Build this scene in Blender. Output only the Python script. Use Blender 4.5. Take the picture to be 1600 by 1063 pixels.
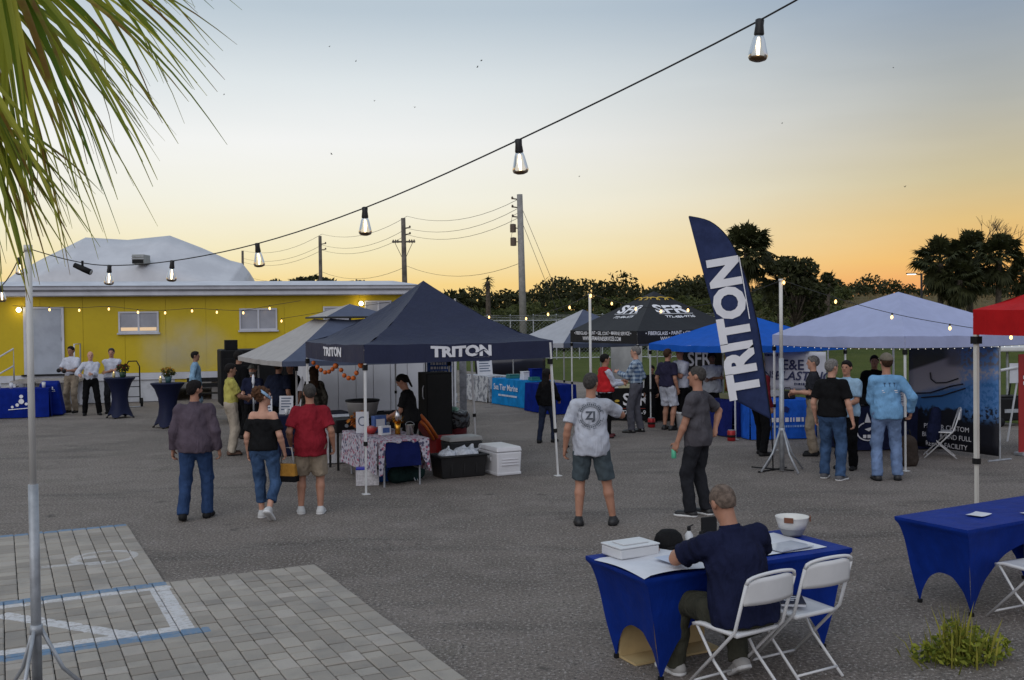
import bpy, math, random
import numpy as np
from mathutils import Vector, Matrix
from mathutils.bvhtree import BVHTree

S = bpy.context.scene
for o in list(bpy.data.objects): bpy.data.objects.remove(o)
COL = S.collection
RNG = random.Random(7)
R_ = math.radians

# ------------------------------------------------------------------ camera
F_PX, CX, CY, HCAM = 1590.0, 800.0, 531.5, 2.45
PITCH, ROLL = math.atan(31.5 / 1590.0), R_(0.7)
_F = Vector((0, math.cos(PITCH), -math.sin(PITCH)))
_U0 = Vector((0, math.sin(PITCH), math.cos(PITCH)))
_X = Vector((1, 0, 0))
_R = _X * math.cos(ROLL) - _U0 * math.sin(ROLL)
_U = _U0 * math.cos(ROLL) + _X * math.sin(ROLL)
cam = bpy.data.cameras.new('camera')
cam.sensor_width = 36.0
cam.lens = 36.0 * F_PX / 1600.0
cam.clip_start = 0.05
cam.clip_end = 6000
camo = bpy.data.objects.new('camera', cam)
COL.objects.link(camo)
m = Matrix.Identity(4)
for i in range(3):
    m[i][0] = _R[i]; m[i][1] = _U[i]; m[i][2] = -_F[i]
m[2][3] = HCAM
camo.matrix_world = m
S.camera = camo

def ray(px, py):
    return _R * ((px - CX) / F_PX) + _U * ((CY - py) / F_PX) + _F
def G(px, py, h=0.0):                       # where the sight line meets height h
    d = ray(px, py); t = (h - HCAM) / d.z
    return Vector((d.x * t, d.y * t, h))
def P(px, py, depth):                       # point on the sight line at a given depth
    d = ray(px, py); t = depth / d.y
    return Vector((d.x * t, depth, HCAM + d.z * t))

# ------------------------------------------------------------------ sky, front fill light, exposure
def lin(c):
    c = c / 255.0
    return c / 12.92 if c <= 0.04045 else ((c + 0.055) / 1.055) ** 2.4
def rgb(r, g, b): return (lin(r), lin(g), lin(b), 1.0)

world = bpy.data.worlds.new('World'); S.world = world; world.use_nodes = True
nt = world.node_tree; nt.nodes.clear()
def wn(t): return nt.nodes.new(t)
tc = wn('ShaderNodeTexCoord'); sep = wn('ShaderNodeSeparateXYZ')
nt.links.new(tc.outputs['Generated'], sep.inputs[0])
def wmath(op, a, b=None, clamp=False):
    n = wn('ShaderNodeMath'); n.operation = op; n.use_clamp = clamp
    for i, x in enumerate((a, b)):
        if x is None: continue
        if isinstance(x, (int, float)): n.inputs[i].default_value = x
        else: nt.links.new(x, n.inputs[i])
    return n.outputs[0]
def wramp(stops):
    n = wn('ShaderNodeValToRGB'); cr = n.color_ramp
    while len(cr.elements) < len(stops): cr.elements.new(0.5)
    for e, (p, c) in zip(cr.elements, stops):
        e.position = p; e.color = rgb(*c)
    cr.interpolation = 'EASE' if False else 'LINEAR'
    return n
ZMAX = 1.0
zel = wmath('MAXIMUM', sep.outputs['Z'], 0.0)
zs = wmath('POWER', zel, 0.5)               # more room for stops near the horizon
def st(z): return z ** 0.5
glow = wramp([(0, (248, 196, 104)), (st(.035), (247, 215, 142)), (st(.065), (244, 231, 187)),
              (st(.12), (243, 241, 227)), (st(.17), (242, 243, 241)), (st(.225), (223, 230, 233)),
              (st(.288), (187, 201, 212)), (st(.5), (180, 194, 208)), (1, (178, 193, 209))])
side = wramp([(0, (228, 134, 92)), (st(.028), (242, 162, 98)), (st(.05), (241, 184, 104)),
              (st(.085), (226, 192, 128)), (st(.122), (204, 190, 151)), (st(.19), (172, 174, 168)),
              (st(.288), (139, 157, 178)), (st(.5), (160, 177, 196)), (1, (178, 193, 209))])
back = wramp([(0, (176, 168, 178)), (st(.1), (188, 182, 192)), (st(.3), (184, 191, 206)), (1, (178, 193, 209))])
for n in (glow, side, back): nt.links.new(zs, n.inputs[0])
GAZ = R_(-19)                               # azimuth of the afterglow, left of the view axis
hl = wmath('SQRT', wmath('ADD', wmath('MULTIPLY', sep.outputs['X'], sep.outputs['X']),
                         wmath('MULTIPLY', sep.outputs['Y'], sep.outputs['Y'])))
dot = wmath('DIVIDE', wmath('ADD', wmath('MULTIPLY', sep.outputs['X'], math.sin(GAZ)),
                            wmath('MULTIPLY', sep.outputs['Y'], math.cos(GAZ))), wmath('MAXIMUM', hl, 1e-4))
def wsmooth(x, lo, hi):
    n = wn('ShaderNodeMapRange'); n.interpolation_type = 'SMOOTHSTEP'
    nt.links.new(x, n.inputs[0]); n.inputs[1].default_value = lo; n.inputs[2].default_value = hi
    return n.outputs[0]
def wmix(f, a, b):
    n = wn('ShaderNodeMix'); n.data_type = 'RGBA'
    nt.links.new(f, n.inputs['Factor']); nt.links.new(a, n.inputs['A']); nt.links.new(b, n.inputs['B'])
    return n.outputs['Result']
c1 = wmix(wsmooth(dot, 0.70, 1.0), side.outputs[0], glow.outputs[0])
c2 = wmix(wsmooth(dot, -0.4, 0.55), back.outputs[0], c1)
# thin high cloud breaks the clean gradient up a little
wmap = wn('ShaderNodeMapping'); wmap.inputs['Scale'].default_value = (1.2, 1.2, 7.0)
nt.links.new(tc.outputs['Generated'], wmap.inputs[0])
wno = wn('ShaderNodeTexNoise'); wno.inputs['Scale'].default_value = 2.2; wno.inputs['Detail'].default_value = 4
nt.links.new(wmap.outputs[0], wno.inputs['Vector'])
cl = wsmooth(wno.outputs['Fac'], 0.35, 0.75)
wcl = wn('ShaderNodeMix'); wcl.data_type = 'RGBA'; wcl.blend_type = 'SOFT_LIGHT'
nt.links.new(wmath('MULTIPLY', cl, 0.20), wcl.inputs['Factor']); nt.links.new(c2, wcl.inputs['A'])
wcl.inputs['B'].default_value = (1, .97, .94, 1)
bg = wn('ShaderNodeBackground'); bg.inputs['Strength'].default_value = 1.0
nt.links.new(wcl.outputs['Result'], bg.inputs['Color'])
wo = wn('ShaderNodeOutputWorld'); nt.links.new(bg.outputs[0], wo.inputs['Surface'])

sun = bpy.data.lights.new('sun', 'SUN'); sun.energy = 1.05; sun.angle = R_(70); sun.color = (1.0, .97, .93)  # added soft fill from behind the camera; the real sun is down
front_fillo = bpy.data.objects.new('sun', sun); COL.objects.link(front_fillo)
front_fillo.rotation_euler = Vector((0.45, 1.0, -0.75)).to_track_quat('-Z', 'Y').to_euler()

S.view_settings.view_transform = 'Standard'; S.view_settings.look = 'None'
S.view_settings.gamma = 1.0; S.view_settings.use_curve_mapping = False
S.view_settings.exposure = 0.0
S.render.engine = 'CYCLES'

# ------------------------------------------------------------------ materials
MATS = {}
class NT:
    def __init__(s, name):
        s.m = bpy.data.materials.new(name); s.m.use_nodes = True; s.t = s.m.node_tree; s.t.nodes.clear()
        s.out = s.n('ShaderNodeOutputMaterial')
    def n(s, t, **k):
        x = s.t.nodes.new(t)
        for a, b in k.items(): setattr(x, a, b)
        return x
    def l(s, a, b): s.t.links.new(a, b)
    def set(s, sock, v):
        if hasattr(v, 'is_linked') or isinstance(v, bpy.types.NodeSocket): s.l(v, sock)
        else: sock.default_value = v
    def math(s, op, a, b=None, clamp=False):
        x = s.n('ShaderNodeMath', operation=op, use_clamp=clamp)
        s.set(x.inputs[0], a)
        if b is not None: s.set(x.inputs[1], b)
        return x.outputs[0]
    def mix(s, f, a, b, blend='MIX'):
        x = s.n('ShaderNodeMix', data_type='RGBA', blend_type=blend)
        s.set(x.inputs['Factor'], f); s.set(x.inputs['A'], a); s.set(x.inputs['B'], b)
        return x.outputs['Result']
    def noise(s, vec, scale, detail=3, rough=.55):
        x = s.n('ShaderNodeTexNoise'); x.inputs['Scale'].default_value = scale
        x.inputs['Detail'].default_value = detail; x.inputs['Roughness'].default_value = rough
        if vec is not None: s.l(vec, x.inputs['Vector'])
        return x.outputs['Fac']
    def ss(s, x, lo, hi, a=0.0, b=1.0):
        r = s.n('ShaderNodeMapRange', interpolation_type='SMOOTHSTEP'); s.set(r.inputs[0], x)
        r.inputs[1].default_value = lo; r.inputs[2].default_value = hi
        r.inputs[3].default_value = a; r.inputs[4].default_value = b
        return r.outputs[0]
    def bump(s, h, strength, dist):
        x = s.n('ShaderNodeBump'); x.inputs['Strength'].default_value = strength
        x.inputs['Distance'].default_value = dist; s.l(h, x.inputs['Height'])
        return x.outputs[0]
    def pbsdf(s, color, rough=.6, normal=None, **k):
        b = s.n('ShaderNodeBsdfPrincipled')
        s.set(b.inputs['Base Color'], color); s.set(b.inputs['Roughness'], rough)
        for a, v in k.items(): s.set(b.inputs[a.replace('_', ' ')], v)
        if normal is not None: s.l(normal, b.inputs['Normal'])
        s.l(b.outputs[0], s.out.inputs['Surface'])
        return b

def mat(name, c, rough=.7, var=.10, vscale=3.0, bump=0.0, bscale=40.0, bdist=.004, metal=0.0, spec=.4,
        folds=0.0, translucent=0.0, sheen=0.0, dirt=0.0):
    """plain surface with colour variation, optional grain, cloth folds and grime"""
    if name in MATS: return MATS[name]
    s = NT(name); c = (*c[:3], 1.0)
    tcn = s.n('ShaderNodeTexCoord'); vec = tcn.outputs['Object']
    n1 = s.noise(vec, vscale, 4)
    dark = tuple(x * (1 - var * 1.6) for x in c[:3]) + (1,); lite = tuple(min(1, x * (1 + var)) for x in c[:3]) + (1,)
    col = s.mix(s.ss(n1, .3, .7), dark, lite)
    if dirt:
        n3 = s.noise(vec, vscale * 2.3, 6, .7)
        col = s.mix(s.math('MULTIPLY', s.ss(n3, .5, .75), dirt), col, (.09, .08, .07, 1))
    h = None
    if folds:
        mp = s.n('ShaderNodeMapping'); mp.inputs['Scale'].default_value = (9, 9, 3.2); s.l(vec, mp.inputs[0])
        wp = s.n('ShaderNodeTexNoise'); wp.inputs['Scale'].default_value = 3.0; s.l(vec, wp.inputs['Vector'])
        va = s.n('ShaderNodeVectorMath', operation='MULTIPLY_ADD'); s.l(wp.outputs['Color'], va.inputs[0]); va.inputs[1].default_value = (1.6, 1.6, 1.6); s.l(mp.outputs[0], va.inputs[2])
        h1 = s.math('ADD', s.noise(va.outputs[0], 1.0, 3, .5), s.math('MULTIPLY', s.noise(va.outputs[0], 3.1, 2, .5), .35))
        nrm = s.bump(h1, folds, .07)
    else: nrm = None
    if bump:
        b = s.n('ShaderNodeBump'); b.inputs['Strength'].default_value = bump; b.inputs['Distance'].default_value = bdist
        s.l(s.noise(vec, bscale, 3), b.inputs['Height'])
        if nrm is not None: s.l(nrm, b.inputs['Normal'])
        nrm = b.outputs[0]
    bs = s.pbsdf(col, rough, nrm, Metallic=metal, Specular_IOR_Level=spec, Sheen_Weight=sheen)
    if translucent:
        tr = s.n('ShaderNodeBsdfTranslucent'); s.l(col, tr.inputs['Color'])
        mx = s.n('ShaderNodeMixShader'); mx.inputs[0].default_value = translucent
        s.l(bs.outputs[0], mx.inputs[1]); s.l(tr.outputs[0], mx.inputs[2]); s.l(mx.outputs[0], s.out.inputs['Surface'])
    MATS[name] = s.m
    return s.m
def emit(name, c, strength):
    if name in MATS: return MATS[name]
    s = NT(name); e = s.n('ShaderNodeEmission'); e.inputs[0].default_value = (*c[:3], 1); e.inputs[1].default_value = strength
    s.l(e.outputs[0], s.out.inputs['Surface']); MATS[name] = s.m
    return s.m
def cloth(name, c, **k):
    d = dict(rough=.9, var=.12, vscale=5, bump=.25, bscale=160, bdist=.002, folds=.6, spec=.08)
    d.update(k); return mat(name, c, **d)

# ------------------------------------------------------------------ mesh helpers
def fast_mesh(name, v, f, smooth=True):
    me = bpy.data.meshes.new(name)
    v = np.asarray(v, dtype=np.float32).reshape(-1, 3)
    if isinstance(f, np.ndarray) and f.ndim == 2:
        k = f.shape[1]; flat = f.astype(np.int32).ravel(); tot = np.full(len(f), k, np.int32)
    else:
        tot = np.array([len(x) for x in f], np.int32); flat = np.array([i for x in f for i in x], np.int32)
    me.vertices.add(len(v)); me.vertices.foreach_set('co', v.ravel())
    me.loops.add(len(flat)); me.loops.foreach_set('vertex_index', flat)
    me.polygons.add(len(tot))
    st_ = np.zeros(len(tot), np.int32); st_[1:] = np.cumsum(tot)[:-1]
    me.polygons.foreach_set('loop_start', st_)
    me.polygons.foreach_set('use_smooth', np.full(len(tot), bool(smooth)))
    me.update(calc_edges=True); me.validate()
    return me
def obj(name, me, material, parent=None):
    o = bpy.data.objects.new(name, me); COL.objects.link(o)
    if material is not None and me is not None and len(me.materials) == 0: me.materials.append(material)
    if parent is not None: o.parent = parent
    return o
def tag(o, label=None, cat=None, group=None, kind=None):
    for k, v in (('label', label), ('category', cat), ('group', group), ('kind', kind)):
        if v: o[k] = v
    return o
def thing(name, label, cat, loc=(0, 0, 0), rz=0.0, group=None):
    o = bpy.data.objects.new(name, None); COL.objects.link(o); o.empty_display_size = .1
    o.location = loc; o.rotation_euler = (0, 0, rz)
    return tag(o, label, cat, group)
def copy_tree(o, parent=None):
    c = o.copy(); COL.objects.link(c)
    if parent is not None: c.parent = parent
    for ch in [x for x in bpy.data.objects if x.parent == o]: copy_tree(ch, c)
    return c

class MB:
    def __init__(s): s.v = []; s.f = []
    def add(s, vs, fs):
        b = len(s.v); s.v += [tuple(x) for x in vs]; s.f += [tuple(i + b for i in q) for q in fs]; return s
    def box(s, x0, x1, y0, y1, z0, z1):
        return s.add([(x0, y0, z0), (x1, y0, z0), (x1, y1, z0), (x0, y1, z0), (x0, y0, z1), (x1, y0, z1), (x1, y1, z1), (x0, y1, z1)],
                     [(0, 3, 2, 1), (4, 5, 6, 7), (0, 1, 5, 4), (1, 2, 6, 5), (2, 3, 7, 6), (3, 0, 4, 7)])
    def frustum(s, cx, cy, z0, z1, w0, d0, w1, d1):
        return s.add([(cx + i * w / 2, cy + j * d / 2, z) for z, w, d in ((z0, w0, d0), (z1, w1, d1)) for i, j in ((-1, -1), (1, -1), (1, 1), (-1, 1))],
                     [(0, 3, 2, 1), (4, 5, 6, 7), (0, 1, 5, 4), (1, 2, 6, 5), (2, 3, 7, 6), (3, 0, 4, 7)])
    def tube(s, pts, r, n=8, cap=True):
        pts = [Vector(p) for p in pts]; k = len(pts); rs = r if isinstance(r, (list, tuple)) else [r] * k
        b = len(s.v); ref = None
        for i, p in enumerate(pts):
            t = (pts[min(i + 1, k - 1)] - pts[max(i - 1, 0)]).normalized()
            if ref is None: ref = t.orthogonal().normalized()
            a = (ref - t * ref.dot(t)).normalized(); ref = a; c = t.cross(a)
            for j in range(n):
                an = 2 * math.pi * j / n
                s.v.append(tuple(p + (a * math.cos(an) + c * math.sin(an)) * rs[i]))
        for i in range(k - 1):
            for j in range(n):
                s.f.append((b + i * n + j, b + i * n + (j + 1) % n, b + (i + 1) * n + (j + 1) % n, b + (i + 1) * n + j))
        if cap:
            s.f.append(tuple(b + j for j in reversed(range(n)))); s.f.append(tuple(b + (k - 1) * n + j for j in range(n)))
        return s
    def lathe(s, prof, c=(0, 0, 0), n=16, sx=1, sy=1):
        b = len(s.v); k = len(prof)
        for r, z in prof:
            for j in range(n):
                a = 2 * math.pi * j / n; s.v.append((c[0] + r * math.cos(a) * sx, c[1] + r * math.sin(a) * sy, c[2] + z))
        for i in range(k - 1):
            for j in range(n): s.f.append((b + i * n + j, b + i * n + (j + 1) % n, b + (i + 1) * n + (j + 1) % n, b + (i + 1) * n + j))
        if prof[0][0] > 1e-5: s.f.append(tuple(b + j for j in reversed(range(n))))
        if prof[-1][0] > 1e-5: s.f.append(tuple(b + (k - 1) * n + j for j in range(n)))
        return s
    def sphere(s, c, r, n=10, m=6, sz=1.0):
        return s.lathe([(max(1e-6, r * math.sin(math.pi * i / m)), -r * sz * math.cos(math.pi * i / m)) for i in range(m + 1)], c, n)
    def grid(s, fn, nu, nv, flip=False):
        b = len(s.v)
        for i in range(nu + 1):
            for j in range(nv + 1): s.v.append(tuple(fn(i / nu, j / nv)))
        for i in range(nu):
            for j in range(nv):
                q = (b + i * (nv + 1) + j, b + (i + 1) * (nv + 1) + j, b + (i + 1) * (nv + 1) + j + 1, b + i * (nv + 1) + j + 1)
                s.f.append(q[::-1] if flip else q)
        return s
    def prism(s, poly, axis_o, ax, ay, th):          # 2-d outline in the plane (ax, ay), thickness th
        o = Vector(axis_o); ax = Vector(ax); ay = Vector(ay); n = ax.cross(ay).normalized() * th; k = len(poly)
        vs = [o + ax * a + ay * b for a, b in poly]; vs += [v + n for v in vs]
        return s.add(vs, [tuple(reversed(range(k))), tuple(range(k, 2 * k))] + [(i, (i + 1) % k, k + (i + 1) % k, k + i) for i in range(k)])
    def build(s, name, material, parent=None, smooth=False, bevel=0.0, solid=0.0, seg=2, auto=None):
        o = obj(name, fast_mesh(name, s.v, s.f, smooth), material, parent)
        if solid:
            md = o.modifiers.new('solid', 'SOLIDIFY'); md.thickness = solid; md.offset = 0
        if bevel:
            md = o.modifiers.new('bevel', 'BEVEL'); md.width = bevel; md.segments = seg; md.limit_method = 'ANGLE'; md.angle_limit = R_(40)
        return o

def text_geo(body, size, bold=0.0, shear=0.0, space=1.0, align='CENTER', sx=1.0):
    cu = bpy.data.curves.new('lettering', 'FONT'); cu.body = body; cu.size = size; cu.align_x = align; cu.align_y = 'CENTER'
    cu.offset = bold * size; cu.shear = shear; cu.space_character = space; cu.resolution_u = 3
    o = bpy.data.objects.new('lettering', cu); COL.objects.link(o)
    dg = bpy.context.evaluated_depsgraph_get(); e = o.evaluated_get(dg); me = e.to_mesh()
    v = np.zeros(len(me.vertices) * 3, np.float32); me.vertices.foreach_get('co', v); v = v.reshape(-1, 3).copy(); v[:, 0] *= sx
    f = [tuple(p.vertices) for p in me.polygons]
    e.to_mesh_clear(); bpy.data.objects.remove(o); bpy.data.curves.remove(cu)
    return v, f
def lay(v, f, origin, ax, ay, material, parent, name='lettering', off=.004):
    """flat print laid on a plane spanned by ax, ay"""
    o = Vector(origin); ax = Vector(ax).normalized(); ay = Vector(ay).normalized(); n = ax.cross(ay).normalized()
    vs = [o + ax * float(p[0]) + ay * float(p[1]) + n * off for p in v]
    return obj(name, fast_mesh(name, vs, f, False), material, parent)
def text(body, size, origin, ax, ay, material, parent, off=.004, **k):
    v, f = text_geo(body, size, **k)
    return lay(v, f, origin, ax, ay, material, parent, 'lettering', off)
def decal(v, f, origin, ax, ay, target, material, off=.013, name='print'):
    """print pressed on to a curved surface: every corner is dropped on to the target mesh"""
    me = target.data; n = len(me.vertices); c = np.zeros(n * 3, np.float32); me.vertices.foreach_get('co', c)
    bv = BVHTree.FromPolygons([Vector(x) for x in c.reshape(-1, 3)], [tuple(p.vertices) for p in me.polygons])
    o = Vector(origin); ax = Vector(ax).normalized(); ay = Vector(ay).normalized(); nn = ax.cross(ay).normalized()
    out = []
    for p in v:
        q = o + ax * float(p[0]) + ay * float(p[1]) + nn * .5
        h = bv.ray_cast(q, -nn, 1.2)
        out.append((h[0] if h[0] is not None else o + ax * float(p[0]) + ay * float(p[1])) + nn * off)
    return obj(name, fast_mesh(name, out, f, False), material, target)

U2 = Vector((0.893, 0.450, 0)).normalized(); W2 = Vector((-U2.y, U2.x, 0)); ANG = math.atan2(U2.y, U2.x)
ZV = Vector((0, 0, 1))
WHITE_PRINT = mat('white print', (.72, .72, .76), .6, .04)
# ------------------------------------------------------------------ soft-body modelling (smooth union of limbs, surface nets)
class Field:
    def __init__(s, lo, hi, vox):
        s.lo = np.array(lo, np.float32); s.vox = vox
        s.n = np.ceil((np.array(hi) - s.lo) / vox).astype(int) + 2
        s.F = np.full(s.n, 9.0, np.float32)
        s.ax = [s.lo[i] + vox * np.arange(s.n[i], dtype=np.float32) for i in range(3)]
    def _sub(s, lo, hi):
        a = np.maximum(np.floor((np.array(lo) - s.lo) / s.vox).astype(int), 0)
        b = np.minimum(np.ceil((np.array(hi) - s.lo) / s.vox).astype(int) + 1, s.n)
        if (b <= a).any(): return None
        return tuple(slice(a[i], b[i]) for i in range(3))
    def put(s, kind, args, k, clips=()):
        if kind == 'c':                                  # tapered capsule, squeezed along one direction
            a, b, ra, rb, fl = args; a = np.array(a, np.float32); b = np.array(b, np.float32)
            r = max(ra, rb) + k + 2 * s.vox; lo = np.minimum(a, b) - r; hi = np.maximum(a, b) + r
        else:
            c, rad, Rm = args; c = np.array(c, np.float32); r = max(rad) + k + 2 * s.vox; lo = c - r; hi = c + r
        sl = s._sub(lo, hi)
        if sl is None: return
        X = s.ax[0][sl[0]][:, None, None]; Y = s.ax[1][sl[1]][None, :, None]; Z = s.ax[2][sl[2]][None, None, :]
        if kind == 'c':
            fx, fy = fl
            sc = np.array([1 / fx, 1 / fy, 1], np.float32)
            A = a * sc; D = b * sc - A; L2 = float((D * D).sum()) + 1e-9
            px, py, pz = X * sc[0] - A[0], Y * sc[1] - A[1], Z - A[2]
            t = np.clip((px * D[0] + py * D[1] + pz * D[2]) / L2, 0, 1)
            d = np.sqrt((px - t * D[0]) ** 2 + (py - t * D[1]) ** 2 + (pz - t * D[2]) ** 2) - (ra + (rb - ra) * t)
            d = d * min(fx, fy, 1.0) ** .5
        else:
            px, py, pz = X - c[0], Y - c[1], Z - c[2]
            if Rm is not None:
                Q = np.array(Rm, np.float32)
                px, py, pz = (Q[0, 0] * px + Q[1, 0] * py + Q[2, 0] * pz, Q[0, 1] * px + Q[1, 1] * py + Q[2, 1] * pz, Q[0, 2] * px + Q[1, 2] * py + Q[2, 2] * pz)
            q = np.sqrt((px / rad[0]) ** 2 + (py / rad[1]) ** 2 + (pz / rad[2]) ** 2)
            d = (q - 1) * min(rad)
        for (pt, nn) in clips:
            d = np.maximum(d, (X - pt[0]) * nn[0] + (Y - pt[1]) * nn[1] + (Z - pt[2]) * nn[2])
        f = s.F[sl]
        if k > 0:
            h = np.maximum(k - np.abs(f - d), 0) / k
            s.F[sl] = np.minimum(f, d) - h * h * k * .25
        else: s.F[sl] = np.minimum(f, d)
    def clip(s, pt, nn):
        X = s.ax[0][:, None, None]; Y = s.ax[1][None, :, None]; Z = s.ax[2][None, None, :]
        s.F = np.maximum(s.F, (X - pt[0]) * nn[0] + (Y - pt[1]) * nn[1] + (Z - pt[2]) * nn[2])
    def wrinkle(s, amp, freq, seed):
        X = s.ax[0][:, None, None]; Y = s.ax[1][None, :, None]; Z = s.ax[2][None, None, :]
        rr = random.Random(seed); w = 0
        for i in range(4):
            a, b, c, p = rr.uniform(-1, 1), rr.uniform(-1, 1), rr.uniform(-.9, .9), rr.uniform(0, 6)
            w = w + np.sin((X * a + Y * b + Z * c) * freq * (1 + .5 * i) + p + 1.5 * np.sin(Z * freq * .4 + p))
        for i in range(3):
            a, b, c, p = rr.uniform(-1, 1), rr.uniform(-1, 1), rr.uniform(-1, 1), rr.uniform(0, 6)
            w = w + .45 * np.sin((X * a + Y * b + Z * c) * freq * 2.6 + p + 2.0 * np.sin((Z + X) * freq * .7 + p))
        s.F = s.F + (w * amp / 4).astype(np.float32)
    def mesh(s):
        F = s.F; sg = F < 0
        n0, n1, n2 = F.shape
        cnt = np.zeros((n0 - 1, n1 - 1, n2 - 1), np.int8)
        for i in (0, 1):
            for j in (0, 1):
                for k in (0, 1): cnt += sg[i:n0 - 1 + i, j:n1 - 1 + j, k:n2 - 1 + k]
        act = (cnt > 0) & (cnt < 8); idx = np.argwhere(act)
        if len(idx) == 0: return np.zeros((0, 3)), np.zeros((0, 4), int)
        ID = np.full(act.shape, -1, np.int32); ID[act] = np.arange(len(idx))
        acc = np.zeros((len(idx), 3), np.float32); num = np.zeros(len(idx), np.float32)
        C = [(i, j, k) for i in (0, 1) for j in (0, 1) for k in (0, 1)]
        for a in C:
            for ax in range(3):
                if a[ax]: continue
                b = list(a); b[ax] = 1
                fa = F[idx[:, 0] + a[0], idx[:, 1] + a[1], idx[:, 2] + a[2]]; fb = F[idx[:, 0] + b[0], idx[:, 1] + b[1], idx[:, 2] + b[2]]
                cr = (fa < 0) != (fb < 0); t = np.where(cr, fa / np.where(cr, fa - fb, 1), 0)
                p = np.zeros((len(idx), 3), np.float32) + np.array(a, np.float32); p[:, ax] = t
                acc += p * cr[:, None]; num += cr
        V = (acc / num[:, None] + idx) * s.vox + s.lo
        quads = []
        for ax in range(3):
            u, v = (ax + 1) % 3, (ax + 2) % 3
            sl0 = [slice(None)] * 3; sl1 = [slice(None)] * 3; sl0[ax] = slice(0, -1); sl1[ax] = slice(1, None)
            A = sg[tuple(sl0)]; B = sg[tuple(sl1)]
            e = np.argwhere(A != B)
            e = e[(e[:, u] > 0) & (e[:, v] > 0) & (e[:, u] < F.shape[u] - 1) & (e[:, v] < F.shape[v] - 1)]
            if len(e) == 0: continue
            q = []
            for du, dv in ((-1, -1), (0, -1), (0, 0), (-1, 0)):
                c = e.copy(); c[:, u] += du; c[:, v] += dv; q.append(ID[c[:, 0], c[:, 1], c[:, 2]])
            q = np.stack(q, 1); ins = A[e[:, 0], e[:, 1], e[:, 2]]
            q[~ins] = q[~ins][:, ::-1]; quads.append(q)
        return V, np.concatenate(quads)

def ik(a, b, l1, l2, pole):
    a, b = Vector(a), Vector(b); d = b - a; L = d.length
    if L > (l1 + l2) * .998: b = a + d * ((l1 + l2) * .998 / L); d = b - a; L = d.length
    t = d / L; x = (L * L + l1 * l1 - l2 * l2) / (2 * L); h = math.sqrt(max(l1 * l1 - x * x, 0))
    p = Vector(pole); p = (p - t * p.dot(t))
    p = p.normalized() if p.length > 1e-5 else t.orthogonal().normalized()
    return a + t * x + p * h, b

SKIN = {k: mat('skin ' + k, c, .55, .08, 9, .15, 120, .002, spec=.35) for k, c in
        dict(fair=(.50, .27, .19), tan=(.38, .19, .125), olive=(.29, .15, .10), brown=(.12, .062, .042)).items()}
HAIR = {k: mat('hair ' + k, c, .8, .25, 40, .35, 140, .003, spec=.15) for k, c in
        dict(black=(.012, .010, .010), brown=(.045, .024, .014), grey=(.16, .15, .145), darkgrey=(.055, .05, .047), buzz=(.14, .105, .085), auburn=(.075, .035, .018)).items()}
EYE = mat('eye', (.02, .017, .015), .2, 0); LIP = mat('lips', (.27, .08, .07), .5, .05)
BLACKISH = mat('black rubber', (.010, .010, .011), .65, .1, spec=.2)
WHITE_RUB = mat('white rubber', (.62, .62, .62), .6, .08)

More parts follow.
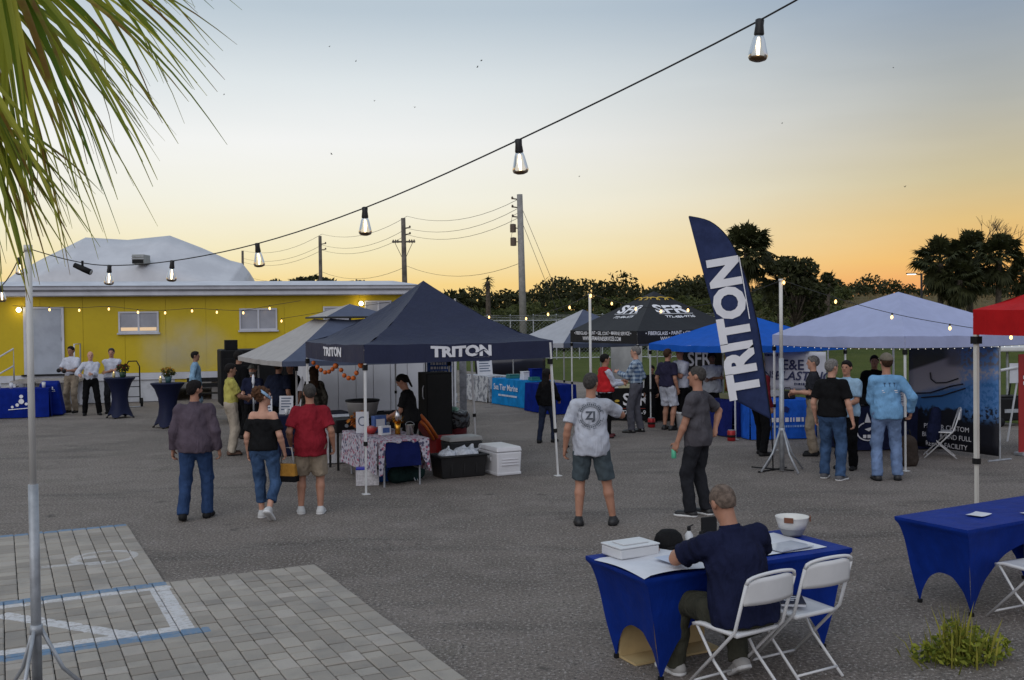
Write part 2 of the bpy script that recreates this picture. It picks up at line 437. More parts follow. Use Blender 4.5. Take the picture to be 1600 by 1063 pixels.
def person(label, loc, H, yaw, shirt=None, legs=None, skin='fair', hair=('short', 'brown'), shoes=(BLACKISH, None), sleeves='short',
           hem=.90, bottoms='long', bulk=1.0, belly=0.0, female=False, lean=0.0, twist=0.0, hy=0.0, hp=0.0, fl=None, fr=None, wl=None, wr=None,
           pl=None, pr=None, pelvis=None, curl=.5, over=None, cap=None, collar=True, beard=None, face=False, offshoulder=False, seed=0,
           belt=None, vox=None, foot_pitch=(0, 0), under=None, kneepole=(0, 1, .15), band=None, side_tilt=0.0):
    dist = math.hypot(loc[0], loc[1]); vx = vox or min(.018, max(.0085, dist * .00095))
    Pz = Vector(pelvis) if pelvis else Vector((0, 0, .95))
    Rl = Matrix.Rotation(R_(side_tilt), 3, 'Y') @ Matrix.Rotation(-R_(lean), 3, 'X')
    Rt = Rl @ Matrix.Rotation(R_(twist), 3, 'Z')
    def T(h, x=0.0, y=0.0): return Pz + Rl @ Vector((0, 0, h)) + Rt @ Vector((x, y, 0))
    sw = .142 if female else .170; hw = .10 if female else .093; b = bulk
    hip = {-1: Pz + Vector((-hw, 0, -.03)), 1: Pz + Vector((hw, 0, -.03))}
    fl = Vector(fl) if fl else Vector((-.11, .02, .085)); fr = Vector(fr) if fr else Vector((.12, -.02, .085))
    sh = {-1: T(.432, -sw * (.5 + .5 * b)), 1: T(.432, sw * (.5 + .5 * b))}
    wl = Vector(wl) if wl else sh[-1] + Vector((-.07 * b, .03, -.50)); wr = Vector(wr) if wr else sh[1] + Vector((.07 * b, .03, -.50))
    kn, an, el, wrist = {}, {}, {}, {}
    for s_, f, w, pp in ((-1, fl, wl, pl), (1, fr, wr, pr)):
        kn[s_], an[s_] = ik(hip[s_], f, .43, .42, Vector(kneepole) + Vector((s_ * .15, 0, 0)))
        el[s_], wrist[s_] = ik(sh[s_], w, .285, .25, pp or (s_ * .45, -1, -.25))
    Rh = Rl @ Matrix.Rotation(R_(hy), 3, 'Z') @ Matrix.Rotation(R_(hp), 3, 'X')
    hb = T(.575); hc = hb + Rh @ Vector((0, .012, .105))
    def Hh(x, y, z): return hc + Rh @ Vector((x, y, z))
    Rhm = [list(r) for r in Rh]
    lo = Vector((9, 9, 9)); hi = -lo
    pts = [Pz, T(.3), hc, *sh.values(), *kn.values(), *an.values(), *el.values(), *wrist.values()]
    for p in pts:
        for i in range(3): lo[i] = min(lo[i], p[i]); hi[i] = max(hi[i], p[i])
    lo -= Vector((.27, .27, .0)); hi += Vector((.27, .30, .22)); lo.z = -.02
    one = (1, 1)
    # ---- the body, one skin surface
    fld = Field(lo, hi, vx)
    def torso(f, g, k=.05, top=True):
        f.put('e', (T(.0), (.160 * b + g, .112 * b + g, .115 + g), None), k)
        f.put('e', (T(.15, 0, .012), (.142 * b + g, .102 * b + g + belly * .5, .16 + g), [list(r) for r in Rl]), k)
        if belly: f.put('e', (T(.13, 0, .06), (.13 * b + g, .09 + belly + g, .15 + g), [list(r) for r in Rl]), k)
        f.put('e', (T(.31, 0, .005), (.156 * b + g, .106 * b + g, .155 + g), [list(r) for r in Rt]), k)
        if female: f.put('e', (T(.32, 0, .075), (.125 + g, .06 + g, .075 + g), [list(r) for r in Rt]), k)
        f.put('c', (sh[-1] + Rt @ Vector((.03, 0, 0)), sh[1] - Rt @ Vector((.03, 0, 0)), .055 + g, .055 + g, one), k)
        f.put('c', (T(.42), T(.51), .085 * b + g, .050 + g * .5, one), k)
    torso(fld, -.014 if shirt is not None else 0)
    lk = .84 if bottoms != 'shorts' else 1.0
    fld.put('c', (T(.44), hb + Rh @ Vector((0, .005, .03)), .057 * (.6 + .4 * b), .052, one), .03)
    fld.put('e', (Hh(0, -.012, .022), (.074, .094, .092), Rhm), .02)
    fld.put('e', (Hh(0, .028, -.045), (.056, .060, .074), Rhm), .03)
    fld.put('c', (Hh(0, .082, .012), Hh(0, .104, -.022), .010, .015, one), .012)
    fld.put('c', (Hh(-.03, .078, .03), Hh(.03, .078, .03), .013, .013, one), .02)
    fld.put('e', (Hh(0, .072, -.098), (.024, .018, .018), Rhm), .02)
    for s_ in (-1, 1):
        fld.put('e', (Hh(s_ * .077, -.012, -.006), (.011, .020, .033), Rhm), .006)
        fld.put('c', (hip[s_], kn[s_], .078 * b, .056 * lk, one), .02)
        mid = kn[s_].lerp(an[s_], .32) + (an[s_] - kn[s_]).cross(Vector((1, 0, 0))).normalized() * .012
        fld.put('c', (kn[s_], mid, .053 * lk, .056 * lk * (.6 + .4 * b), one), .02); fld.put('c', (mid, an[s_], .056 * lk * (.6 + .4 * b), .036, one), .02)
        fld.put('c', (sh[s_], el[s_], .054 * (.5 + .5 * b), .040 * (.6 + .4 * b), one), .03)
        m2 = el[s_].lerp(wrist[s_], .3)
        fld.put('c', (el[s_], m2, .040, .042 * (.6 + .4 * b), one), .015); fld.put('c', (m2, wrist[s_], .042 * (.6 + .4 * b), .026, one), .015)
    # hands and feet
    fing = MB(); hands = {}
    for s_ in (-1, 1):
        d = (wrist[s_] - el[s_]).normalized()
        inw = Vector((-s_, 0, 0)); inw = (inw - d * inw.dot(d))
        inw = inw.normalized() if inw.length > .2 else Vector((0, 0, -1))
        if abs(d.z) < .6:                                    # raised forearm: palm turned in and down
            inw = (Vector((-s_ * .8, 0, -.5)) - d * Vector((-s_ * .8, 0, -.5)).dot(d)).normalized()
        sd = d.cross(inw) * (-s_)
        if sd.z < -.2 and abs(d.z) < .6: sd = -sd
        if abs(d.z) >= .6 and sd.y < 0: sd = -sd
        Q = Matrix((sd, inw, d)).transposed(); pc = wrist[s_] + d * .052
        fld.put('e', (pc, (.041, .020, .056), [list(r) for r in Q]), .015)
        for i, (ln, off) in enumerate(((.072, .030), (.082, .010), (.076, -.010), (.060, -.029))):
            p0 = wrist[s_] + d * .085 + sd * off; c1 = curl * (1 + .12 * i)
            d1 = (d * math.cos(c1) + inw * math.sin(c1)); d2 = (d * math.cos(c1 * 2.3) + inw * math.sin(c1 * 2.3))
            p1 = p0 + d1 * ln * .52; p2 = p1 + d2 * ln * .5
            fing.tube([p0, p1, p2], [.0095, .0088, .0068], 6)
        t0 = wrist[s_] + d * .028 + sd * .03; t1 = t0 + (d * .6 + sd * .75 + inw * .25).normalized() * .042; t2 = t1 + (d * .85 + sd * .2 + inw * .5 * (1 + curl)).normalized() * .034
        fing.tube([t0, t1, t2], [.012, .010, .008], 6)
        hands[s_] = wrist[s_] + d * .095 + inw * .028
    footdir = {}
    for s_, fp in zip((-1, 1), foot_pitch):
        fd = (Matrix.Rotation(-s_ * R_(9), 3, 'Z') @ (Matrix.Rotation(R_(-fp), 3, 'X') @ Vector((0, 1, 0)))); footdir[s_] = fd
        dn = Vector((0, 0, -1)) if abs(fp) < 8 else (Matrix.Rotation(R_(-fp), 3, 'X') @ Vector((0, 0, -1)))
        a = an[s_] + dn * .045 - fd * .035; e = an[s_] + dn * .055 + fd * .145
        fld.put('c', (a, e, .036, .028, one), .02)
    v, f = fld.mesh()
    nb = len(v); fv = np.array(fing.v, np.float32); ff = [tuple(int(i) for i in q) for q in f] + [tuple(i + nb for i in q) for q in fing.f]
    sc = H / 1.75
    me = fast_mesh('person', np.concatenate([v, fv]) * sc, ff, True)
    o = obj('person', me, SKIN[skin]); o.location = loc; o.rotation_euler = (0, 0, R_(yaw))
    tag(o, label, 'person', 'people at the outdoor event')
    def part(name, fl_, material):
        v, q = fl_.mesh()
        if len(v) == 0: return None
        return obj(name, fast_mesh(name, v * sc, q, True), material, o)
    def blo(ps, m): return ([min(p[i] for p in ps) - m for i in range(3)], [max(p[i] for p in ps) + m for i in range(3)])
    # ---- shirt
    def top_garment(name, material, g, sleeve, hemh, k=.04, tuck=False, seed_=0):
        ps = [Pz, T(.5), *sh.values()] + ([*el.values()] if sleeve != 'none' else []) + ([*wrist.values()] if sleeve == 'long' else [])
        l_, h_ = blo(ps, .27); f_ = Field(l_, h_, vx)
        hz = hemh - .95
        hp_ = T(hz); up = Rl @ Vector((0, 0, 1))
        hemclip = [(tuple(hp_), tuple(-up))]
        wr_ = .158 * b + g
        f_.put('c', (T(hz - .12), T(.24), wr_ + (.012 if not tuck else -.004), .146 * b + g, (1, .70 + belly * .9)), k, hemclip)
        f_.put('e', (T(.31, 0, .005), (.158 * b + g, .109 * b + g, .155 + g), [list(r) for r in Rt]), k, hemclip)
        f_.put('e', (T(.15, 0, .012), (.145 * b + g, .105 * b + g + belly * .5, .17 + g), [list(r) for r in Rl]), k, hemclip)
        if belly: f_.put('e', (T(.13, 0, .06), (.13 * b + g, .09 + belly + g, .17 + g), [list(r) for r in Rl]), k, hemclip)
        if hemh < .965: f_.put('c', (T(hz - .15), T(.08), .166 * b + g + .012, .156 * b + g + .004, (1, .76)), k, hemclip); f_.put('e', (T(0), (.162 * b + g + .016, .118 * b + g + .018, .16 + g), None), k, hemclip)
        if female: f_.put('e', (T(.32, 0, .075), (.125 + g, .062 + g, .078 + g), [list(r) for r in Rt]), k, hemclip)
        if not offshoulder:
            f_.put('c', (sh[-1] + Rt @ Vector((.03, 0, 0)), sh[1] - Rt @ Vector((.03, 0, 0)), .056 + g, .056 + g, one), k * .7)
            f_.put('c', (T(.415), T(.485), .088 * b + g, .058 + g, one), .02, [(tuple(T(.515)), tuple(up))])
        for s_ in (-1, 1):
            if sleeve == 'none': continue
            a, e_, w_ = sh[s_], el[s_], wrist[s_]
            if sleeve == 'long':
                f_.put('c', (a, e_, .054 * (.5 + .5 * b) + g, .046 + g, one), .016)
                cp = e_.lerp(w_, .97); dd = (w_ - e_).normalized()
                f_.put('c', (e_, w_, .047 + g, .036 + g * .7, one), .014, [(tuple(cp), tuple(dd))])
            else:
                frac = .78; dd = (e_ - a).normalized(); cp = a.lerp(e_, frac)
                a0 = a if not offshoulder else a.lerp(e_, .18)
                f_.put('c', (a0, e_, .055 * (.5 + .5 * b) + g, .056 * (.5 + .5 * b) + g, one), .016 if not offshoulder else .01, [(tuple(cp), tuple(dd))])
        if offshoulder: f_.clip(tuple(T(.385)), tuple(up))
        f_.clip(tuple(hp_), tuple(-up)) if sleeve in ('none',) else None
        f_.wrinkle(.011, 26, seed_ + 3)
        r = part(name, f_, material)
        return r
    shirt_o = None
    if under is not None: top_garment('undershirt', under, .010, 'long', hem, seed_=seed + 5)
    if shirt is not None: shirt_o = top_garment('shirt', shirt, .019 if under is None else .026, sleeves, hem, tuck=hem > .96, seed_=seed)
    if over is not None: top_garment('vest', over, .022, 'none', hem - .02, seed_=seed + 2)
    if collar and shirt is not None and not offshoulder:
        f_ = Field(*blo([T(.49)], .14), vx); up = Rl @ Vector((0, 0, 1))
        f_.put('c', (T(.45), T(.54), .072 * (.6 + .4 * b), .062 * (.6 + .4 * b), one), 0, [(tuple(T(.535)), tuple(up)), (tuple(T(.46)), tuple(-up))])
        part('collar', f_, shirt)
    # ---- trousers / shorts
    if legs is not None:
        ps = [Pz, *hip.values(), *kn.values()] + ([*an.values()] if bottoms != 'shorts' else [])
        l_, h_ = blo(ps, .22); f_ = Field(l_, h_, vx); wz = (tuple(T(.07)), tuple(Rl @ Vector((0, 0, 1))))
        g = .012
        f_.put('e', (T(.0), (.162 * b + g, .116 * b + g, .12 + g), None), .04, [wz])
        f_.put('c', (T(.0), T(.12), .150 * b + g, .150 * b + g, (1, .74)), .04, [wz])
        for s_ in (-1, 1):
            d1 = (kn[s_] - hip[s_]).normalized(); d2 = (an[s_] - kn[s_]).normalized()
            if bottoms == 'shorts':
                c = hip[s_].lerp(kn[s_], .93)
                f_.put('c', (hip[s_], kn[s_], .094 * b + g, .084 * b + g, one), .03, [(tuple(c), tuple(d1))])
            else:
                kr, ar = (.066, .060) if bottoms == 'long' else (.064, .052)
                if bottoms == 'slim': kr, ar = .058, .050
                f_.put('c', (hip[s_], kn[s_], .092 * b + g, kr + g, one), .03)
                c = kn[s_].lerp(an[s_], 1.06 if bottoms != 'crop' else .72)
                f_.put('c', (kn[s_], an[s_] + d2 * .06, kr + g, ar + g, one), .025, [(tuple(c), tuple(d2))])
        f_.wrinkle(.010, 26, seed + 11)
        part('shorts' if bottoms == 'shorts' else 'trousers', f_, legs)
        if belt is not None:
            f_ = Field(*blo([T(.06)], .24), vx); up = Rl @ Vector((0, 0, 1))
            f_.put('c', (T(.0), T(.12), .158 * b + g + .008, .158 * b + g + .008, (1, .76)), 0, [(tuple(T(.072)), tuple(up)), (tuple(T(.038)), tuple(-up))])
            part('belt', f_, belt)
    # ---- shoes
    if shoes is not None:
        for s_, fp in zip((-1, 1), foot_pitch):
            fd = footdir[s_]; dn = Vector((0, 0, -1)) if abs(fp) < 8 else (Matrix.Rotation(R_(-fp), 3, 'X') @ Vector((0, 0, -1)))
            base = an[s_] + dn * .085
            l_, h_ = blo([base - fd * .08, base + fd * .2, an[s_]], .09); f_ = Field(l_, h_, min(vx, .012))
            a = an[s_] + dn * .052 - fd * .035; e = an[s_] + dn * .058 + fd * .150
            f_.put('c', (a, e, .046, .040, one), .02, [(tuple(base), tuple(dn))]); f_.put('c', (an[s_] + dn * .005, a, .046, .046, one), .03, [(tuple(base), tuple(dn))])
            so = part('shoe', f_, shoes[0])
            if shoes[1] is not None:
                f_ = Field(l_, h_, min(vx, .010))
                f_.put('c', (a + dn * .02, e + dn * .015, .054, .048, one), 0, [(tuple(base), tuple(dn)), (tuple(base - dn * .028), tuple(-dn))])
                v_, q_ = f_.mesh()
                if len(v_): obj('sole', fast_mesh('sole', v_ * sc, q_, True), shoes[1], so)
    # ---- hair, cap, face
    hs, hcx = hair
    vh = min(vx, .010 if dist < 16 else .013)
    if hs != 'none':
        f_ = Field(*blo([Hh(0, 0, 0)], .25 if hs not in ('long', 'ponytail') else .55), vh)
        nf = Rh @ Vector((0, .78, -.62)); lowp = Hh(0, -.06, -.062 if hs != 'buzz' else -.05); ln = Rh @ Vector((0, .45, -1)).normalized()
        g = {'short': .009, 'buzz': .004, 'curly': .030, 'bun': .018, 'ponytail': .014, 'long': .020, 'thin': .008}.get(hs, .012)
        rad_ = (.075 + g, .096 + g, .093 + g); zup = Rh @ Vector((0, -.35, -1)).normalized()
        f_.put('e', (Hh(0, -.014, .024), rad_, Rhm), 0, [(tuple(Hh(0, .052, .035)), tuple(nf)), (tuple(Hh(0, 0, .012)), tuple(zup))])
        f_.put('e', (Hh(0, -.014, .018), rad_, Rhm), .006, [(tuple(Hh(0, -.030, 0)), tuple(Rh @ Vector((0, .94, -.34)))), (tuple(lowp), tuple(ln))])
        if hs in ('short', 'long', 'curly'):
            f_.put('e', (Hh(0, .025, .080), (.058, .055, .032), Rhm), .02)
        if hs == 'bun':
            f_.put('e', (Hh(0, -.085, .075), (.085, .075, .075), Rhm), .03); f_.put('e', (Hh(-.03, -.10, .03), (.06, .06, .06), Rhm), .03)
            f_.wrinkle(.016, 95, seed)
        if hs == 'ponytail':
            f_.put('e', (Hh(0, -.108, .03), (.03, .03, .03), Rhm), .015); f_.put('c', (Hh(0, -.118, .02), Hh(0, -.105, -.17), .030, .018, one), .02)
        if hs == 'long':
            f_.put('c', (Hh(0, -.05, .0), Hh(0, -.085, -.30), .085, .075, (1.1, .6)), .03)
            f_.wrinkle(.006, 60, seed)
        part('hair', f_, HAIR[hcx])
    if beard:
        f_ = Field(*blo([Hh(0, .03, -.06)], .14), vh)
        f_.put('e', (Hh(0, .028, -.058), (.063, .068, .075), Rhm), 0, [(tuple(Hh(0, 0, -.035)), tuple(Rh @ Vector((0, 0, 1)))), (tuple(Hh(0, -.01, 0)), tuple(Rh @ Vector((0, -1, 0))))])
        part('beard', f_, HAIR[beard])
    if cap is not None:
        f_ = Field(*blo([Hh(0, .03, .06)], .26), vh)
        f_.put('e', (Hh(0, -.010, .032), (.092, .112, .108), Rhm), 0, [(tuple(Hh(0, 0, .040)), tuple(Rh @ Vector((0, .12, -1))))])
        f_.put('e', (Hh(0, .115, .047), (.075, .085, .012), Rhm), .01)
        part('cap', f_, cap)
    if band is not None:
        f_ = Field(*blo([Hh(0, 0, .03)], .2), vh); nrm_ = Rh @ Vector((0, .62, .78))
        f_.put('e', (Hh(0, -.014, .022), (.104, .124, .122), Rhm), 0, [(tuple(Hh(0, 0, .060)), tuple(nrm_)), (tuple(Hh(0, 0, .012)), tuple(-nrm_))])
        part('headband', f_, band)
    for s_ in (-1, 1):
        obj('eye', fast_mesh('eye', np.array(MB().sphere(Hh(s_ * .030, .082, .012), .0095, 8, 5).v) * sc, MB().sphere((0, 0, 0), 1, 8, 5).f, True), EYE, o)
    mm = MB().sphere((0, 0, 0), 1, 8, 5); vv = [Hh(x * .024, .083 + y * .008, -.058 + z * .006) * sc for x, y, z in mm.v]
    obj('mouth', fast_mesh('mouth', vv, mm.f, True), LIP, o)
    Mw = Matrix.Translation(Vector(loc)) @ Matrix.Rotation(R_(yaw), 4, 'Z')
    return dict(o=o, shirt=shirt_o, hand={k: Mw @ (v * sc) for k, v in hands.items()}, sc=sc, T=T, Hh=Hh)
# ================================================================== the setting
def UW(a, b, o=(0, 0, 0)):
    return Vector(o) + U2 * a + W2 * b
def struct(o): o['kind'] = 'structure'; return o

# ---- gravelled asphalt yard, one sheet to the horizon
s = NT('worn gravel asphalt')
pos = s.n('ShaderNodeNewGeometry').outputs['Position']
big = s.noise(pos, .22, 5, .6); med = s.noise(pos, 1.6, 5, .65); fine = s.noise(pos, 55, 2, .6); fine2 = s.noise(pos, 140, 2, .7)
mp = s.n('ShaderNodeMapping'); mp.inputs['Scale'].default_value = (.35, 1.5, 1); mp.inputs['Rotation'].default_value = (0, 0, -.3); s.l(pos, mp.inputs[0])
streak = s.noise(mp.outputs[0], .8, 6, .62)
col = s.mix(s.ss(big, .3, .7), (.160, .136, .118, 1), (.262, .225, .198, 1))
col = s.mix(s.math('MULTIPLY', s.ss(med, .45, .72), .5), col, (.320, .280, .252, 1))
col = s.mix(s.math('MULTIPLY', s.ss(streak, .52, .68), .5), col, (.075, .067, .062, 1))
patch = s.noise(pos, .9, 3, .5)
col = s.mix(s.math('MULTIPLY', s.ss(patch, .62, .72), .35), col, (.15, .138, .108, 1))
spots = s.noise(pos, 34, 3, .75); sp = s.ss(spots, .55, .63); col = s.mix(s.math('MULTIPLY', sp, .8), col, (.52, .47, .44, 1)); col = s.mix(s.math('MULTIPLY', s.ss(spots, .44, .37), .8), col, (.05, .048, .05, 1)); col = s.mix(s.math('MULTIPLY', s.ss(fine, .58, .68), .4), col, (.36, .34, .33, 1))
sd = s.ss(fine2, .30, .42, 1, 0); col = s.mix(s.math('MULTIPLY', sd, .6), col, (.05, .05, .05, 1))
vcr = s.n('ShaderNodeTexVoronoi', feature='DISTANCE_TO_EDGE'); vcr.inputs['Scale'].default_value = .33
wv = s.n('ShaderNodeVectorMath', operation='MULTIPLY_ADD'); wn_ = s.n('ShaderNodeTexNoise'); wn_.inputs['Scale'].default_value = 1.7; wn_.inputs['Detail'].default_value = 5; s.l(pos, wn_.inputs['Vector']); s.l(wn_.outputs['Color'], wv.inputs[0]); wv.inputs[1].default_value = (1.1, 1.1, 0); s.l(pos, wv.inputs[2]); s.l(wv.outputs[0], vcr.inputs['Vector'])
crack = s.math('MULTIPLY', s.ss(vcr.outputs['Distance'], .010, .002), s.ss(s.noise(pos, .35, 2), .48, .6)); col = s.mix(s.math('MULTIPLY', crack, .22), col, (.035, .033, .032, 1))
oil = s.noise(pos, 1.1, 4, .7); col = s.mix(s.math('MULTIPLY', s.ss(oil, .64, .74), .75), col, (.045, .042, .042, 1))
hh = s.math('ADD', s.math('MULTIPLY', fine, .7), s.math('MULTIPLY', fine2, .4))
s.pbsdf(col, .9, s.bump(s.math('ADD', hh, s.math('MULTIPLY', spots, .8)), 1.0, .03), Specular_IOR_Level=.2)
g = MB(); rr = 2500; n = 40
radii = (0, 8, 20, 40, 80, 200, 600, 2500)
g.v = [(r * math.cos(2 * math.pi * j / 48), 20 + r * math.sin(2 * math.pi * j / 48), 0) for r in radii[1:] for j in range(48)]
g.f = [tuple(range(48))] + [(i * 48 + j, (i + 1) * 48 + j, (i + 1) * 48 + (j + 1) % 48, i * 48 + (j + 1) % 48) for i in range(6) for j in range(48)]
ground = struct(g.build('ground', s.m))

# ---- mown lawn behind the row of stalls
s = NT('mown lawn')
pos = s.n('ShaderNodeNewGeometry').outputs['Position']
a_ = s.noise(pos, .12, 5, .6); b_ = s.noise(pos, 2.5, 4, .6); c_ = s.noise(pos, 30, 2)
col = s.mix(s.ss(a_, .3, .7), (.052, .075, .014, 1), (.085, .105, .024, 1))
col = s.mix(s.math('MULTIPLY', s.ss(b_, .5, .75), .5), col, (.13, .12, .045, 1))
s.pbsdf(col, .95, s.bump(c_, 1.0, .05), Specular_IOR_Level=.1)
LAWN = s.m
BN = Vector((4.44, 20.3, 0))                # near corner of the blue canopy: the row of stalls starts from here
lm = MB()
def lawn_pt(a, b):
    p = UW(7.0 + a * 230, -30 + b * 190, BN)
    edge = (math.sin(b * 170) * .12 + math.sin(b * 61) * .25) if a == 0 else 0
    p += U2 * edge; p.z = .006
    return p
lm.grid(lawn_pt, 8, 120)
lawn = struct(lm.build('lawn', LAWN))

# ---- rough bank of dry grass and brush beyond the lawn
s = NT('dry grass bank')
pos = s.n('ShaderNodeNewGeometry').outputs['Position']; sx = s.n('ShaderNodeSeparateXYZ'); s.l(pos, sx.inputs[0])
a_ = s.noise(pos, .09, 5, .65); b_ = s.noise(pos, 1.1, 5, .7)
dry = s.math('ADD', s.ss(sx.outputs['X'], 20, 45), s.math('MULTIPLY', s.math('SUBTRACT', a_, .5), 1.6), clamp=True)
col = s.mix(dry, (.030, .040, .012, 1), (.15, .115, .055, 1))
col = s.mix(s.math('MULTIPLY', s.ss(b_, .45, .7), .6), col, (.05, .05, .02, 1))
s.pbsdf(col, .95, s.bump(b_, 1.0, .6), Specular_IOR_Level=.1)
def bank_h(x, y):
    t = min(max((y - 74) / 70.0, 0), 1); t = t * t * (3 - 2 * t)
    return -.05 + t * ((3.0 if x < 20 else 3.0 + min((x - 20) / 20, 1) * 1.6) + .5 * math.sin(x * .05) + .4 * math.sin(x * .13 + y * .05)) + .25 * math.sin(x * .31 + y * .23) * t + max(y - 144, 0) * .004
bm_ = MB()
def bank_pt(a, b):
    x = -160 + a * 420; y = 72 + (b ** 1.5) * 330
    return (x, y, bank_h(x, y))
bm_.grid(bank_pt, 110, 34)
bank = struct(bm_.build('grass_bank', s.m, smooth=True))

# ---- foliage helpers
def leaf_cloud(blobs, size, seed, flat=.0):
    """blobs: (centre, radii, count) -> scattered leaf-sized quads"""
    rg = np.random.default_rng(seed); V = []; 
    for c, rad, n in blobs:
        d = rg.normal(size=(n, 3)); d /= np.linalg.norm(d, axis=1)[:, None]
        r = rg.uniform(.35, 1.0, (n, 1)) ** .6
        p = np.array(c) + d * r * np.array(rad)
        a = rg.normal(size=(n, 3)); a /= np.linalg.norm(a, axis=1)[:, None]
        b = np.cross(a, rg.normal(size=(n, 3))); b /= np.linalg.norm(b, axis=1)[:, None]
        sz = size * rg.uniform(.5, 1.3, (n, 1))
        V.append(np.stack([p - a * sz, p + b * sz * .45, p + a * sz, p - b * sz * .45], 1).reshape(-1, 3))
    V = np.concatenate(V); return V, np.arange(len(V)).reshape(-1, 4)
def leafmat(name, c1, c2, tr=.25):
    s = NT(name); gi = s.n('ShaderNodeNewGeometry')
    col = s.mix(gi.outputs['Random Per Island'], (*c1, 1), (*c2, 1))
    b = s.pbsdf(col, .7, Specular_IOR_Level=.25)
    t = s.n('ShaderNodeBsdfTranslucent'); s.l(col, t.inputs[0]); mx = s.n('ShaderNodeMixShader'); mx.inputs[0].default_value = tr
    s.l(b.outputs[0], mx.inputs[1]); s.l(t.outputs[0], mx.inputs[2]); s.l(mx.outputs[0], s.out.inputs['Surface'])
    return s.m
L_DARK = leafmat('dark evergreen leaves', (.018, .022, .008), (.05, .055, .02))
L_BRUSH = leafmat('brush leaves', (.03, .042, .011), (.085, .095, .028))
L_PALM = leafmat('palm leaves', (.022, .027, .010), (.055, .06, .022))
L_DRY = leafmat('dry grass blades', (.10, .078, .035), (.21, .16, .08))
BARK = mat('bark', (.07, .055, .042), .95, .3, 6, .6, 20, .03)

# far wood: one dark mass along the horizon
blobs = []
rg = random.Random(3)
for i in range(210):
    x = -150 + i * 1.75 + rg.uniform(-1.5, 1.5); y = 150 + rg.uniform(0, 28) + (50 if x > 35 else 0)
    top = rg.uniform(3.2, 4.2) if x < 2 else rg.uniform(3.8, 5.8)
    if x > 35: top = rg.uniform(3.4, 4.6)
    if rg.random() < .18: top *= 1.25
    h0 = bank_h(x, y); blobs.append(((x, y, h0 + top * .5), (rg.uniform(2.4, 4.2), 2.5, top * .55), 520))
for px_, ww, yy in ((428, 1.4, 438), (470, 2.2, 434), (490, 2.4, 432), (512, 1.6, 436), (560, 1.8, 439)):
    c_ = P(px_, yy + 8, 158); blobs.append(((c_.x, 158, c_.z), (ww, 1.5, .9), 260))
v, f = leaf_cloud(blobs, .42, 5)
tag(obj('far_wood', fast_mesh('far_wood', v, f, False), L_DARK), 'dark band of trees along the horizon behind the bank', 'wood', kind='stuff')
# brush behind the fence
blobs = []
for i in range(330):
    x = -38 + i * .20 + rg.uniform(-.5, .5); y = 72 + rg.uniform(0, 66); x *= y / 84
    blobs.append(((x, y, bank_h(x, y) + rg.uniform(.5, 1.5)), (rg.uniform(1.0, 2.2), 1.2, rg.uniform(.5, 1.0)), 220))
v, f = leaf_cloud(blobs, .26, 8)
tag(obj('brush', fast_mesh('brush', v, f, False), L_BRUSH), 'green scrub growing behind the chain link fence', 'brush', kind='stuff')
# tufts of dry grass over the bank
rgn = np.random.default_rng(4); nb = 9000
gx = rgn.uniform(24, 150, nb); gy = 74 + rgn.uniform(0, 1, nb) ** 1.3 * 75
gz = np.array([bank_h(a, b) for a, b in zip(gx, gy)])
hgt = rgn.uniform(.2, .6, nb); lx = rgn.normal(0, .25, nb)
V = np.stack([np.stack([gx - .09, gy, gz], 1), np.stack([gx + .09, gy, gz], 1), np.stack([gx + lx, gy, gz + hgt], 1)], 1).reshape(-1, 3)
tag(obj('dry_grass', fast_mesh('dry_grass', V, np.arange(len(V)).reshape(-1, 3), False), L_DRY), 'dry tan grass standing on the bank', 'grass', kind='stuff')

def fan_palm(label, base, height, crown, nf, seed, group='cabbage palms beyond the stalls', skirt=10, leaf=.9):
    rg = random.Random(seed); t = thing('palm_tree', label, 'palm tree', base, 0, group)
    MB().tube([(0, 0, 0), (rg.uniform(-.2, .2), 0, height * .5), (0, 0, height)], [.24, .2, .2], 8).build('trunk', BARK, t, True)
    m = MB()
    for i in range(nf + skirt):
        az = rg.uniform(0, 2 * math.pi)
        e = rg.uniform(-.5, 1.45) if i < nf else rg.uniform(-1.45, -.7)
        d = Vector((math.cos(az) * math.cos(e), math.sin(az) * math.cos(e), math.sin(e)))
        pl = crown * rg.uniform(.40, .60); c0 = Vector((0, 0, height)); hub = c0 + d * pl
        m.tube([c0, hub], .025, 3, False)
        sd_ = d.cross(ZV); sd_ = sd_.normalized() if sd_.length > .1 else Vector((1, 0, 0)); 
        sd_ = (Matrix.Rotation(rg.uniform(-.7, .7), 3, d) @ sd_)
        for k in range(21):
            a = -1.7 + 3.4 * k / 20
            dd = (d * math.cos(a) + sd_ * math.sin(a)); ln = crown * leaf * rg.uniform(.42, .58) * (1 - .18 * abs(a))
            tip = hub + dd * ln + Vector((0, 0, -.30 * ln * (.5 + rg.random()))); midp = hub + dd * ln * .55; w = dd.cross(d.cross(dd) if d.cross(dd).length > .01 else ZV)
            w = (d.cross(sd_)).cross(dd).normalized() * .06 * crown / 2
            m.add([hub, midp + w, tip, midp - w], [(0, 1, 2, 3)])
    m.build('crown', L_PALM, t)
    return t
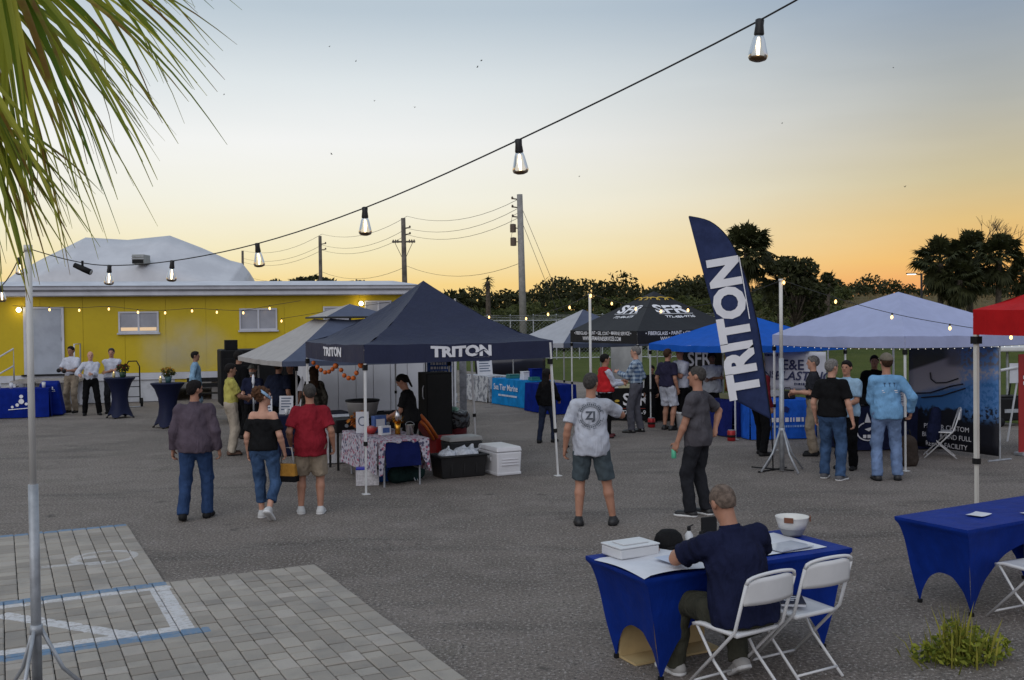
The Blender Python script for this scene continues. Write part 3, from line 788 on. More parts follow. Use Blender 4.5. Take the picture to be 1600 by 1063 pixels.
def bushy_tree(label, base, h, spread, seed, n=16, mat_=None):
    rg = random.Random(seed); t = thing('bushy_tree', label, 'tree', base)
    br = MB(); br.tube([(0, 0, 0), (.1, 0, h * .3), (0, .1, h * .55)], [.22, .17, .10], 7); bl = []
    for i in range(n):
        a = rg.uniform(0, 6.28); r = spread * rg.uniform(.2, .95); z = h * rg.uniform(.35, .9)
        r *= math.sqrt(max(.15, 1 - (z / h - .5) ** 2 * 2.6)); c = (r * math.cos(a), r * math.sin(a), z)
        br.tube([(0, 0, h * .3), (c[0] * .5, c[1] * .5, (z + h * .3) * .5), c], [.09, .05, .02], 5)
        k = rg.uniform(.3, .5) * spread; bl.append((c, (k, k, k * .8), 190))
    br.build('trunk', BARK, t, True); v, f = leaf_cloud(bl, .17, seed)
    obj('crown', fast_mesh('crown', v, f, False), mat_ or L_DARK, t)
    return t
def tall(px, py, depth, base=0.0): return P(px, py, depth).z - base
b = P(1168, 480, 62); fan_palm('tall cabbage palm rising right behind the feather flag', (b.x, 62, 0), tall(1168, 396, 62), 2.15, 70, 1, skirt=16)
b = P(1215, 480, 64); fan_palm('shorter cabbage palm half hidden beside the bushy tree', (b.x, 64, 0), tall(1213, 438, 64), 1.7, 44, 2, skirt=16)
b = P(1243, 480, 60); bushy_tree('dark bushy tree right of the tall palm, above the blue canopy', (b.x, 60, 0), tall(1243, 385, 60), 1.7, 6)
b = P(1280, 470, 66); bushy_tree('thin dark bush between the bushy tree and the small palm', (b.x, 66, 0), tall(1280, 415, 66), 1.1, 9, 7)
b = P(1294, 470, 75); fan_palm('small cabbage palm standing alone above the white canopy', (b.x, 75, bank_h(b.x, 75)), tall(1294, 440, 75) - bank_h(b.x, 75), 1.0, 22, 3, skirt=3)
for px, py, dp, cr, sd, lb in ((1470, 412, 70, 2.35, 11, 'leftmost cabbage palm of the dark clump at right'), (1515, 400, 73, 2.3, 12, 'tallest middle cabbage palm of the dark clump at right'),
                               (1562, 406, 70, 2.2, 13, 'right cabbage palm of the dark clump near the frame edge'), (1500, 438, 69, 2.0, 14, 'low shaggy palm in front of the dark clump'),
                               (1598, 432, 74, 1.6, 15, 'palm at the right frame edge behind the red canopy')):
    b = P(px, 480, dp); fan_palm(lb, (b.x, dp, 0), tall(px, py, dp), cr * .96, 58, sd, skirt=30)
b = P(1518, 480, 78); t = thing('bare_tree', 'bare leafless tree with fine twigs above the palm clump', 'tree', (b.x, 78, 0))
m = MB(); rg = random.Random(5); hb_ = tall(1518, 352, 78)
def twig(p, d, ln, r, k):
    e = p + d * ln; m.tube([p, p.lerp(e, .5) + Vector((rg.uniform(-.1, .1) * ln, 0, 0)), e], [r, r * .8, r * .55], 4, False)
    if k > 0:
        for _ in range(3):
            nd = (d + Vector((rg.uniform(-.8, .8), rg.uniform(-.8, .8), rg.uniform(-.2, .5)))).normalized(); twig(e, nd, ln * .68, r * .55, k - 1)
twig(Vector((0, 0, 0)), Vector((0, 0, 1)), hb_ * .42, .16, 4); m.build('trunk', BARK, t)
# little palm in front of the brush
b = P(763, 500, 66); t = thing('palm_tree', 'thin young palm with a drooping head beside the utility pole', 'palm tree', (b.x, 66, 0))
hp_ = tall(763, 440, 66); MB().tube([(0, 0, 0), (0, 0, hp_)], [.22, .13], 7).build('trunk', BARK, t, True)
m = MB(); rg = random.Random(21)
for i in range(60):
    a = rg.uniform(0, 6.28); e = rg.uniform(-1.4, 1.3); d = Vector((math.cos(a) * math.cos(e), math.sin(a) * math.cos(e), math.sin(e))); w = d.orthogonal().normalized() * .05
    p0 = Vector((0, 0, hp_ + rg.uniform(-.5, .3))); tip = p0 + d * .55 + Vector((0, 0, -.25)); m.add([p0 - w, p0 + w, tip], [(0, 1, 2)])
m.build('crown', L_PALM, t)

# ---- utility poles and wires
WOOD = mat('weathered pole wood', (.12, .105, .09), .9, .25, 2, .5, 30, .01); CONC = mat('concrete pole', (.27, .26, .25), .9, .12, 3, .3, 40, .005)
WIRE = mat('dark wire', (.02, .02, .022), .6, .05)
PORC = mat('brown insulator', (.10, .07, .05), .4, .1)
def upole(label, px, ytop, ybase, depth, dia, mat_, arms, lean=0.0):
    b = P(px, ybase, depth); tp = P(px - lean, ytop, depth)
    t = thing('utility_pole', label, 'utility pole', (b.x, depth, 0), 0, 'utility poles along the road')
    top = Vector((tp.x - b.x, 0, tp.z)); m = MB().tube([(0, 0, 0), top], [dia * .62, dia * .45], 10); m.build('pole', mat_, t, True)
    for kind, yy in arms:
        z = P(px, yy, depth).z; x = top.x * z / top.z
        if kind == 'cross':
            MB().box(x - 1.0, x + 1.0, -.12, .02, z - .07, z + .07).build('crossarm', WOOD, t)
            for dx in (-.9, -.7, -.5, .5, .7, .9): MB().lathe([(.05, 0), (.07, .08), (.04, .1), (.07, .2), (.03, .3)], (x + dx, -.05, z - .1), 8).build('insulator', PORC, t)
            MB().tube([(x - .8, 0, z), (x, 0, z - 1.7)], .03, 4).tube([(x + .8, 0, z), (x, 0, z - 1.7)], .03, 4).build('brace', WOOD, t)
        elif kind == 'pin':
            sd_ = 1 if px < 700 else -1
            MB().tube([(x, 0, z), (x + sd_ * .55, 0, z + .08)], .05, 5).lathe([(.06, 0), (.09, .1), (.05, .2)], (x + sd_ * .55, 0, z + .03), 7).build('insulator', PORC, t)
        elif kind == 'can':
            MB().lathe([(.05, -.3), (.22, -.28), (.22, .3), (.05, .34)], (x - .55, 0, z), 10).tube([(x - .55, 0, z), (x, 0, z)], .04, 4).build('transformer', PORC, t)
            MB().tube([(x - .7, 0, z + .3), (x - .6, 0, z + .9), (x, 0, z + 1.2)], .02, 4).build('jumper_wire', WIRE, t)
        elif kind == 'guy':
            MB().tube([(x, 0, z), (x + 4.2, 0, .5)], .022, 4).tube([(x, 0, z - 1), (x + 3.6, 0, .5)], .022, 4).build('guy_wire', WIRE, t)
    return t
upole('near concrete utility pole with transformers and guy wires, right of the navy tent peak', 818, 304, 500, 74, .46, CONC, [('pin', 312), ('pin', 325), ('pin', 340), ('can', 357), ('can', 378), ('guy', 318)], lean=6)
upole('utility pole with a crossarm of insulators above the yellow building end', 634, 341, 500, 88, .42, WOOD, [('pin', 357), ('pin', 367), ('cross', 378)], lean=4)
upole('plain utility pole farther back above the yellow building', 502, 369, 500, 104, .36, WOOD, [('pin', 382), ('pin', 391)], lean=2)
upole('short distant utility pole right of the white wrapped boat', 380, 392, 500, 122, .3, WOOD, [], lean=1)
def wire(label, pts, sag, r):
    m = MB()
    for a, b in zip(pts, pts[1:]):
        m.tube([a.lerp(b, i / 10) - ZV * sag * 4 * (i / 10) * (1 - i / 10) for i in range(11)], r, 4, False)
    return tag(m.build('power_line', WIRE), label, 'power line', 'power lines between the utility poles')
for i, (y0, y1, y2, y3) in enumerate(((311, 338, 366, 392), (325, 357, 383, 404), (340, 367, 391, 410), (412, 416, 425, 430))):
    wire(('topmost', 'second', 'third', 'lowest')[i] + ' power line strung between the utility poles',
         [P(811, y0, 74), P(636, y1, 88), P(503, y2, 104), P(380, y3, 122)], .9, .017)

# street lamp near the right palms
b = P(1440, 480, 66); t = thing('street_lamp', 'lit street lamp arm in front of the dark palm clump', 'street lamp', (b.x, 66, 0))
z = P(1440, 427, 66).z; MB().tube([(0, 0, 0), (0, 0, z)], .07, 7).tube([(0, 0, z - .1), (-.5, 0, z - .02)], .04, 6).build('pole', WIRE, t)
MB().box(-.95, -.35, -.12, .12, z - .06, z + .02).build('lamp_head', WIRE, t); MB().box(-.9, -.4, -.13, .1, z - .085, z - .062).build('lamp_lens', emit('street lamp light', (1, .95, .85), 6), t)

# chain link fence with barbed wire
t = thing('chain_link_fence', 'chain link fence with posts and wire strands in front of the scrub', 'fence')
GALV = mat('galvanised steel', (.36, .38, .41), .45, .15, 8, .2, 60, .002, metal=.35)
fz = 62.0; x0 = P(690, 500, fz).x; x1 = P(1120, 500, fz).x
pm = None; nx = 13
for i in range(nx):
    x = x0 + (x1 - x0) * i / (nx - 1)
    if pm is None:
        pm = MB().tube([(0, 0, 0), (0, 0, 2.45), (0, -.25, 2.75)], .04, 6).build('post', GALV, t); pm.location = (x, fz, 0)
    else:
        c = pm.copy(); COL.objects.link(c); c.parent = t; c.location = (x, fz, 0)
m = MB()
for z in (.1, 2.4): m.tube([(x0, fz, z), (x1, fz, z)], .03, 5)
m.build('rail', GALV, t)
m = MB()
for k in range(3): m.tube([(x0, fz - .07 * k, 2.5 + .1 * k), (x1, fz - .07 * k, 2.5 + .1 * k)], .012, 4)
m.build('barbed_wire', GALV, t)
m = MB(); k = 0
xx = x0 - 2.4
while xx < x1:
    for s_ in (1, -1):
        a = Vector((xx if s_ > 0 else xx + 2.3, fz, .1)); e = Vector((xx + 2.3 if s_ > 0 else xx, fz, 2.4))
        m.tube([a, e], .0045, 3, False)
    xx += .22
o = m.build('wire_mesh', GALV, t); o['kind'] = 'stuff'

# ---- shrink-wrapped boat behind the building
s = NT('white shrink wrap')
vec = s.n('ShaderNodeTexCoord').outputs['Object']
w_ = s.noise(vec, .9, 4, .6); col = s.mix(s.ss(w_, .3, .7), (.46, .465, .50, 1), (.54, .545, .58, 1)); s.pbsdf(col, .45, s.bump(s.noise(vec, .8, 3, .5), .35, .12), Specular_IOR_Level=.4)
WRAP = s.m
zb = 46.0
base = P(190, 500, zb); t = thing('wrapped_boat', 'tall boat sealed in white shrink wrap behind the yellow building', 'boat', (base.x, zb, 0))
prof = [(-30, 448), (0, 424), (45, 400), (80, 383), (112, 367), (180, 371), (248, 364), (300, 384), (345, 404), (365, 409), (377, 424), (386, 452), (388, 500)]
prof = [(-60, 500)] + prof
pts = [P(x, y, zb) for x, y in prof]
m = MB(); nV = 8
def wrap_pt(a, b):
    k = a * (len(pts) - 1); i = min(int(k), len(pts) - 2); p = pts[i].lerp(pts[i + 1], k - i)
    kp = b * 4; j_ = min(int(kp), 3); pr_ = [(-3.6, 0), (-3.2, .74), (0, 1.0), (3.2, .74), (3.6, 0)]; y = pr_[j_][0] + (pr_[j_ + 1][0] - pr_[j_][0]) * (kp - j_); top = pr_[j_][1] + (pr_[j_ + 1][1] - pr_[j_][1]) * (kp - j_)
    return (p.x - base.x, y + 1.5, 0 + (p.z) * top)
m.grid(wrap_pt, 78, 16, True); hull = m.build('shrink_wrap', WRAP, t, True)
# square vent cap with dark opening under a small hood
vp = P(210, 407, zb - 2.4)
vx_, vz_ = vp.x - base.x, vp.z
MB().box(vx_ - .26, vx_ + .26, -2.0, -1.2, vz_ - .12, vz_ + .28).build('vent', mat('vent plastic', (.30, .31, .30), .6, .1), t, bevel=.02)
MB().box(vx_ - .24, vx_ + .24, -2.03, -2.005, vz_ - .10, vz_ + .05).build('vent_opening', BLACKISH, t)
for zz in (vz_ + .08, vz_ + .18): MB().box(vx_ - .27, vx_ + .27, -2.04, -2.005, zz, zz + .03).build('vent_slat', GALV, t)

# ---- long yellow site building
YEL = NT('yellow painted siding'); s = YEL
vec = s.n('ShaderNodeTexCoord').outputs['Object']; a_ = s.noise(vec, .5, 5, .6); b_ = s.noise(vec, 9, 4, .6)
col = s.mix(s.ss(a_, .3, .7), (.47, .34, .003, 1), (.54, .395, .004, 1)); col = s.mix(s.math('MULTIPLY', s.ss(b_, .5, .8), .22), col, (.31, .23, .012, 1)); s.pbsdf(col, .55, s.bump(b_, .15, .01), Specular_IOR_Level=.4)
YELLOW = s.m
WPAINT = mat('white painted metal', (.50, .51, .56), .5, .08, 1.5, .1, 30, .003, dirt=.12)
GREYP = mat('grey skirting', (.46, .47, .50), .6, .1, 2, .15, 30, .003, dirt=.25)
GLASS = mat('dim window glass', (.30, .31, .35), .08, .12, 1.2, spec=.9)  # sky reflection put into the pale base colour of the panes
BLIND = mat('pale window blind', (.42, .44, .47), .5, .06, 1.5)
BA = Vector((-15.55, 31.0, 0)); BD = Vector((.969, .246, 0)).normalized(); BANG = math.atan2(BD.y, BD.x); BNn = Vector((BD.y, -BD.x, 0))
bt = thing('yellow_building', 'long low yellow building with white roof edge and raised floor', 'building', BA, BANG)
def bx(px):                                   # distance along the facade where this sight line meets it
    d = ray(px, 500); A = BA
    k = (A.x * d.y - A.y * d.x) / (BD.y * d.x - BD.x * d.y); return k
LB = bx(641); X0 = -5.0
YB, YT, RT = .93, 3.33, 3.70
pan = None
np_ = 0
xx = X0
while xx < LB - .05:                          # upright sheets with narrow joints between them
    w = min(1.22, LB - xx)
    MB().box(xx + .004, xx + w - .004, 0, .12, YB, YT).build('wall_panel', YELLOW, bt)
    xx += 1.22
MB().box(X0, LB, .03, 7.0, .6, YT - .003).build('inner_wall', YELLOW, bt)
MB().box(X0, LB + .02, -.03, .2, YB - .22, YB - .005).build('floor_beam', WPAINT, bt)
xx = X0
while xx < 5.0:
    MB().box(xx + .006, min(xx + 1.2, 5.0) - .006, .02, .06, .02, YB - .23).build('skirt_panel', GREYP, bt); xx += 1.2
while xx < LB:
    MB().box(xx + .3, xx + .55, .4, .8, 0, YB - .23).build('pier_block', CONC, bt); xx += 2.2
MB().box(X0 - .2, LB + .25, -.30, 7.3, YT, YT + .12).build('soffit', WPAINT, bt)
MB().box(X0 - .2, LB + .25, -.36, -.301, YT + .02, RT - .04).build('fascia', WPAINT, bt, bevel=.01)
MB().box(X0 - .25, LB + .3, -.40, -.361, YT + .16, YT + .21).build('gutter_lip', mat('dark grey trim', (.12, .12, .13), .6, .1), bt)  # plain dark grey lip along the fascia
m = MB(); m.add([(X0 - .25, -.42, RT - .05), (LB + .3, -.42, RT - .05), (LB + .3, 7.4, RT - .05), (X0 - .25, 7.4, RT - .05), (X0 + .2, .5, RT + .12), (LB - .5, .5, RT + .12), (LB - .5, 6.6, RT + .12), (X0 + .2, 6.6, RT + .12)],
     [(0, 1, 5, 4), (1, 2, 6, 5), (2, 3, 7, 6), (3, 0, 4, 7), (4, 5, 6, 7)])
m.build('roof', WPAINT, bt, smooth=False)
def bz(px, py):
    k = bx(px); p = BA + BD * k; return P(px, py, p.y).z
def window(px0, px1, py0, py1, open_=False):
    x0, x1, z1, z0 = bx(px0), bx(px1), bz((px0 + px1) / 2, py0), bz((px0 + px1) / 2, py1); xm = (x0 + x1) / 2; e = .05
    w = MB().box(x0, x1, -.05, -.002, z0, z0 + e).box(x0, x1, -.05, -.002, z1 - e, z1).box(x0, x0 + e, -.05, -.002, z0 + e, z1 - e).box(x1 - e, x1, -.05, -.002, z0 + e, z1 - e).box(xm - .03, xm + .03, -.048, -.002, z0 + e, z1 - e).build('window', WPAINT, bt)
    for a, b_ in ((x0 + e, xm - .03), (xm + .03, x1 - e)):
        MB().box(a + .003, b_ - .003, -.022, -.016, z0 + e + .003, z1 - e - .003).build('pane', GLASS, w)
        MB().box(a + .02, b_ - .02, -.014, -.006, z0 + e + (.0 if not open_ else .32 * (z1 - z0)), z1 - e - .01).build('blind', BLIND, w)
    MB().box(x0 - .04, x1 + .04, -.09, -.003, z0 - .05, z0 - .003).build('sill', WPAINT, w)
    return x0, x1, z0, z1
r = window(185, 248, 487, 520, True)
MB().box(r[0] + .07, r[1] - .07, -.0275, -.0235, r[2] + .06, r[2] + .25 * (r[3] - r[2])).build('window_glow', emit('window glow', (1.0, .72, .46), .75), bt)  # glowing strip over the pane stands in for light in the lower window
window(374, 433, 482, 516); window(505, 548, 479, 512); window(570, 612, 470, 506)
def door(px0, px1, py0, py1):
    x0, x1, z1, z0 = bx(px0), bx(px1), bz((px0 + px1) / 2, py0), bz((px0 + px1) / 2, py1)
    d = MB().box(x0 + .06, x1 - .06, -.045, -.01, z0, z1 - .06).build('door', mat('pale grey door', (.33, .36, .42), .5, .08, 2, .05, 20, .002), bt, bevel=.006)
    MB().box(x0 - .02, x0 + .055, -.07, -.003, z0, z1).box(x1 - .055, x1 + .02, -.07, -.003, z0, z1).box(x0 + .055, x1 - .055, -.07, -.003, z1 - .055, z1).build('door_frame', WPAINT, d)
    for z in (z0 + .25, (z0 + z1) / 2, z1 - .35): MB().box(x1 - .075, x1 - .05, -.085, -.046, z, z + .11).build('hinge', GALV, d)
    MB().tube([(x0 + .12, -.09, z0 + .95), (x0 + .22, -.09, z0 + .95)], .015, 6).tube([(x0 + .12, -.045, z0 + .95), (x0 + .12, -.09, z0 + .95)], .012, 6).build('handle', GALV, d)
    MB().box(x0 - .1, x1 + .1, -.10, .02, z0 - .05, z0 - .003).build('threshold', BLACKISH, d)
    return x0, x1, z0, z1
dx0, dx1, dz0, dz1 = door(38, 99, 480, 585)
LAMPG = emit('wall lamp light', (1, .80, .35), 9)
for px, py, lb in ((31, 486, 0), (564, 476, 0)):
    x, z = bx(px), bz(px, py)
    w = MB().box(x - .07, x + .07, -.06, -.003, z - .02, z + .1).build('wall_lamp', BLACKISH, bt)
    MB().sphere((x, -.13, z + .03), .075, 12, 8).build('lamp_globe', LAMPG, w, True)
    li = bpy.data.lights.new('wall_lamp_light', 'POINT'); li.energy = 1.6; li.color = (1, .82, .45); li.shadow_soft_size = .08
    lo_ = bpy.data.objects.new('wall_lamp_light', li); COL.objects.link(lo_); lo_.parent = bt; lo_.location = (x, -.3, z + .03)
# steps landing and handrails by the door
t = thing('entrance_landing', 'raised landing with white handrails below the pale door', 'landing', BA, BANG)
MB().box(dx0 - .15, dx1 + .6, -1.35, -.12, YB - .18, YB - .1).build('deck', mat('worn decking', (.30, .28, .27), .8, .2, 4, .2, 40, .004), t)
for x in (dx0 - .05, dx1 + .5):
    for y in (-1.3, -.2): MB().box(x - .045, x + .045, y - .045, y + .045, 0, YB - .18).build('post', WPAINT, t)
rl = MB().tube([(dx1 + .5, -1.3, YB - .1), (dx1 + .5, -1.3, YB + .95), (dx1 + .5, -.2, YB + .95), (dx1 + .5, -.2, YB - .1)], .022, 6).build('handrail', WPAINT, t, True)
MB().tube([(dx0 - .05, -1.3, YB - .1), (dx0 - .05, -1.3, YB + .85), (dx0 - 1.85, -1.3, YB - .25)], .028, 6).tube([(dx0 - .05, -1.3, YB + .35), (dx0 - 1.5, -1.3, YB - .5)], .024, 6).tube([(dx0 - 1.85, -1.3, YB - .25), (dx0 - 1.85, -1.3, 0)], .022, 6).build('handrail', WPAINT, t, True)
for k in range(4): MB().box(dx0 - .44 - .3 * k, dx0 - .16 - .3 * k, -1.3, -.15, YB - .33 - .17 * k, YB - .29 - .17 * k).build('step', GREYP, t)

# ---- paved parking bays
PO = G(258, 914)                               # inner corner of the paving
def pa(px, py):
    q = G(px, py) - PO; return q.dot(U2), -q.dot(W2)
s = NT('concrete paver'); geo = s.n('ShaderNodeNewGeometry'); pos = geo.outputs['Position']
def dotn(vec):
    x = s.n('ShaderNodeVectorMath', operation='DOT_PRODUCT'); s.l(pos, x.inputs[0]); x.inputs[1].default_value = vec; return x.outputs['Value']
pa_ = s.math('SUBTRACT', dotn(tuple(U2)), PO.dot(U2)); pb_ = s.math('SUBTRACT', dotn(tuple(-W2)), -PO.dot(W2))
def seg(p0, p1, hw):
    (x0, y0), (x1, y1) = p0, p1; L = math.hypot(x1 - x0, y1 - y0); tx, ty = (x1 - x0) / L, (y1 - y0) / L
    dx = s.math('SUBTRACT', pa_, x0); dy = s.math('SUBTRACT', pb_, y0)
    al = s.math('ADD', s.math('MULTIPLY', dx, tx), s.math('MULTIPLY', dy, ty)); ac = s.math('ABSOLUTE', s.math('SUBTRACT', s.math('MULTIPLY', dx, -ty), s.math('MULTIPLY', dy, -tx)))
    inb = s.math('MULTIPLY', s.math('GREATER_THAN', al, 0), s.math('LESS_THAN', al, L))
    return s.math('MULTIPLY', s.math('LESS_THAN', ac, hw), inb)
def mx_(*a):
    r = a[0]
    for b in a[1:]: r = s.math('MAXIMUM', r, b)
    return r
e_far = pa(195, 822)[1]; aR = pa(312, 991); bLow = aR[1]
white = mx_(seg((-6, .20), (.02, .20), .055), seg((-.085, .14), (-.085, bLow - .10), .085), seg((-6, bLow - .15), (.0, bLow - .15), .06), seg(pa(0, 966), pa(222, 1001), .075))
blue = mx_(seg((-6, .06), (.0, .06), .075), seg((-6, bLow - .005), (.10, bLow - .005), .078), seg((-6, e_far + .06), (-.02, e_far + .06), .07))
rc = pa(163, 875); dd_ = s.math('SQRT', s.math('ADD', s.math('POWER', s.math('SUBTRACT', pa_, rc[0]), 2.0), s.math('POWER', s.math('SUBTRACT', pb_, rc[1]), 2.0)))
ringm = s.math('LESS_THAN', s.math('ABSOLUTE', s.math('SUBTRACT', dd_, .30)), .035)
white2 = mx_(ringm, seg(pa(64, 891), pa(165, 882), .04), seg(pa(112, 879), pa(150, 874), .05))
oi = s.n('ShaderNodeObjectInfo').outputs['Random']; isl = geo.outputs['Random Per Island']
rnd = s.math('FRACT', s.math('ADD', s.math('MULTIPLY', oi, 7.31), isl))
grain = s.noise(pos, 70, 3, .6); blot = s.noise(pos, 2.2, 5, .65)
col = s.mix(rnd, (.265, .236, .205, 1), (.365, .33, .288, 1))
tint = s.math('FRACT', s.math('MULTIPLY', rnd, 13.7)); col = s.mix(s.math('MULTIPLY', s.math('GREATER_THAN', tint, .86), .4), col, (.44, .40, .365, 1))
col = s.mix(s.math('MULTIPLY', s.ss(blot, .42, .72), .45), col, (.17, .165, .16, 1)); col = s.mix(s.math('MULTIPLY', s.ss(grain, .55, .75), .3), col, (.12, .12, .12, 1))
wear = s.ss(s.noise(pos, 26, 4, .7), .40, .52); 
wf = s.math('MULTIPLY', s.math('MAXIMUM', white, s.math('MULTIPLY', white2, .6)), s.math('ADD', s.math('MULTIPLY', wear, .38), .40)); bf = s.math('MULTIPLY', blue, s.math('ADD', s.math('MULTIPLY', wear, .35), .45))
col = s.mix(wf, col, (.60, .60, .62, 1)); col = s.mix(bf, col, (.095, .205, .35, 1))
s.pbsdf(col, .85, s.bump(grain, .4, .004), Specular_IOR_Level=.25)
PAVER = s.m
JOINT = mat('joint sand', (.035, .033, .03), .95, .3, 8, .5, 120, .003)
a_far = pa(495, 888)[0]
m = MB(); z = .005
for (a0, a1, b0, b1) in ((-6.5, 0, e_far, 0), (-6.5, a_far, 0, 6.0)):
    vs = [PO + U2 * a - W2 * b for a, b in ((a0, b0), (a1, b0), (a1, b1), (a0, b1))]; m.add([(v.x, v.y, z) for v in vs], [(3, 2, 1, 0)])
pave = struct(m.build('pavement', JOINT))
def paver_mesh(w, l):
    g_ = .0038; t_ = .009; x, y = w / 2 - g_, l / 2 - g_ - .0055; x2, y2 = x - t_, y - t_; h = .028
    vs = [(-x, -y, 0), (x, -y, 0), (x, y, 0), (-x, y, 0), (-x, -y, h - .006), (x, -y, h - .006), (x, y, h - .006), (-x, y, h - .006), (-x2, -y2, h), (x2, -y2, h), (x2, y2, h), (-x2, y2, h)]
    fs = [(8, 9, 10, 11)] + [(i, (i + 1) % 4, 4 + (i + 1) % 4, 4 + i) for i in range(4)] + [(4 + i, 4 + (i + 1) % 4, 8 + (i + 1) % 4, 8 + i) for i in range(4)]
    return vs, fs
rg = random.Random(12); cw = .155; pieces = []
for (a0, a1, b0, b1) in ((-6.5, 0, e_far, 0), (-6.5, a_far, 0, 6.0)):
    k = int(round((a1 - a0) / cw))
    for c in range(k):
        a = a1 - (c + .5) * cw; b = b0
        edge = c == 0
        while b < b1 - .02:
            l = .232 if edge else rg.choice((.155, .155, .232, .232))
            l = min(l, b1 - b)
            if l > .05: pieces.append((a, b + l / 2, cw, l))
            b += l
def proj(p):
    d = Vector(p) - Vector((0, 0, HCAM)); y = d.dot(_F); return CX + F_PX * d.dot(_R) / y, CY - F_PX * d.dot(_U) / y, y
vis = []
for q in pieces:
    c = PO + U2 * q[0] - W2 * q[1]
    if c.y < 3: continue
    x, y, dd = proj(c)
    if -60 < x < 1660 and y < 1110: vis.append((q[2] * q[3] / dd ** 3, q, (0 <= x <= 1600 and y < 1063)))
vis.sort(key=lambda t_: (not t_[2], -t_[0]))
meshes = {}
rest = MB(); ang_p = ANG
for i, (sz, q, inn) in enumerate(vis):
    c = PO + U2 * q[0] - W2 * q[1]; dz = .001 + rg.uniform(-.0025, .0025); dr = rg.uniform(-.022, .022)
    if i < 300:
        key = round(q[3], 3)
        if key not in meshes:
            vs, fs = paver_mesh(q[2], q[3]); meshes[key] = fast_mesh('paver', vs, fs, False); meshes[key].materials.append(PAVER)
        o = bpy.data.objects.new('paver', meshes[key]); COL.objects.link(o); o.parent = pave
        o.location = (c.x, c.y, dz); o.rotation_euler = (rg.uniform(-.014, .014), rg.uniform(-.014, .014), ang_p + dr)
    else:
        vs, fs = paver_mesh(q[2], q[3]); ca, sa = math.cos(ang_p + dr), math.sin(ang_p + dr)
        rest.add([(c.x + x * ca - y * sa, c.y + x * sa + y * ca, z_ + dz) for x, y, z_ in vs], fs)
o = rest.build('paver_field', PAVER, pave); o['kind'] = 'stuff'
# ================================================================== stalls and furniture
def fit(v, w, h):
    v = v.copy(); mn = v.min(0); mx = v.max(0); v[:, :2] -= ((mn + mx) / 2)[:2]
    v[:, 0] *= w / (mx[0] - mn[0]); v[:, 1] *= h / (mx[1] - mn[1]); return v
def wordmark(bold=.05): return text_geo('TRITON', 1.0, bold=bold, space=.98)
def swoosh(w, h):
    """wave stroke and rule that go with the word mark"""
    m = MB(); n = 10; top, bot = [], []
    for i in range(n + 1):
        t = i / n; x = w * (.20 + .24 * t); y = -h * .12 - h * .16 * math.sin(t * 6.0) ; th = h * .055 * math.sin(math.pi * min(max(t, .02), .98)) + .002
        top.append((x, y + th, 0)); bot.append((x, y - th, 0))
    m.add(top + bot, [(i, n + 1 + i, n + 2 + i, i + 1) for i in range(n)])
    m.add([(w * .12, -h * .66, 0), (w * .5, -h * .66, 0), (w * .5, -h * .61, 0), (w * .12, -h * .61, 0)], [(0, 1, 2, 3)])
    return np.array(m.v), m.f
LEG_W = mat('white canopy leg', (.66, .66, .66), .4, .05, 4, metal=.0)
LEG_G = mat('grey canopy leg', (.38, .38, .38), .45, .08, 4, metal=.3)

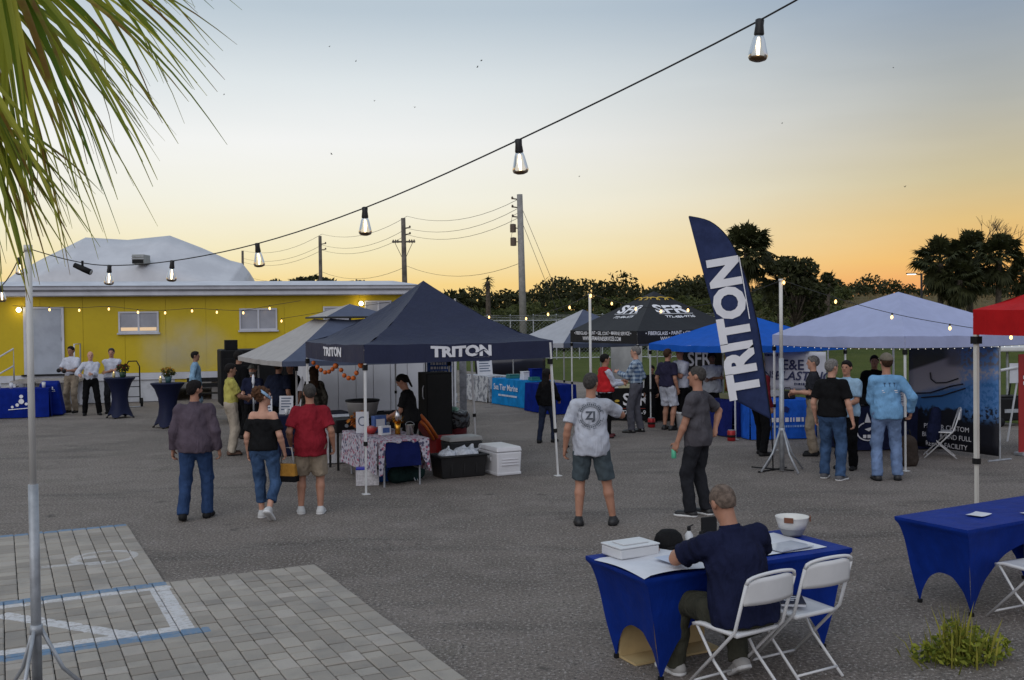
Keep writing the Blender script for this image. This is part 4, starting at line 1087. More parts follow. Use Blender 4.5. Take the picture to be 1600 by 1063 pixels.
def canopy(label, N, su, sw, hb, vh, peak, roofm, valm, legm=LEG_W, feet=None, sag=1.18, group='pop-up canopies', wav=.012, inset=0.0, ang=ANG, leg_r=.017, droop=.02, wrk=0.0, collar=.82, seed=1, legs='NRFL', leg_top=None, valance=True, name='canopy_tent', bmax=1.0):
    t = thing(name, label, 'canopy', (N[0], N[1], 0), ang, group)
    c = {'N': (0, 0), 'R': (su, 0), 'F': (su, sw), 'L': (0, sw)}; ht = hb + vh; ctr = Vector((su / 2, sw / 2, peak))
    rgc = random.Random(seed); fns = {}
    for nm, (k0, k1) in dict(front=('N', 'R'), right=('R', 'F'), back=('F', 'L'), left=('L', 'N')).items():
        a0, a1 = Vector((*c[k0], ht)), Vector((*c[k1], ht)); ph = rgc.uniform(0, 6)
        def fn(a, b, a0=a0, a1=a1, ph=ph):
            p = a0.lerp(a1, a) * (1 - b) + ctr * b
            p.z = ht + (peak - ht) * (b ** sag) - droop * math.sin(math.pi * a) * (1 - b) - .05 * math.sin(math.pi * a) * math.sin(math.pi * min(b * 1.1, 1)) + .008 * math.sin(a * 23 + ph + b * 9) * (1 - b) * math.sin(math.pi * a)
            if wrk: p.z += wrk * ((a ** 3) * math.sin(b * 26 + a * 9 + ph) + ((1 - a) ** 3) * math.sin(b * 23 - a * 9 + ph)) * (1 - b) * min(1, b * 6)
            return p
        fns[nm] = fn
        rm = roofm[nm] if isinstance(roofm, dict) else roofm; vm = valm[nm] if isinstance(valm, dict) else valm
        m = MB(); m.grid(lambda a, b: fn(a, b * bmax), 16, 12); m.build('roof_panel', rm, t, True)
        nrm = Vector(((a1 - a0).y, -(a1 - a0).x, 0)).normalized()
        if valance:
            def fv(a, b, a0=a0, a1=a1, nrm=nrm, ph=ph):
                p = a0.lerp(a1, a); top = fn(a, 0).z; p.z = top + (hb - droop * .8 * math.sin(math.pi * a) - top) * b
                return p + nrm * (.004 + wav * b * (math.sin(a * 31 + ph) + .6 * math.sin(a * 17 + 2 * ph)) * math.sin(math.pi * a))
            m = MB(); m.grid(fv, 28, 4, True); m.build('valance', vm, t, True)
            fns['v_' + nm] = fv
    inv = Matrix.Rotation(-ang, 3, 'Z')
    for k in legs:
        ix = inset * (1 if c[k][0] == 0 else -1); iy = inset * (1 if c[k][1] == 0 else -1)
        top = Vector((c[k][0] + ix + .02 * (1 if c[k][0] == 0 else -1), c[k][1] + iy + .02 * (1 if c[k][1] == 0 else -1), ht - .03))
        ft = Vector((top.x, top.y, 0))
        if feet and k in feet:
            q = inv @ (Vector(feet[k]) - Vector((N[0], N[1], 0))); ft = Vector((q.x, q.y, 0))
        if leg_top and k in leg_top:
            q = inv @ (Vector(leg_top[k]) - Vector((N[0], N[1], 0))); top = Vector((q.x, q.y, top.z))
        cz = ft.lerp(top, collar / max(top.z, .1))
        lg = MB().tube([cz, top], leg_r * 1.15, 4).build('leg', legm, t)
        MB().tube([ft + ZV * .01, cz], leg_r * .9, 4).build('lower_leg', legm, lg)
        d = (top - ft).normalized(); MB().tube([cz - d * .03, cz + d * .03], leg_r * 1.7, 8).build('collar', BLACKISH, lg)
        MB().box(ft.x - .05, ft.x + .05, ft.y - .05, ft.y + .05, 0.002, .012).build('foot_plate', legm, lg)
        MB().box(top.x - leg_r * 1.6, top.x + leg_r * 1.6, top.y - leg_r * 1.6, top.y + leg_r * 1.6, hb - .10, hb - .02).build('bracket', BLACKISH, lg)
    for k0, k1 in (('N', 'R'), ('R', 'F'), ('F', 'L'), ('L', 'N')):
        a0, a1 = Vector((*c[k0], 0)), Vector((*c[k1], 0)); cen = Vector((su / 2, sw / 2, 0)); a0 = a0.lerp(cen, .02 + inset / su * 1.4); a1 = a1.lerp(cen, .02 + inset / su * 1.4)
        m = MB(); z0, z1 = hb + .02, hb + vh * .8
        for i in range(2):
            p, q = a0.lerp(a1, i / 2), a0.lerp(a1, (i + 1) / 2); m.tube([p + ZV * z0, q + ZV * z1], .011, 4).tube([p + ZV * z1, q + ZV * z0], .011, 4)
        m.build('truss_bar', legm, t)
    m = MB(); m.tube([(su / 2, sw / 2, hb + .1), (su / 2, sw / 2, min(peak, 2.75 if bmax < 1 else peak) - .02)], .02, 6)
    for k in c: m.tube([(c[k][0], c[k][1], ht - .08), (su / 2, sw / 2, hb + .35)], .01, 4)
    m.build('peak_mast', legm, t)
    return t, fns
def facet_print(v, f, fn, edge, slope, x0, b0, material, parent, off=.012):
    out = []
    for p in v:
        b = b0 + float(p[1]) / slope; a = .5 + (x0 + float(p[0])) / (edge * (1 - b))
        q = fn(a, b); e = .002; n = (fn(a + e, b) - q).cross(fn(a, b + e) - q).normalized(); out.append(q + n * off)
    return obj('lettering', fast_mesh('lettering', out, f, False), material, parent)
def valance_print(v, f, fn, edge, x0, h, vh, material, parent, off=.010):
    """x from the first corner, h above the valance bottom"""
    out = []
    for p in v:
        a = (x0 + float(p[0])) / edge; b = 1 - (h + float(p[1])) / vh; q = fn(a, b); e = .002
        n = (fn(a, b + e) - q).cross(fn(a + e, b) - q).normalized(); out.append(q - n * -off)
    return obj('lettering', fast_mesh('lettering', out, f, False), material, parent)

NAVY = cloth('navy canopy fabric', (.012, .016, .046), var=.05, folds=.22, rough=.6, spec=.35); NAVYL = cloth('navy valance fabric', (.016, .021, .056), var=.05, folds=.10, rough=.6, spec=.35)
BLK = cloth('black canopy fabric', (.011, .011, .014), var=.05, folds=.08, rough=.65, spec=.3)
RBLUE = cloth('bright blue canopy fabric', (.012, .105, .50), var=.05, folds=.08, rough=.65, translucent=.15)
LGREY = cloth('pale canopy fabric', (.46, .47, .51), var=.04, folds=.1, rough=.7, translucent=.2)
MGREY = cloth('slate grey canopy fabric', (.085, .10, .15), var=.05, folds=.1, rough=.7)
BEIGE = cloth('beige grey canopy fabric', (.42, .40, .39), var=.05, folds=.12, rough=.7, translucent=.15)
WCAN = cloth('white canopy fabric', (.44, .48, .70), var=.03, folds=.08, rough=.65, translucent=.22)
RED = cloth('red canopy fabric', (.50, .015, .018), var=.06, folds=.15, rough=.6, translucent=.2)

# navy tent with the word mark
A = G(572, 773); B = G(872, 744); su = 3.05
bt_x = P(857, 560, B.y).x
tn, fn_ = canopy('navy pop-up canopy with white lettering over the food stall', A, su, su, 1.86, .265, 3.10, NAVY, NAVYL, legm=LEG_W, sag=1.42, wrk=.016, leg_r=.019,
                 feet={'N': A, 'R': B, 'L': A + W2 * su, 'F': B + W2 * su}, leg_top={'R': A + U2 * (su - .05)}, collar=.72, seed=4)
v, f = wordmark(); v = fit(v, .98, .17); valance_print(v, f, fn_['v_front'], su, 1.50, .155, .265, WHITE_PRINT, tn)
sv, sf = swoosh(.93, .155); valance_print(sv, sf, fn_['v_front'], su, 1.50, .16, .265, NAVYL, tn, .016); 
valance_print(np.array([(.2, -.1, 0), (.46, -.1, 0), (.46, -.092, 0), (.2, -.092, 0)]), [(0, 1, 2, 3)], fn_['v_front'], su, 1.50, .155, .265, WHITE_PRINT, tn)
v, f = wordmark(); v = fit(v, .95, .15); valance_print(v, f, fn_['v_left'], su, 1.55, .15, .265, WHITE_PRINT, tn)

# grey two-tier gazebo behind it
GN = Vector((-4.03, 17.8, 0)); gs = 3.66
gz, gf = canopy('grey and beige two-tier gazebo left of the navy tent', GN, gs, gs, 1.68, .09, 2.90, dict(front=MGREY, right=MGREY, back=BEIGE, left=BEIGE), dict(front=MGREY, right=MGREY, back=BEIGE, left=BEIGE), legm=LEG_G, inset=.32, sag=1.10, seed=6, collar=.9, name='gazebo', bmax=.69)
vt = [(gs / 2 + i * .70, gs / 2 + j * .70, 2.54) for i, j in ((-1, -1), (1, -1), (1, 1), (-1, 1))] + [(gs / 2, gs / 2, 2.80)]
for q, mm_ in (((0, 1, 4), MGREY), ((1, 2, 4), MGREY), ((2, 3, 4), BEIGE), ((3, 0, 4), BEIGE)):
    MB().add([vt[i] for i in q], [(0, 1, 2)]).build('vent_cap', mm_, gz, solid=.012)
MB().tube([vt[0], vt[1], vt[2], vt[3], vt[0]], .02, 5).build('vent_frame', mat('dark trim', (.03, .03, .03), .6), gz)

# black tent of the fibreglass stall
SN = Vector((2.87, 23.3, 0))
sfr, sf_ = canopy('black pop-up canopy with white SFR lettering', SN, 3.05, 3.05, 1.86, .30, 3.12, BLK, BLK, sag=1.0, seed=9, legs='NFL', droop=.0, wav=.004)
sl = math.hypot(1.52, .92)
for fc, x0 in (('front', .0), ('left', .0)):
    v, f = text_geo('SFR', 1, bold=.03); facet_print(fit(v, .95, .34), f, sf_[fc], 3.05, sl, x0, .56, WHITE_PRINT, sfr)
    facet_print(np.array([(-.5, -.008, 0), (.5, -.008, 0), (.5, .008, 0), (-.5, .008, 0)]), [(0, 1, 2, 3)], sf_[fc], 3.05, sl, .04, .435, WHITE_PRINT, sfr)
    v, f = text_geo('772-486-9736', 1, bold=.02); facet_print(fit(v, .85, .11), f, sf_[fc], 3.05, sl, .1, .375, WHITE_PRINT, sfr)
    v, f = text_geo('\u2022 FIBERGLASS \u2022 PAINT \u2022 GEL COAT \u2022 MARINE SERVICE \u2022', 1, bold=.02); valance_print(fit(v, 2.6, .085), f, sf_['v_' + fc], 3.05, 1.52, .24, .30, WHITE_PRINT, sfr)
    v, f = text_geo('WWW.SFRMARINESERVICES.COM', 1, bold=.02); valance_print(fit(v, 1.75, .10), f, sf_['v_' + fc], 3.05, 1.5, .11, .30, WHITE_PRINT, sfr)
# gold swirl emblem wrapped round the peak
GOLD = mat('gold print', (.50, .33, .03), .6, .1)
for fc in ('front', 'left', 'right', 'back'):
    m = MB()
    for k, (cx, r) in enumerate(((-.18, .10), (.02, .13), (.2, .09))):
        for i in range(9):
            a, b = math.pi * i / 9, math.pi * (i + 1) / 9; q = [(cx + rr_ * math.cos(an), -.04 + rr_ * .8 * math.sin(an), 0) for an in (a, b) for rr_ in (r, r + .035)]
            m.add([q[0], q[1], q[3], q[2]], [(0, 1, 2, 3)])
    facet_print(np.array(m.v) * 1.1, m.f, sf_[fc], 3.05, sl, 0, .80, GOLD, sfr)
canopy('plain blue pop-up canopy between the black and white ones', BN, 3.0, 3.0, 1.74, .14, 2.52, RBLUE, RBLUE, wrk=.01, sag=1.05, seed=12, legs='NRFL', droop=.03)
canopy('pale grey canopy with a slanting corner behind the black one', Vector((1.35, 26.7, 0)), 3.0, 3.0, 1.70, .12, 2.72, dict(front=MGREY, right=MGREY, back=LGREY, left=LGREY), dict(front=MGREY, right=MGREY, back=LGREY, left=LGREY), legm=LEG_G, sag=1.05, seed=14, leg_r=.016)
WN = G(1415, 737)
wcan, wf_ = canopy('white pop-up canopy with fairy lights along its edge', WN, 3.05, 3.05, 1.93, .19, 2.86, WCAN, WCAN, sag=.92, wrk=.006, seed=15, droop=.02)
RP = P(1521, 560, 11.0); RN = Vector((RP.x, RP.y, 0)) - W2 * 3.0
canopy('red pop-up canopy cut off by the right edge', RN, 3.0, 3.0, 2.23, .27, 3.12, RED, RED, wrk=.02, sag=1.0, seed=17, leg_r=.026, legm=mat('cream canopy leg', (.56, .55, .51), .45, .05), collar=.86, legs='RFL')

# fairy lights along the white canopy edge
FL = emit('fairy light', (1, .95, .85), 1.6); t = thing('fairy_lights', 'strand of tiny fairy lights along the white canopy edge', 'string lights', WN, ANG)
m = MB(); m.tube([wf_['v_left'](1 - i / 30, 1) + Vector((-.012, 0, .0)) for i in range(31)], .004, 4).tube([wf_['v_front'](i / 30, 1) + Vector((0, -.012, 0)) for i in range(31)], .004, 4).build('wire', WIRE, t)
fm = None
for k in range(36):
    p = wf_['v_left'](1 - (k + .5) / 18, 1) + Vector((-.02, 0, -.012)) if k < 18 else wf_['v_front']((k - 17.5) / 18, 1) + Vector((0, -.02, -.012))
    if fm is None: fm = MB().sphere((0, 0, 0), .0055, 6, 4).build('bulb', FL, t); fm.location = p
    else: c_ = fm.copy(); COL.objects.link(c_); c_.parent = t; c_.location = p

# ------------------------------------------------------------------ tables
def spandex(label, loc, rz, L, W, h, m_, ins=.19, arch=(.52, .30), name='table', group=None):
    t = thing(name, label, 'table', loc, rz, group)
    T_ = [Vector((0, 0, h)), Vector((L, 0, h)), Vector((L, W, h)), Vector((0, W, h))]; iw = min(ins * .55, W * .3)
    F_ = [Vector((ins, iw, 0)), Vector((L - ins, iw, 0)), Vector((L - ins, W - iw, 0)), Vector((ins, W - iw, 0))]
    cov = MB()
    cov.grid(lambda a, b: (a * L, b * W, h - .006 * math.sin(math.pi * a) * math.sin(math.pi * b)), 8, 4)
    for i in range(4):
        j = (i + 1) % 4; am = arch[0] if i % 2 == 0 else arch[1]; lw = (T_[j] - T_[i]).length
        inn = (Vector((L / 2, W / 2, 0)) - (T_[i] + T_[j]) / 2); inn.z = 0; inn.normalize()
        def fs_(a, b, i=i, j=j, am=am, inn=inn):
            e = 1 - abs(2 * a - 1); zb = am * (1 - (1 - e) ** 2.2) + .004
            drop = .028; z = h - drop * min(b * 8, 1) - max(b * 8 - 1, 0) / 7 * (h - drop - zb)
            k = max(0, (h - drop - z) / (h - drop)); kk = k ** .62 * (1 - .10 * math.sin(math.pi * k)) if b * 8 > 1 else 0
            p = T_[i].lerp(T_[j], a); q = F_[i].lerp(F_[j], a); q.z = 0; r = p.lerp(q, kk); r.z = z
            ten = .007 * math.sin(26 * abs(a - .5) + 7 * k) * k * (1 - k) * 2.2
            return r + inn * (.10 * math.sin(math.pi * a) * k * (1 - k * .3) + ten)
        cov.grid(fs_, 26, 24, True)
    o = cov.build('stretch_cover', m_, t, True)
    for q in F_: MB().tube([(q.x, q.y, .0), (q.x, q.y, .03)], .022, 8).build('leg_foot', BLACKISH, t)
    return t
def draped(label, loc, rz, L, W, h, m_, drop=None, skirts='fblr', seed=1, name='table', group=None, flare=.03, legs=True):
    t = thing(name, label, 'table', loc, rz, group); rg = random.Random(seed); dr = drop or h - .02; ph = rg.uniform(0, 6)
    top = MB(); top.grid(lambda a, b: (a * L, b * W, h), 4, 3); top.build('tabletop_cloth', m_, t, True)
    ed = dict(f=((0, 0), (L, 0)), r=((L, 0), (L, W)), b=((L, W), (0, W)), l=((0, W), (0, 0)))
    for k in skirts:
        (x0, y0), (x1, y1) = ed[k]; nr = Vector((y1 - y0, x0 - x1, 0)).normalized(); ln = math.hypot(x1 - x0, y1 - y0)
        def fs_(a, b):
            fold = (math.sin(a * ln * 11 + ph) + .5 * math.sin(a * ln * 23 + 2 * ph)) * .012 * b
            return Vector((x0 + (x1 - x0) * a, y0 + (y1 - y0) * a, h - dr * b)) + nr * (flare * b + fold + .003)
        m = MB(); m.grid(fs_, int(ln * 16) + 4, 6, True); m.build('table_skirt', m_, t, True)
    if legs:
        for x in (.12, L - .12):
            MB().tube([(x, .08, 0), (x, .08, h - .02)], .014, 6).tube([(x, W - .08, 0), (x, W - .08, h - .02)], .014, 6).tube([(x, .08, .25), (x, W - .08, .25)], .012, 6).build('leg_frame', GALV, t)
    return t
SPBLUE = cloth('royal blue stretch fabric', (.004, .026, .22), var=.10, folds=.16, bump=.1, rough=.6, spec=.12)
SPNAVY = cloth('dark navy stretch fabric', (.006, .009, .034), var=.06, folds=.08, rough=.6, spec=.2)
CLBLUE = cloth('deep blue tablecloth', (.005, .018, .19), folds=.2)
CLSKY = cloth('azure tablecloth', (.010, .20, .50), folds=.4); CLBRT = cloth('bright blue tablecloth', (.018, .11, .55), folds=.4); CLNAVY = cloth('navy tablecloth', (.014, .018, .050), folds=.4)

T1 = G(1008, 905, .74); T1.z = 0
tb1 = spandex('royal blue stretch-covered table where the person in navy sits', T1, ANG, 1.83, .76, .74, SPBLUE)
T2 = G(1512, 829, .74); T2.z = 0
tb2 = spandex('empty royal blue stretch-covered table at the right edge', T2, ANG + .06, 1.83, .70, .74, SPBLUE)
def on(Tb, a, b, z=.742, ang=ANG):
    c, s_ = math.cos(ang), math.sin(ang); return Vector((Tb.x + a * c - b * s_, Tb.y + a * s_ + b * c, z))
PAPER = mat('white paper', (.62, .63, .68), .7, .06, 3, .1, 30, .002)
# paper plan spread over the table, one corner over the edge
t = thing('paper_plan', 'large white paper sheets spread over the blue table', 'paper', on(T1, 0, 0), ANG)
def plan(a, b): 
    x = -.012 + a * 1.0; y = -.008 + b * .63; z = .012 + .006 * math.sin(a * 9 + b * 4) + .012 * max(0, math.sin(a * 5 + b * 3)) - (.012 * max(0, .03 - a) / .03 if a < .03 else 0)
    return (x, y + .05 * (1 - a) * 0, z)
MB().grid(plan, 20, 14).build('sheet', PAPER, t, True)
MB().grid(lambda a, b: (1.0 + a * .68, .10 + b * .58, .004 + .003 * math.sin(a * 6)), 8, 6).build('sheet', PAPER, t, True)
MB().grid(lambda a, b: (.32 + a * .3, .16 + b * .2, .030 + .004 * math.sin(a * 6)), 6, 4).build('sheet', mat('pale blue paper', (.45, .50, .62), .6, .05), t, True)
PLAS = mat('clear plastic sleeve', (.42, .45, .52), .12, .06, 3, spec=.8)
o = MB().box(-.17, .17, -.11, .11, 0, .006).build('plastic_folder', PLAS); o.location = on(T1, 1.40, .22, .755); o.rotation_euler = (0, 0, ANG + .1); tag(o, 'flat clear plastic folder on the papers right of the seated person', 'folder')
WPLAST = mat('white plastic', (.60, .61, .63), .45, .05, 3)
t = thing('plastic_box', 'low white box with a raised lid at the far left of the table', 'box', on(T1, .28, .60, .752), ANG + .05)
MB().box(-.17, .17, -.12, .12, 0, .07).build('body', WPLAST, t, bevel=.01); MB().box(-.175, .175, -.125, .125, .072, .085).build('lid', WPLAST, t, bevel=.006); MB().box(-.11, .11, -.075, .075, .0855, .095).build('lid_panel', WPLAST, t, bevel=.004)
MB().box(.17, .22, -.06, .06, .0, .03).build('strap', mat('brown strap', (.25, .11, .06), .6), t, bevel=.004)
t = thing('ball_cap', 'round black mesh ball cap lying behind the writing hand', 'cap', on(T1, .66, .66, .752), ANG)
CAPB = cloth('black mesh', (.012, .012, .013), rough=.8)
MB().lathe([(.001, .13), (.06, .122), (.095, .09), (.112, .04), (.114, 0)], (0, 0, 0), 16).build('crown', CAPB, t, True)
MB().grid(lambda a, b: ((a - .5) * .17, -.08 - .09 * b * math.sin(math.pi * (.15 + .7 * a)), .012 + .02 * math.sin(math.pi * a)), 8, 4).build('brim', CAPB, t, True, solid=.004)
for (a, b, hh_, lb, mm_) in ((.80, .60, .15, 'small white pump bottle beside the black cap on the table', WPLAST), (.88, .56, .11, 'short white bottle next to the seated person\'s hand', WPLAST)):
    t = thing('bottle', lb, 'bottle', on(T1, a, b, .748), ANG); MB().lathe([(.028, 0), (.03, .01), (.03, hh_ * .6), (.015, hh_ * .75), (.012, hh_ * .8)], (0, 0, 0), 12).build('body', mm_, t, True)
    MB().lathe([(.014, hh_ * .8), (.014, hh_), (.006, hh_ + .004)], (0, 0, 0), 10).tube([(0, 0, hh_), (.04, 0, hh_ + .01)], .005, 5).build('pump', BLACKISH, t, True)
t = thing('desk_clip', 'black tablet stand on the table hidden partly by the person in navy', 'stand', on(T1, 1.0, .62, .748), ANG)
MB().box(-.07, .07, -.01, .01, .01, .20).build('screen', BLACKISH, t, bevel=.006); MB().box(-.05, .05, .0, .10, 0, .012).build('foot', BLACKISH, t)
t = thing('bowl', 'white bowl with grey base and two brown leather tabs', 'bowl', G(1238, 836, .748), ANG)
MB().lathe([(.07, 0), (.083, .018), (.100, .054), (.1015, .056)], (0, 0, 0), 28).build('base', mat('grey bowl base', (.24, .25, .27), .6, .06), t, True)
MB().lathe([(.103, .057), (.118, .104), (.129, .143), (.131, .146), (.123, .144), (.109, .09), (.088, .045), (.001, .035)], (0, 0, 0), 28).build('body', mat('white bowl glaze', (.66, .65, .62), .35, .04), t, True)
LEA = mat('brown leather', (.16, .06, .03), .6, .15, 12)
for a in (-2.5, -.75):
    d = Vector((math.cos(a), math.sin(a), 0)); e_ = Vector((-d.y, d.x, 0)); c_ = d * .128
    MB().add([c_ + e_ * i * .035 + d * j + ZV * z for j in (0, .012) for i, z in ((-1, .115), (1, .115), (1, .156), (-1, .156))], [(3, 2, 1, 0), (4, 5, 6, 7), (0, 1, 5, 4), (1, 2, 6, 5), (2, 3, 7, 6), (3, 0, 4, 7)]).build('handle_tab', LEA, t, bevel=.003)
for (a, b, l_, r_, lb) in ((.62, .34, .20, .25, 'white sheet of paper lying on the empty blue table'), (1.05, .12, .2, .1, 'paper slip at the near edge of the empty blue table')):
    o = MB().grid(lambda x, y: ((x - .5) * l_, (y - .5) * .14, .004 + .02 * (x - .5) ** 2), 6, 3).build('paper_sheet', PAPER, None, True); o.location = on(T2, a, b, .742, ANG + .06); o.rotation_euler = (0, 0, ANG + r_); tag(o, lb, 'paper')
# tan board box under the table
t = thing('cardboard_box', 'flattened tan cardboard box under the blue table', 'box', on(T1, .10, .62, 0), ANG)
CARD = mat('tan cardboard', (.46, .34, .17), .85, .1, 4, .15, 40, .002)
MB().box(.1, .85, 0, .02, .004, .28).build('panel', CARD, t); MB().box(.1, .85, -.2, -.002, .004, .02).build('flap', CARD, t)

# ------------------------------------------------------------------ white folding chairs
CHW = mat('white chair plastic', (.62, .62, .63), .35, .04, 4, spec=.5)
def folding_chair(label, loc, rz):
    """faces +y; back at -y"""
    t = thing('folding_chair', label, 'chair', loc, rz, 'white folding chairs')
    w = .215
    def seat(a, b): 
        x = (a - .5) * .40 * (1 - .06 * (1 - b)); y = -.19 + b * .39
        return (x, y, .445 + .012 * b - .018 * math.sin(math.pi * a) * math.sin(math.pi * b) - .02 * max(0, b - .85) / .15)
    MB().grid(seat, 10, 10).build('seat', CHW, t, True, solid=.022, bevel=0)
    def back(a, b):
        x = (a - .5) * .43; e = abs(2 * a - 1); top = .835 - .05 * e ** 5; z = .665 + (top - .665) * b
        return (x, -.275 - .10 * (z - .66) + -.045 * (1 - e * e) + .0, z)
    MB().grid(back, 14, 6).build('backrest', CHW, t, True, solid=.018)
    hp = []
    for s_ in (-1, 1):
        MB().tube([(s_ * w, -.30, .80), (s_ * w, -.20, .48), (s_ * w, .26, 0.005)], .0115, 8).build('leg', CHW, t, True)
        MB().tube([(s_ * (w - .028), .17, .44), (s_ * (w - .028), .02, .24), (s_ * (w - .028), -.25, .005)], .0105, 8).build('leg', CHW, t, True)
    arch = [(w * math.cos(a), -.30 - .025 * math.sin(a), .80 + .055 * math.sin(a) ** .6 if 0 < a < math.pi else .80) for a in [math.pi * i / 10 for i in range(11)]]
    MB().tube(arch, .0115, 8).build('back_rail', CHW, t, True)
    MB().tube([(-w, .21, .055), (w, .21, .055)], .009, 7).build('stretcher', CHW, t, True)
    MB().tube([(-w + .028, -.20, .06), (w - .028, -.20, .06)], .009, 7).build('stretcher', CHW, t, True)
    return t
c1 = Vector((1.44, 6.60, 0)); folding_chair('white folding chair the person in navy is sitting on', c1, R_(33))
c2 = Vector((1.93, 6.98, 0)); folding_chair('white folding chair with a dark book on its seat', c2, R_(30))
folding_chair('white folding chair cut off by the right edge at the empty table', (4.13, 8.06, 0), R_(26))
t = thing('book', 'dark book with white lettering lying on a folding chair seat', 'book', c2 + Vector((-.02, .02, .475)), R_(-8))
MB().box(-.08, .08, -.11, .11, 0, .016).build('pages', PAPER, t); MB().box(-.085, .085, -.115, .115, .0165, .021).build('cover', mat('dark book cover', (.03, .03, .035), .4, .1), t, bevel=.002)
for k in range(3): MB().box(-.055, .055 - .02 * k, .05 - .045 * k, .07 - .045 * k, .0214, .0220).build('cover_band', PAPER, t)

# ------------------------------------------------------------------ light poles and strings of bulbs
PVC = mat('cream plastic pipe', (.58, .57, .55), .4, .06, 3)
def stand(label, loc, top, joint, spread, tube_h, r1, r2, n=3, rz=0.3):
    t = thing('light_pole', label, 'light pole', loc, rz, 'poles carrying the string lights')
    MB().tube([(0, 0, .02), (0, 0, tube_h)], r1, 14).build('steel_tube', GALV, t, True); MB().tube([(0, 0, tube_h - .05), (0, 0, top)], r2, 12).build('pole', PVC, t, True)
    MB().tube([(0, 0, joint - .03), (0, 0, joint + .03)], r1 * 1.25, 14).build('hub', GALV, t, True)
    for k in range(n):
        a = 2 * math.pi * k / n; d = Vector((math.cos(a), math.sin(a), 0)); MB().tube([ZV * joint + d * r1 * .9, d * spread * .45 + ZV * joint * .45, d * spread + ZV * .02], r1 * .42, 8).build('leg', GALV, t, True)
    MB().tube([(0, 0, top - .02), (0, 0, top + .02)], r2 * 1.25, 10).build('cap', PVC, t, True)
    return t
PL = P(57, 1000, 6.5); PL = Vector((PL.x, 6.5, 0)); PLtop = P(42, 388, 6.5)
stand('near light pole of steel tube and cream pipe at left', PL, PLtop.z, .50, .34, P(52, 757, 6.5).z, .031, .0215, rz=.5)
PR = G(1222, 737); stand('light pole on a tripod stand beside the feather flag', PR, P(1222, 438, PR.y).z, .66, .40, P(1222, 560, PR.y).z, .038, .028, n=4, rz=.4)
PC = G(924, 690); stand('thin light pole in front of the black canopy', PC, P(923, 461, PC.y).z, .05, .2, .3, .03, .026)
PB = Vector((P(711, 470, 30).x, 30, 0)); stand('distant light pole right of the navy tent peak', PB, P(711, 468, 30).z, .05, .2, .3, .03, .026)

s = NT('clear bulb glass'); gl = s.n('ShaderNodeBsdfGlossy'); gl.inputs['Roughness'].default_value = .05; tr_ = s.n('ShaderNodeBsdfTransparent'); tr_.inputs[0].default_value = (.93, .90, .86, 1)
fr_ = s.n('ShaderNodeFresnel'); fr_.inputs[0].default_value = 1.5; mx = s.n('ShaderNodeMixShader'); s.l(s.math('ADD', s.math('MULTIPLY', fr_.outputs[0], .9), .05), mx.inputs[0]); s.l(tr_.outputs[0], mx.inputs[1]); s.l(gl.outputs[0], mx.inputs[2]); s.l(mx.outputs[0], s.out.inputs['Surface'])
BGLASS = s.m; FIL = emit('glowing filament', (1, .80, .50), 5.0); BSOCK = mat('bulb socket', (.012, .012, .013), .5, .05); FARB = emit('lit small bulb', (1, .62, .22), 3.6)
BASEB = mat('bulb end cap', (.16, .10, .05), .3, .1, metal=.6)
def strand(label, pts, near=True, r=.006, size=1.0, ends=True, bulbs=None, tilt=0.0):
    """pts: wire path; bulbs hang at the listed points"""
    t = thing('string_lights', label, 'string lights', (0, 0, 0), 0, 'strings of bulbs over the yard')
    MB().tube(pts, r, 6).build('wire', WIRE, t, True)
    first = None
    for i, p in enumerate(bulbs if bulbs is not None else pts):
        if first is None or True:
            if first is None:
                if near:
                    b = MB().lathe([(.014, -.042), (.019, -.055), (.027, -.090), (.0305, -.104), (.027, -.113), (.014, -.118), (.001, -.119)], (0, 0, 0), 14).build('bulb', BGLASS, t, True)
                    MB().lathe([(.009, .008), (.0135, .005), (.0125, -.012), (.0155, -.038), (.013, -.044)], (0, 0, 0), 12).build('socket', BSOCK, b, True)
                    MB().tube([(0, 0, -.046), (.002, 0, -.075), (-.001, 0, -.106)], [.003, .0065, .004], 8).build('filament', FIL, b, True)
                    MB().lathe([(.0285, -.110), (.0255, -.1155), (.013, -.1205), (.001, -.1215)], (0, 0, 0), 14).build('end_cap', BASEB, b, True)
                else:
                    b = MB().lathe([(.008, -.03), (.022, -.055), (.026, -.075), (.018, -.1), (.001, -.11)], (0, 0, 0), 8).build('bulb', FARB, t, True)
                    MB().lathe([(.016, .012), (.016, -.032), (.008, -.034)], (0, 0, 0), 8).build('socket', BSOCK, b, True)
                first = b
            else: b = copy_tree(first, t)
        b.location = p; b.rotation_euler = (RNG.uniform(-.08, .08), RNG.uniform(-.1, .1) + tilt, RNG.uniform(0, 6)); b.scale = (size,) * 3
    return t
np_b = [P(1187, 32, 3.10), P(810, 219, 3.73), P(570, 325, 4.57), P(402, 381, 5.4), P(269, 408, 6.1), P(171, 415, 6.45)]
near_pts = [P(1240, -2, 2.95), P(1500, -180, 2.55)]
path = [P(1560, -235, 2.5), P(1380, -90, 2.75)] + [Vector(p) for p in np_b] + [P(110, 407, 6.5), PLtop + ZV * .0]
def smooth_path(ps, k=5):
    out = []
    for i in range(len(ps) - 1):
        p0, p1, p2, p3 = ps[max(i - 1, 0)], ps[i], ps[i + 1], ps[min(i + 2, len(ps) - 1)]
        for j in range(k):
            t_ = j / k; out.append(.5 * ((2 * p1) + (p2 - p0) * t_ + (2 * p0 - 5 * p1 + 4 * p2 - p3) * t_ ** 2 + (3 * p1 - p0 - 3 * p2 + p3) * t_ ** 3))
    return out + [ps[-1]]
strand('near string of clear bulbs sweeping down from the top right', smooth_path(path), True, .0031, 1.0, bulbs=[p - ZV * .004 for p in np_b])
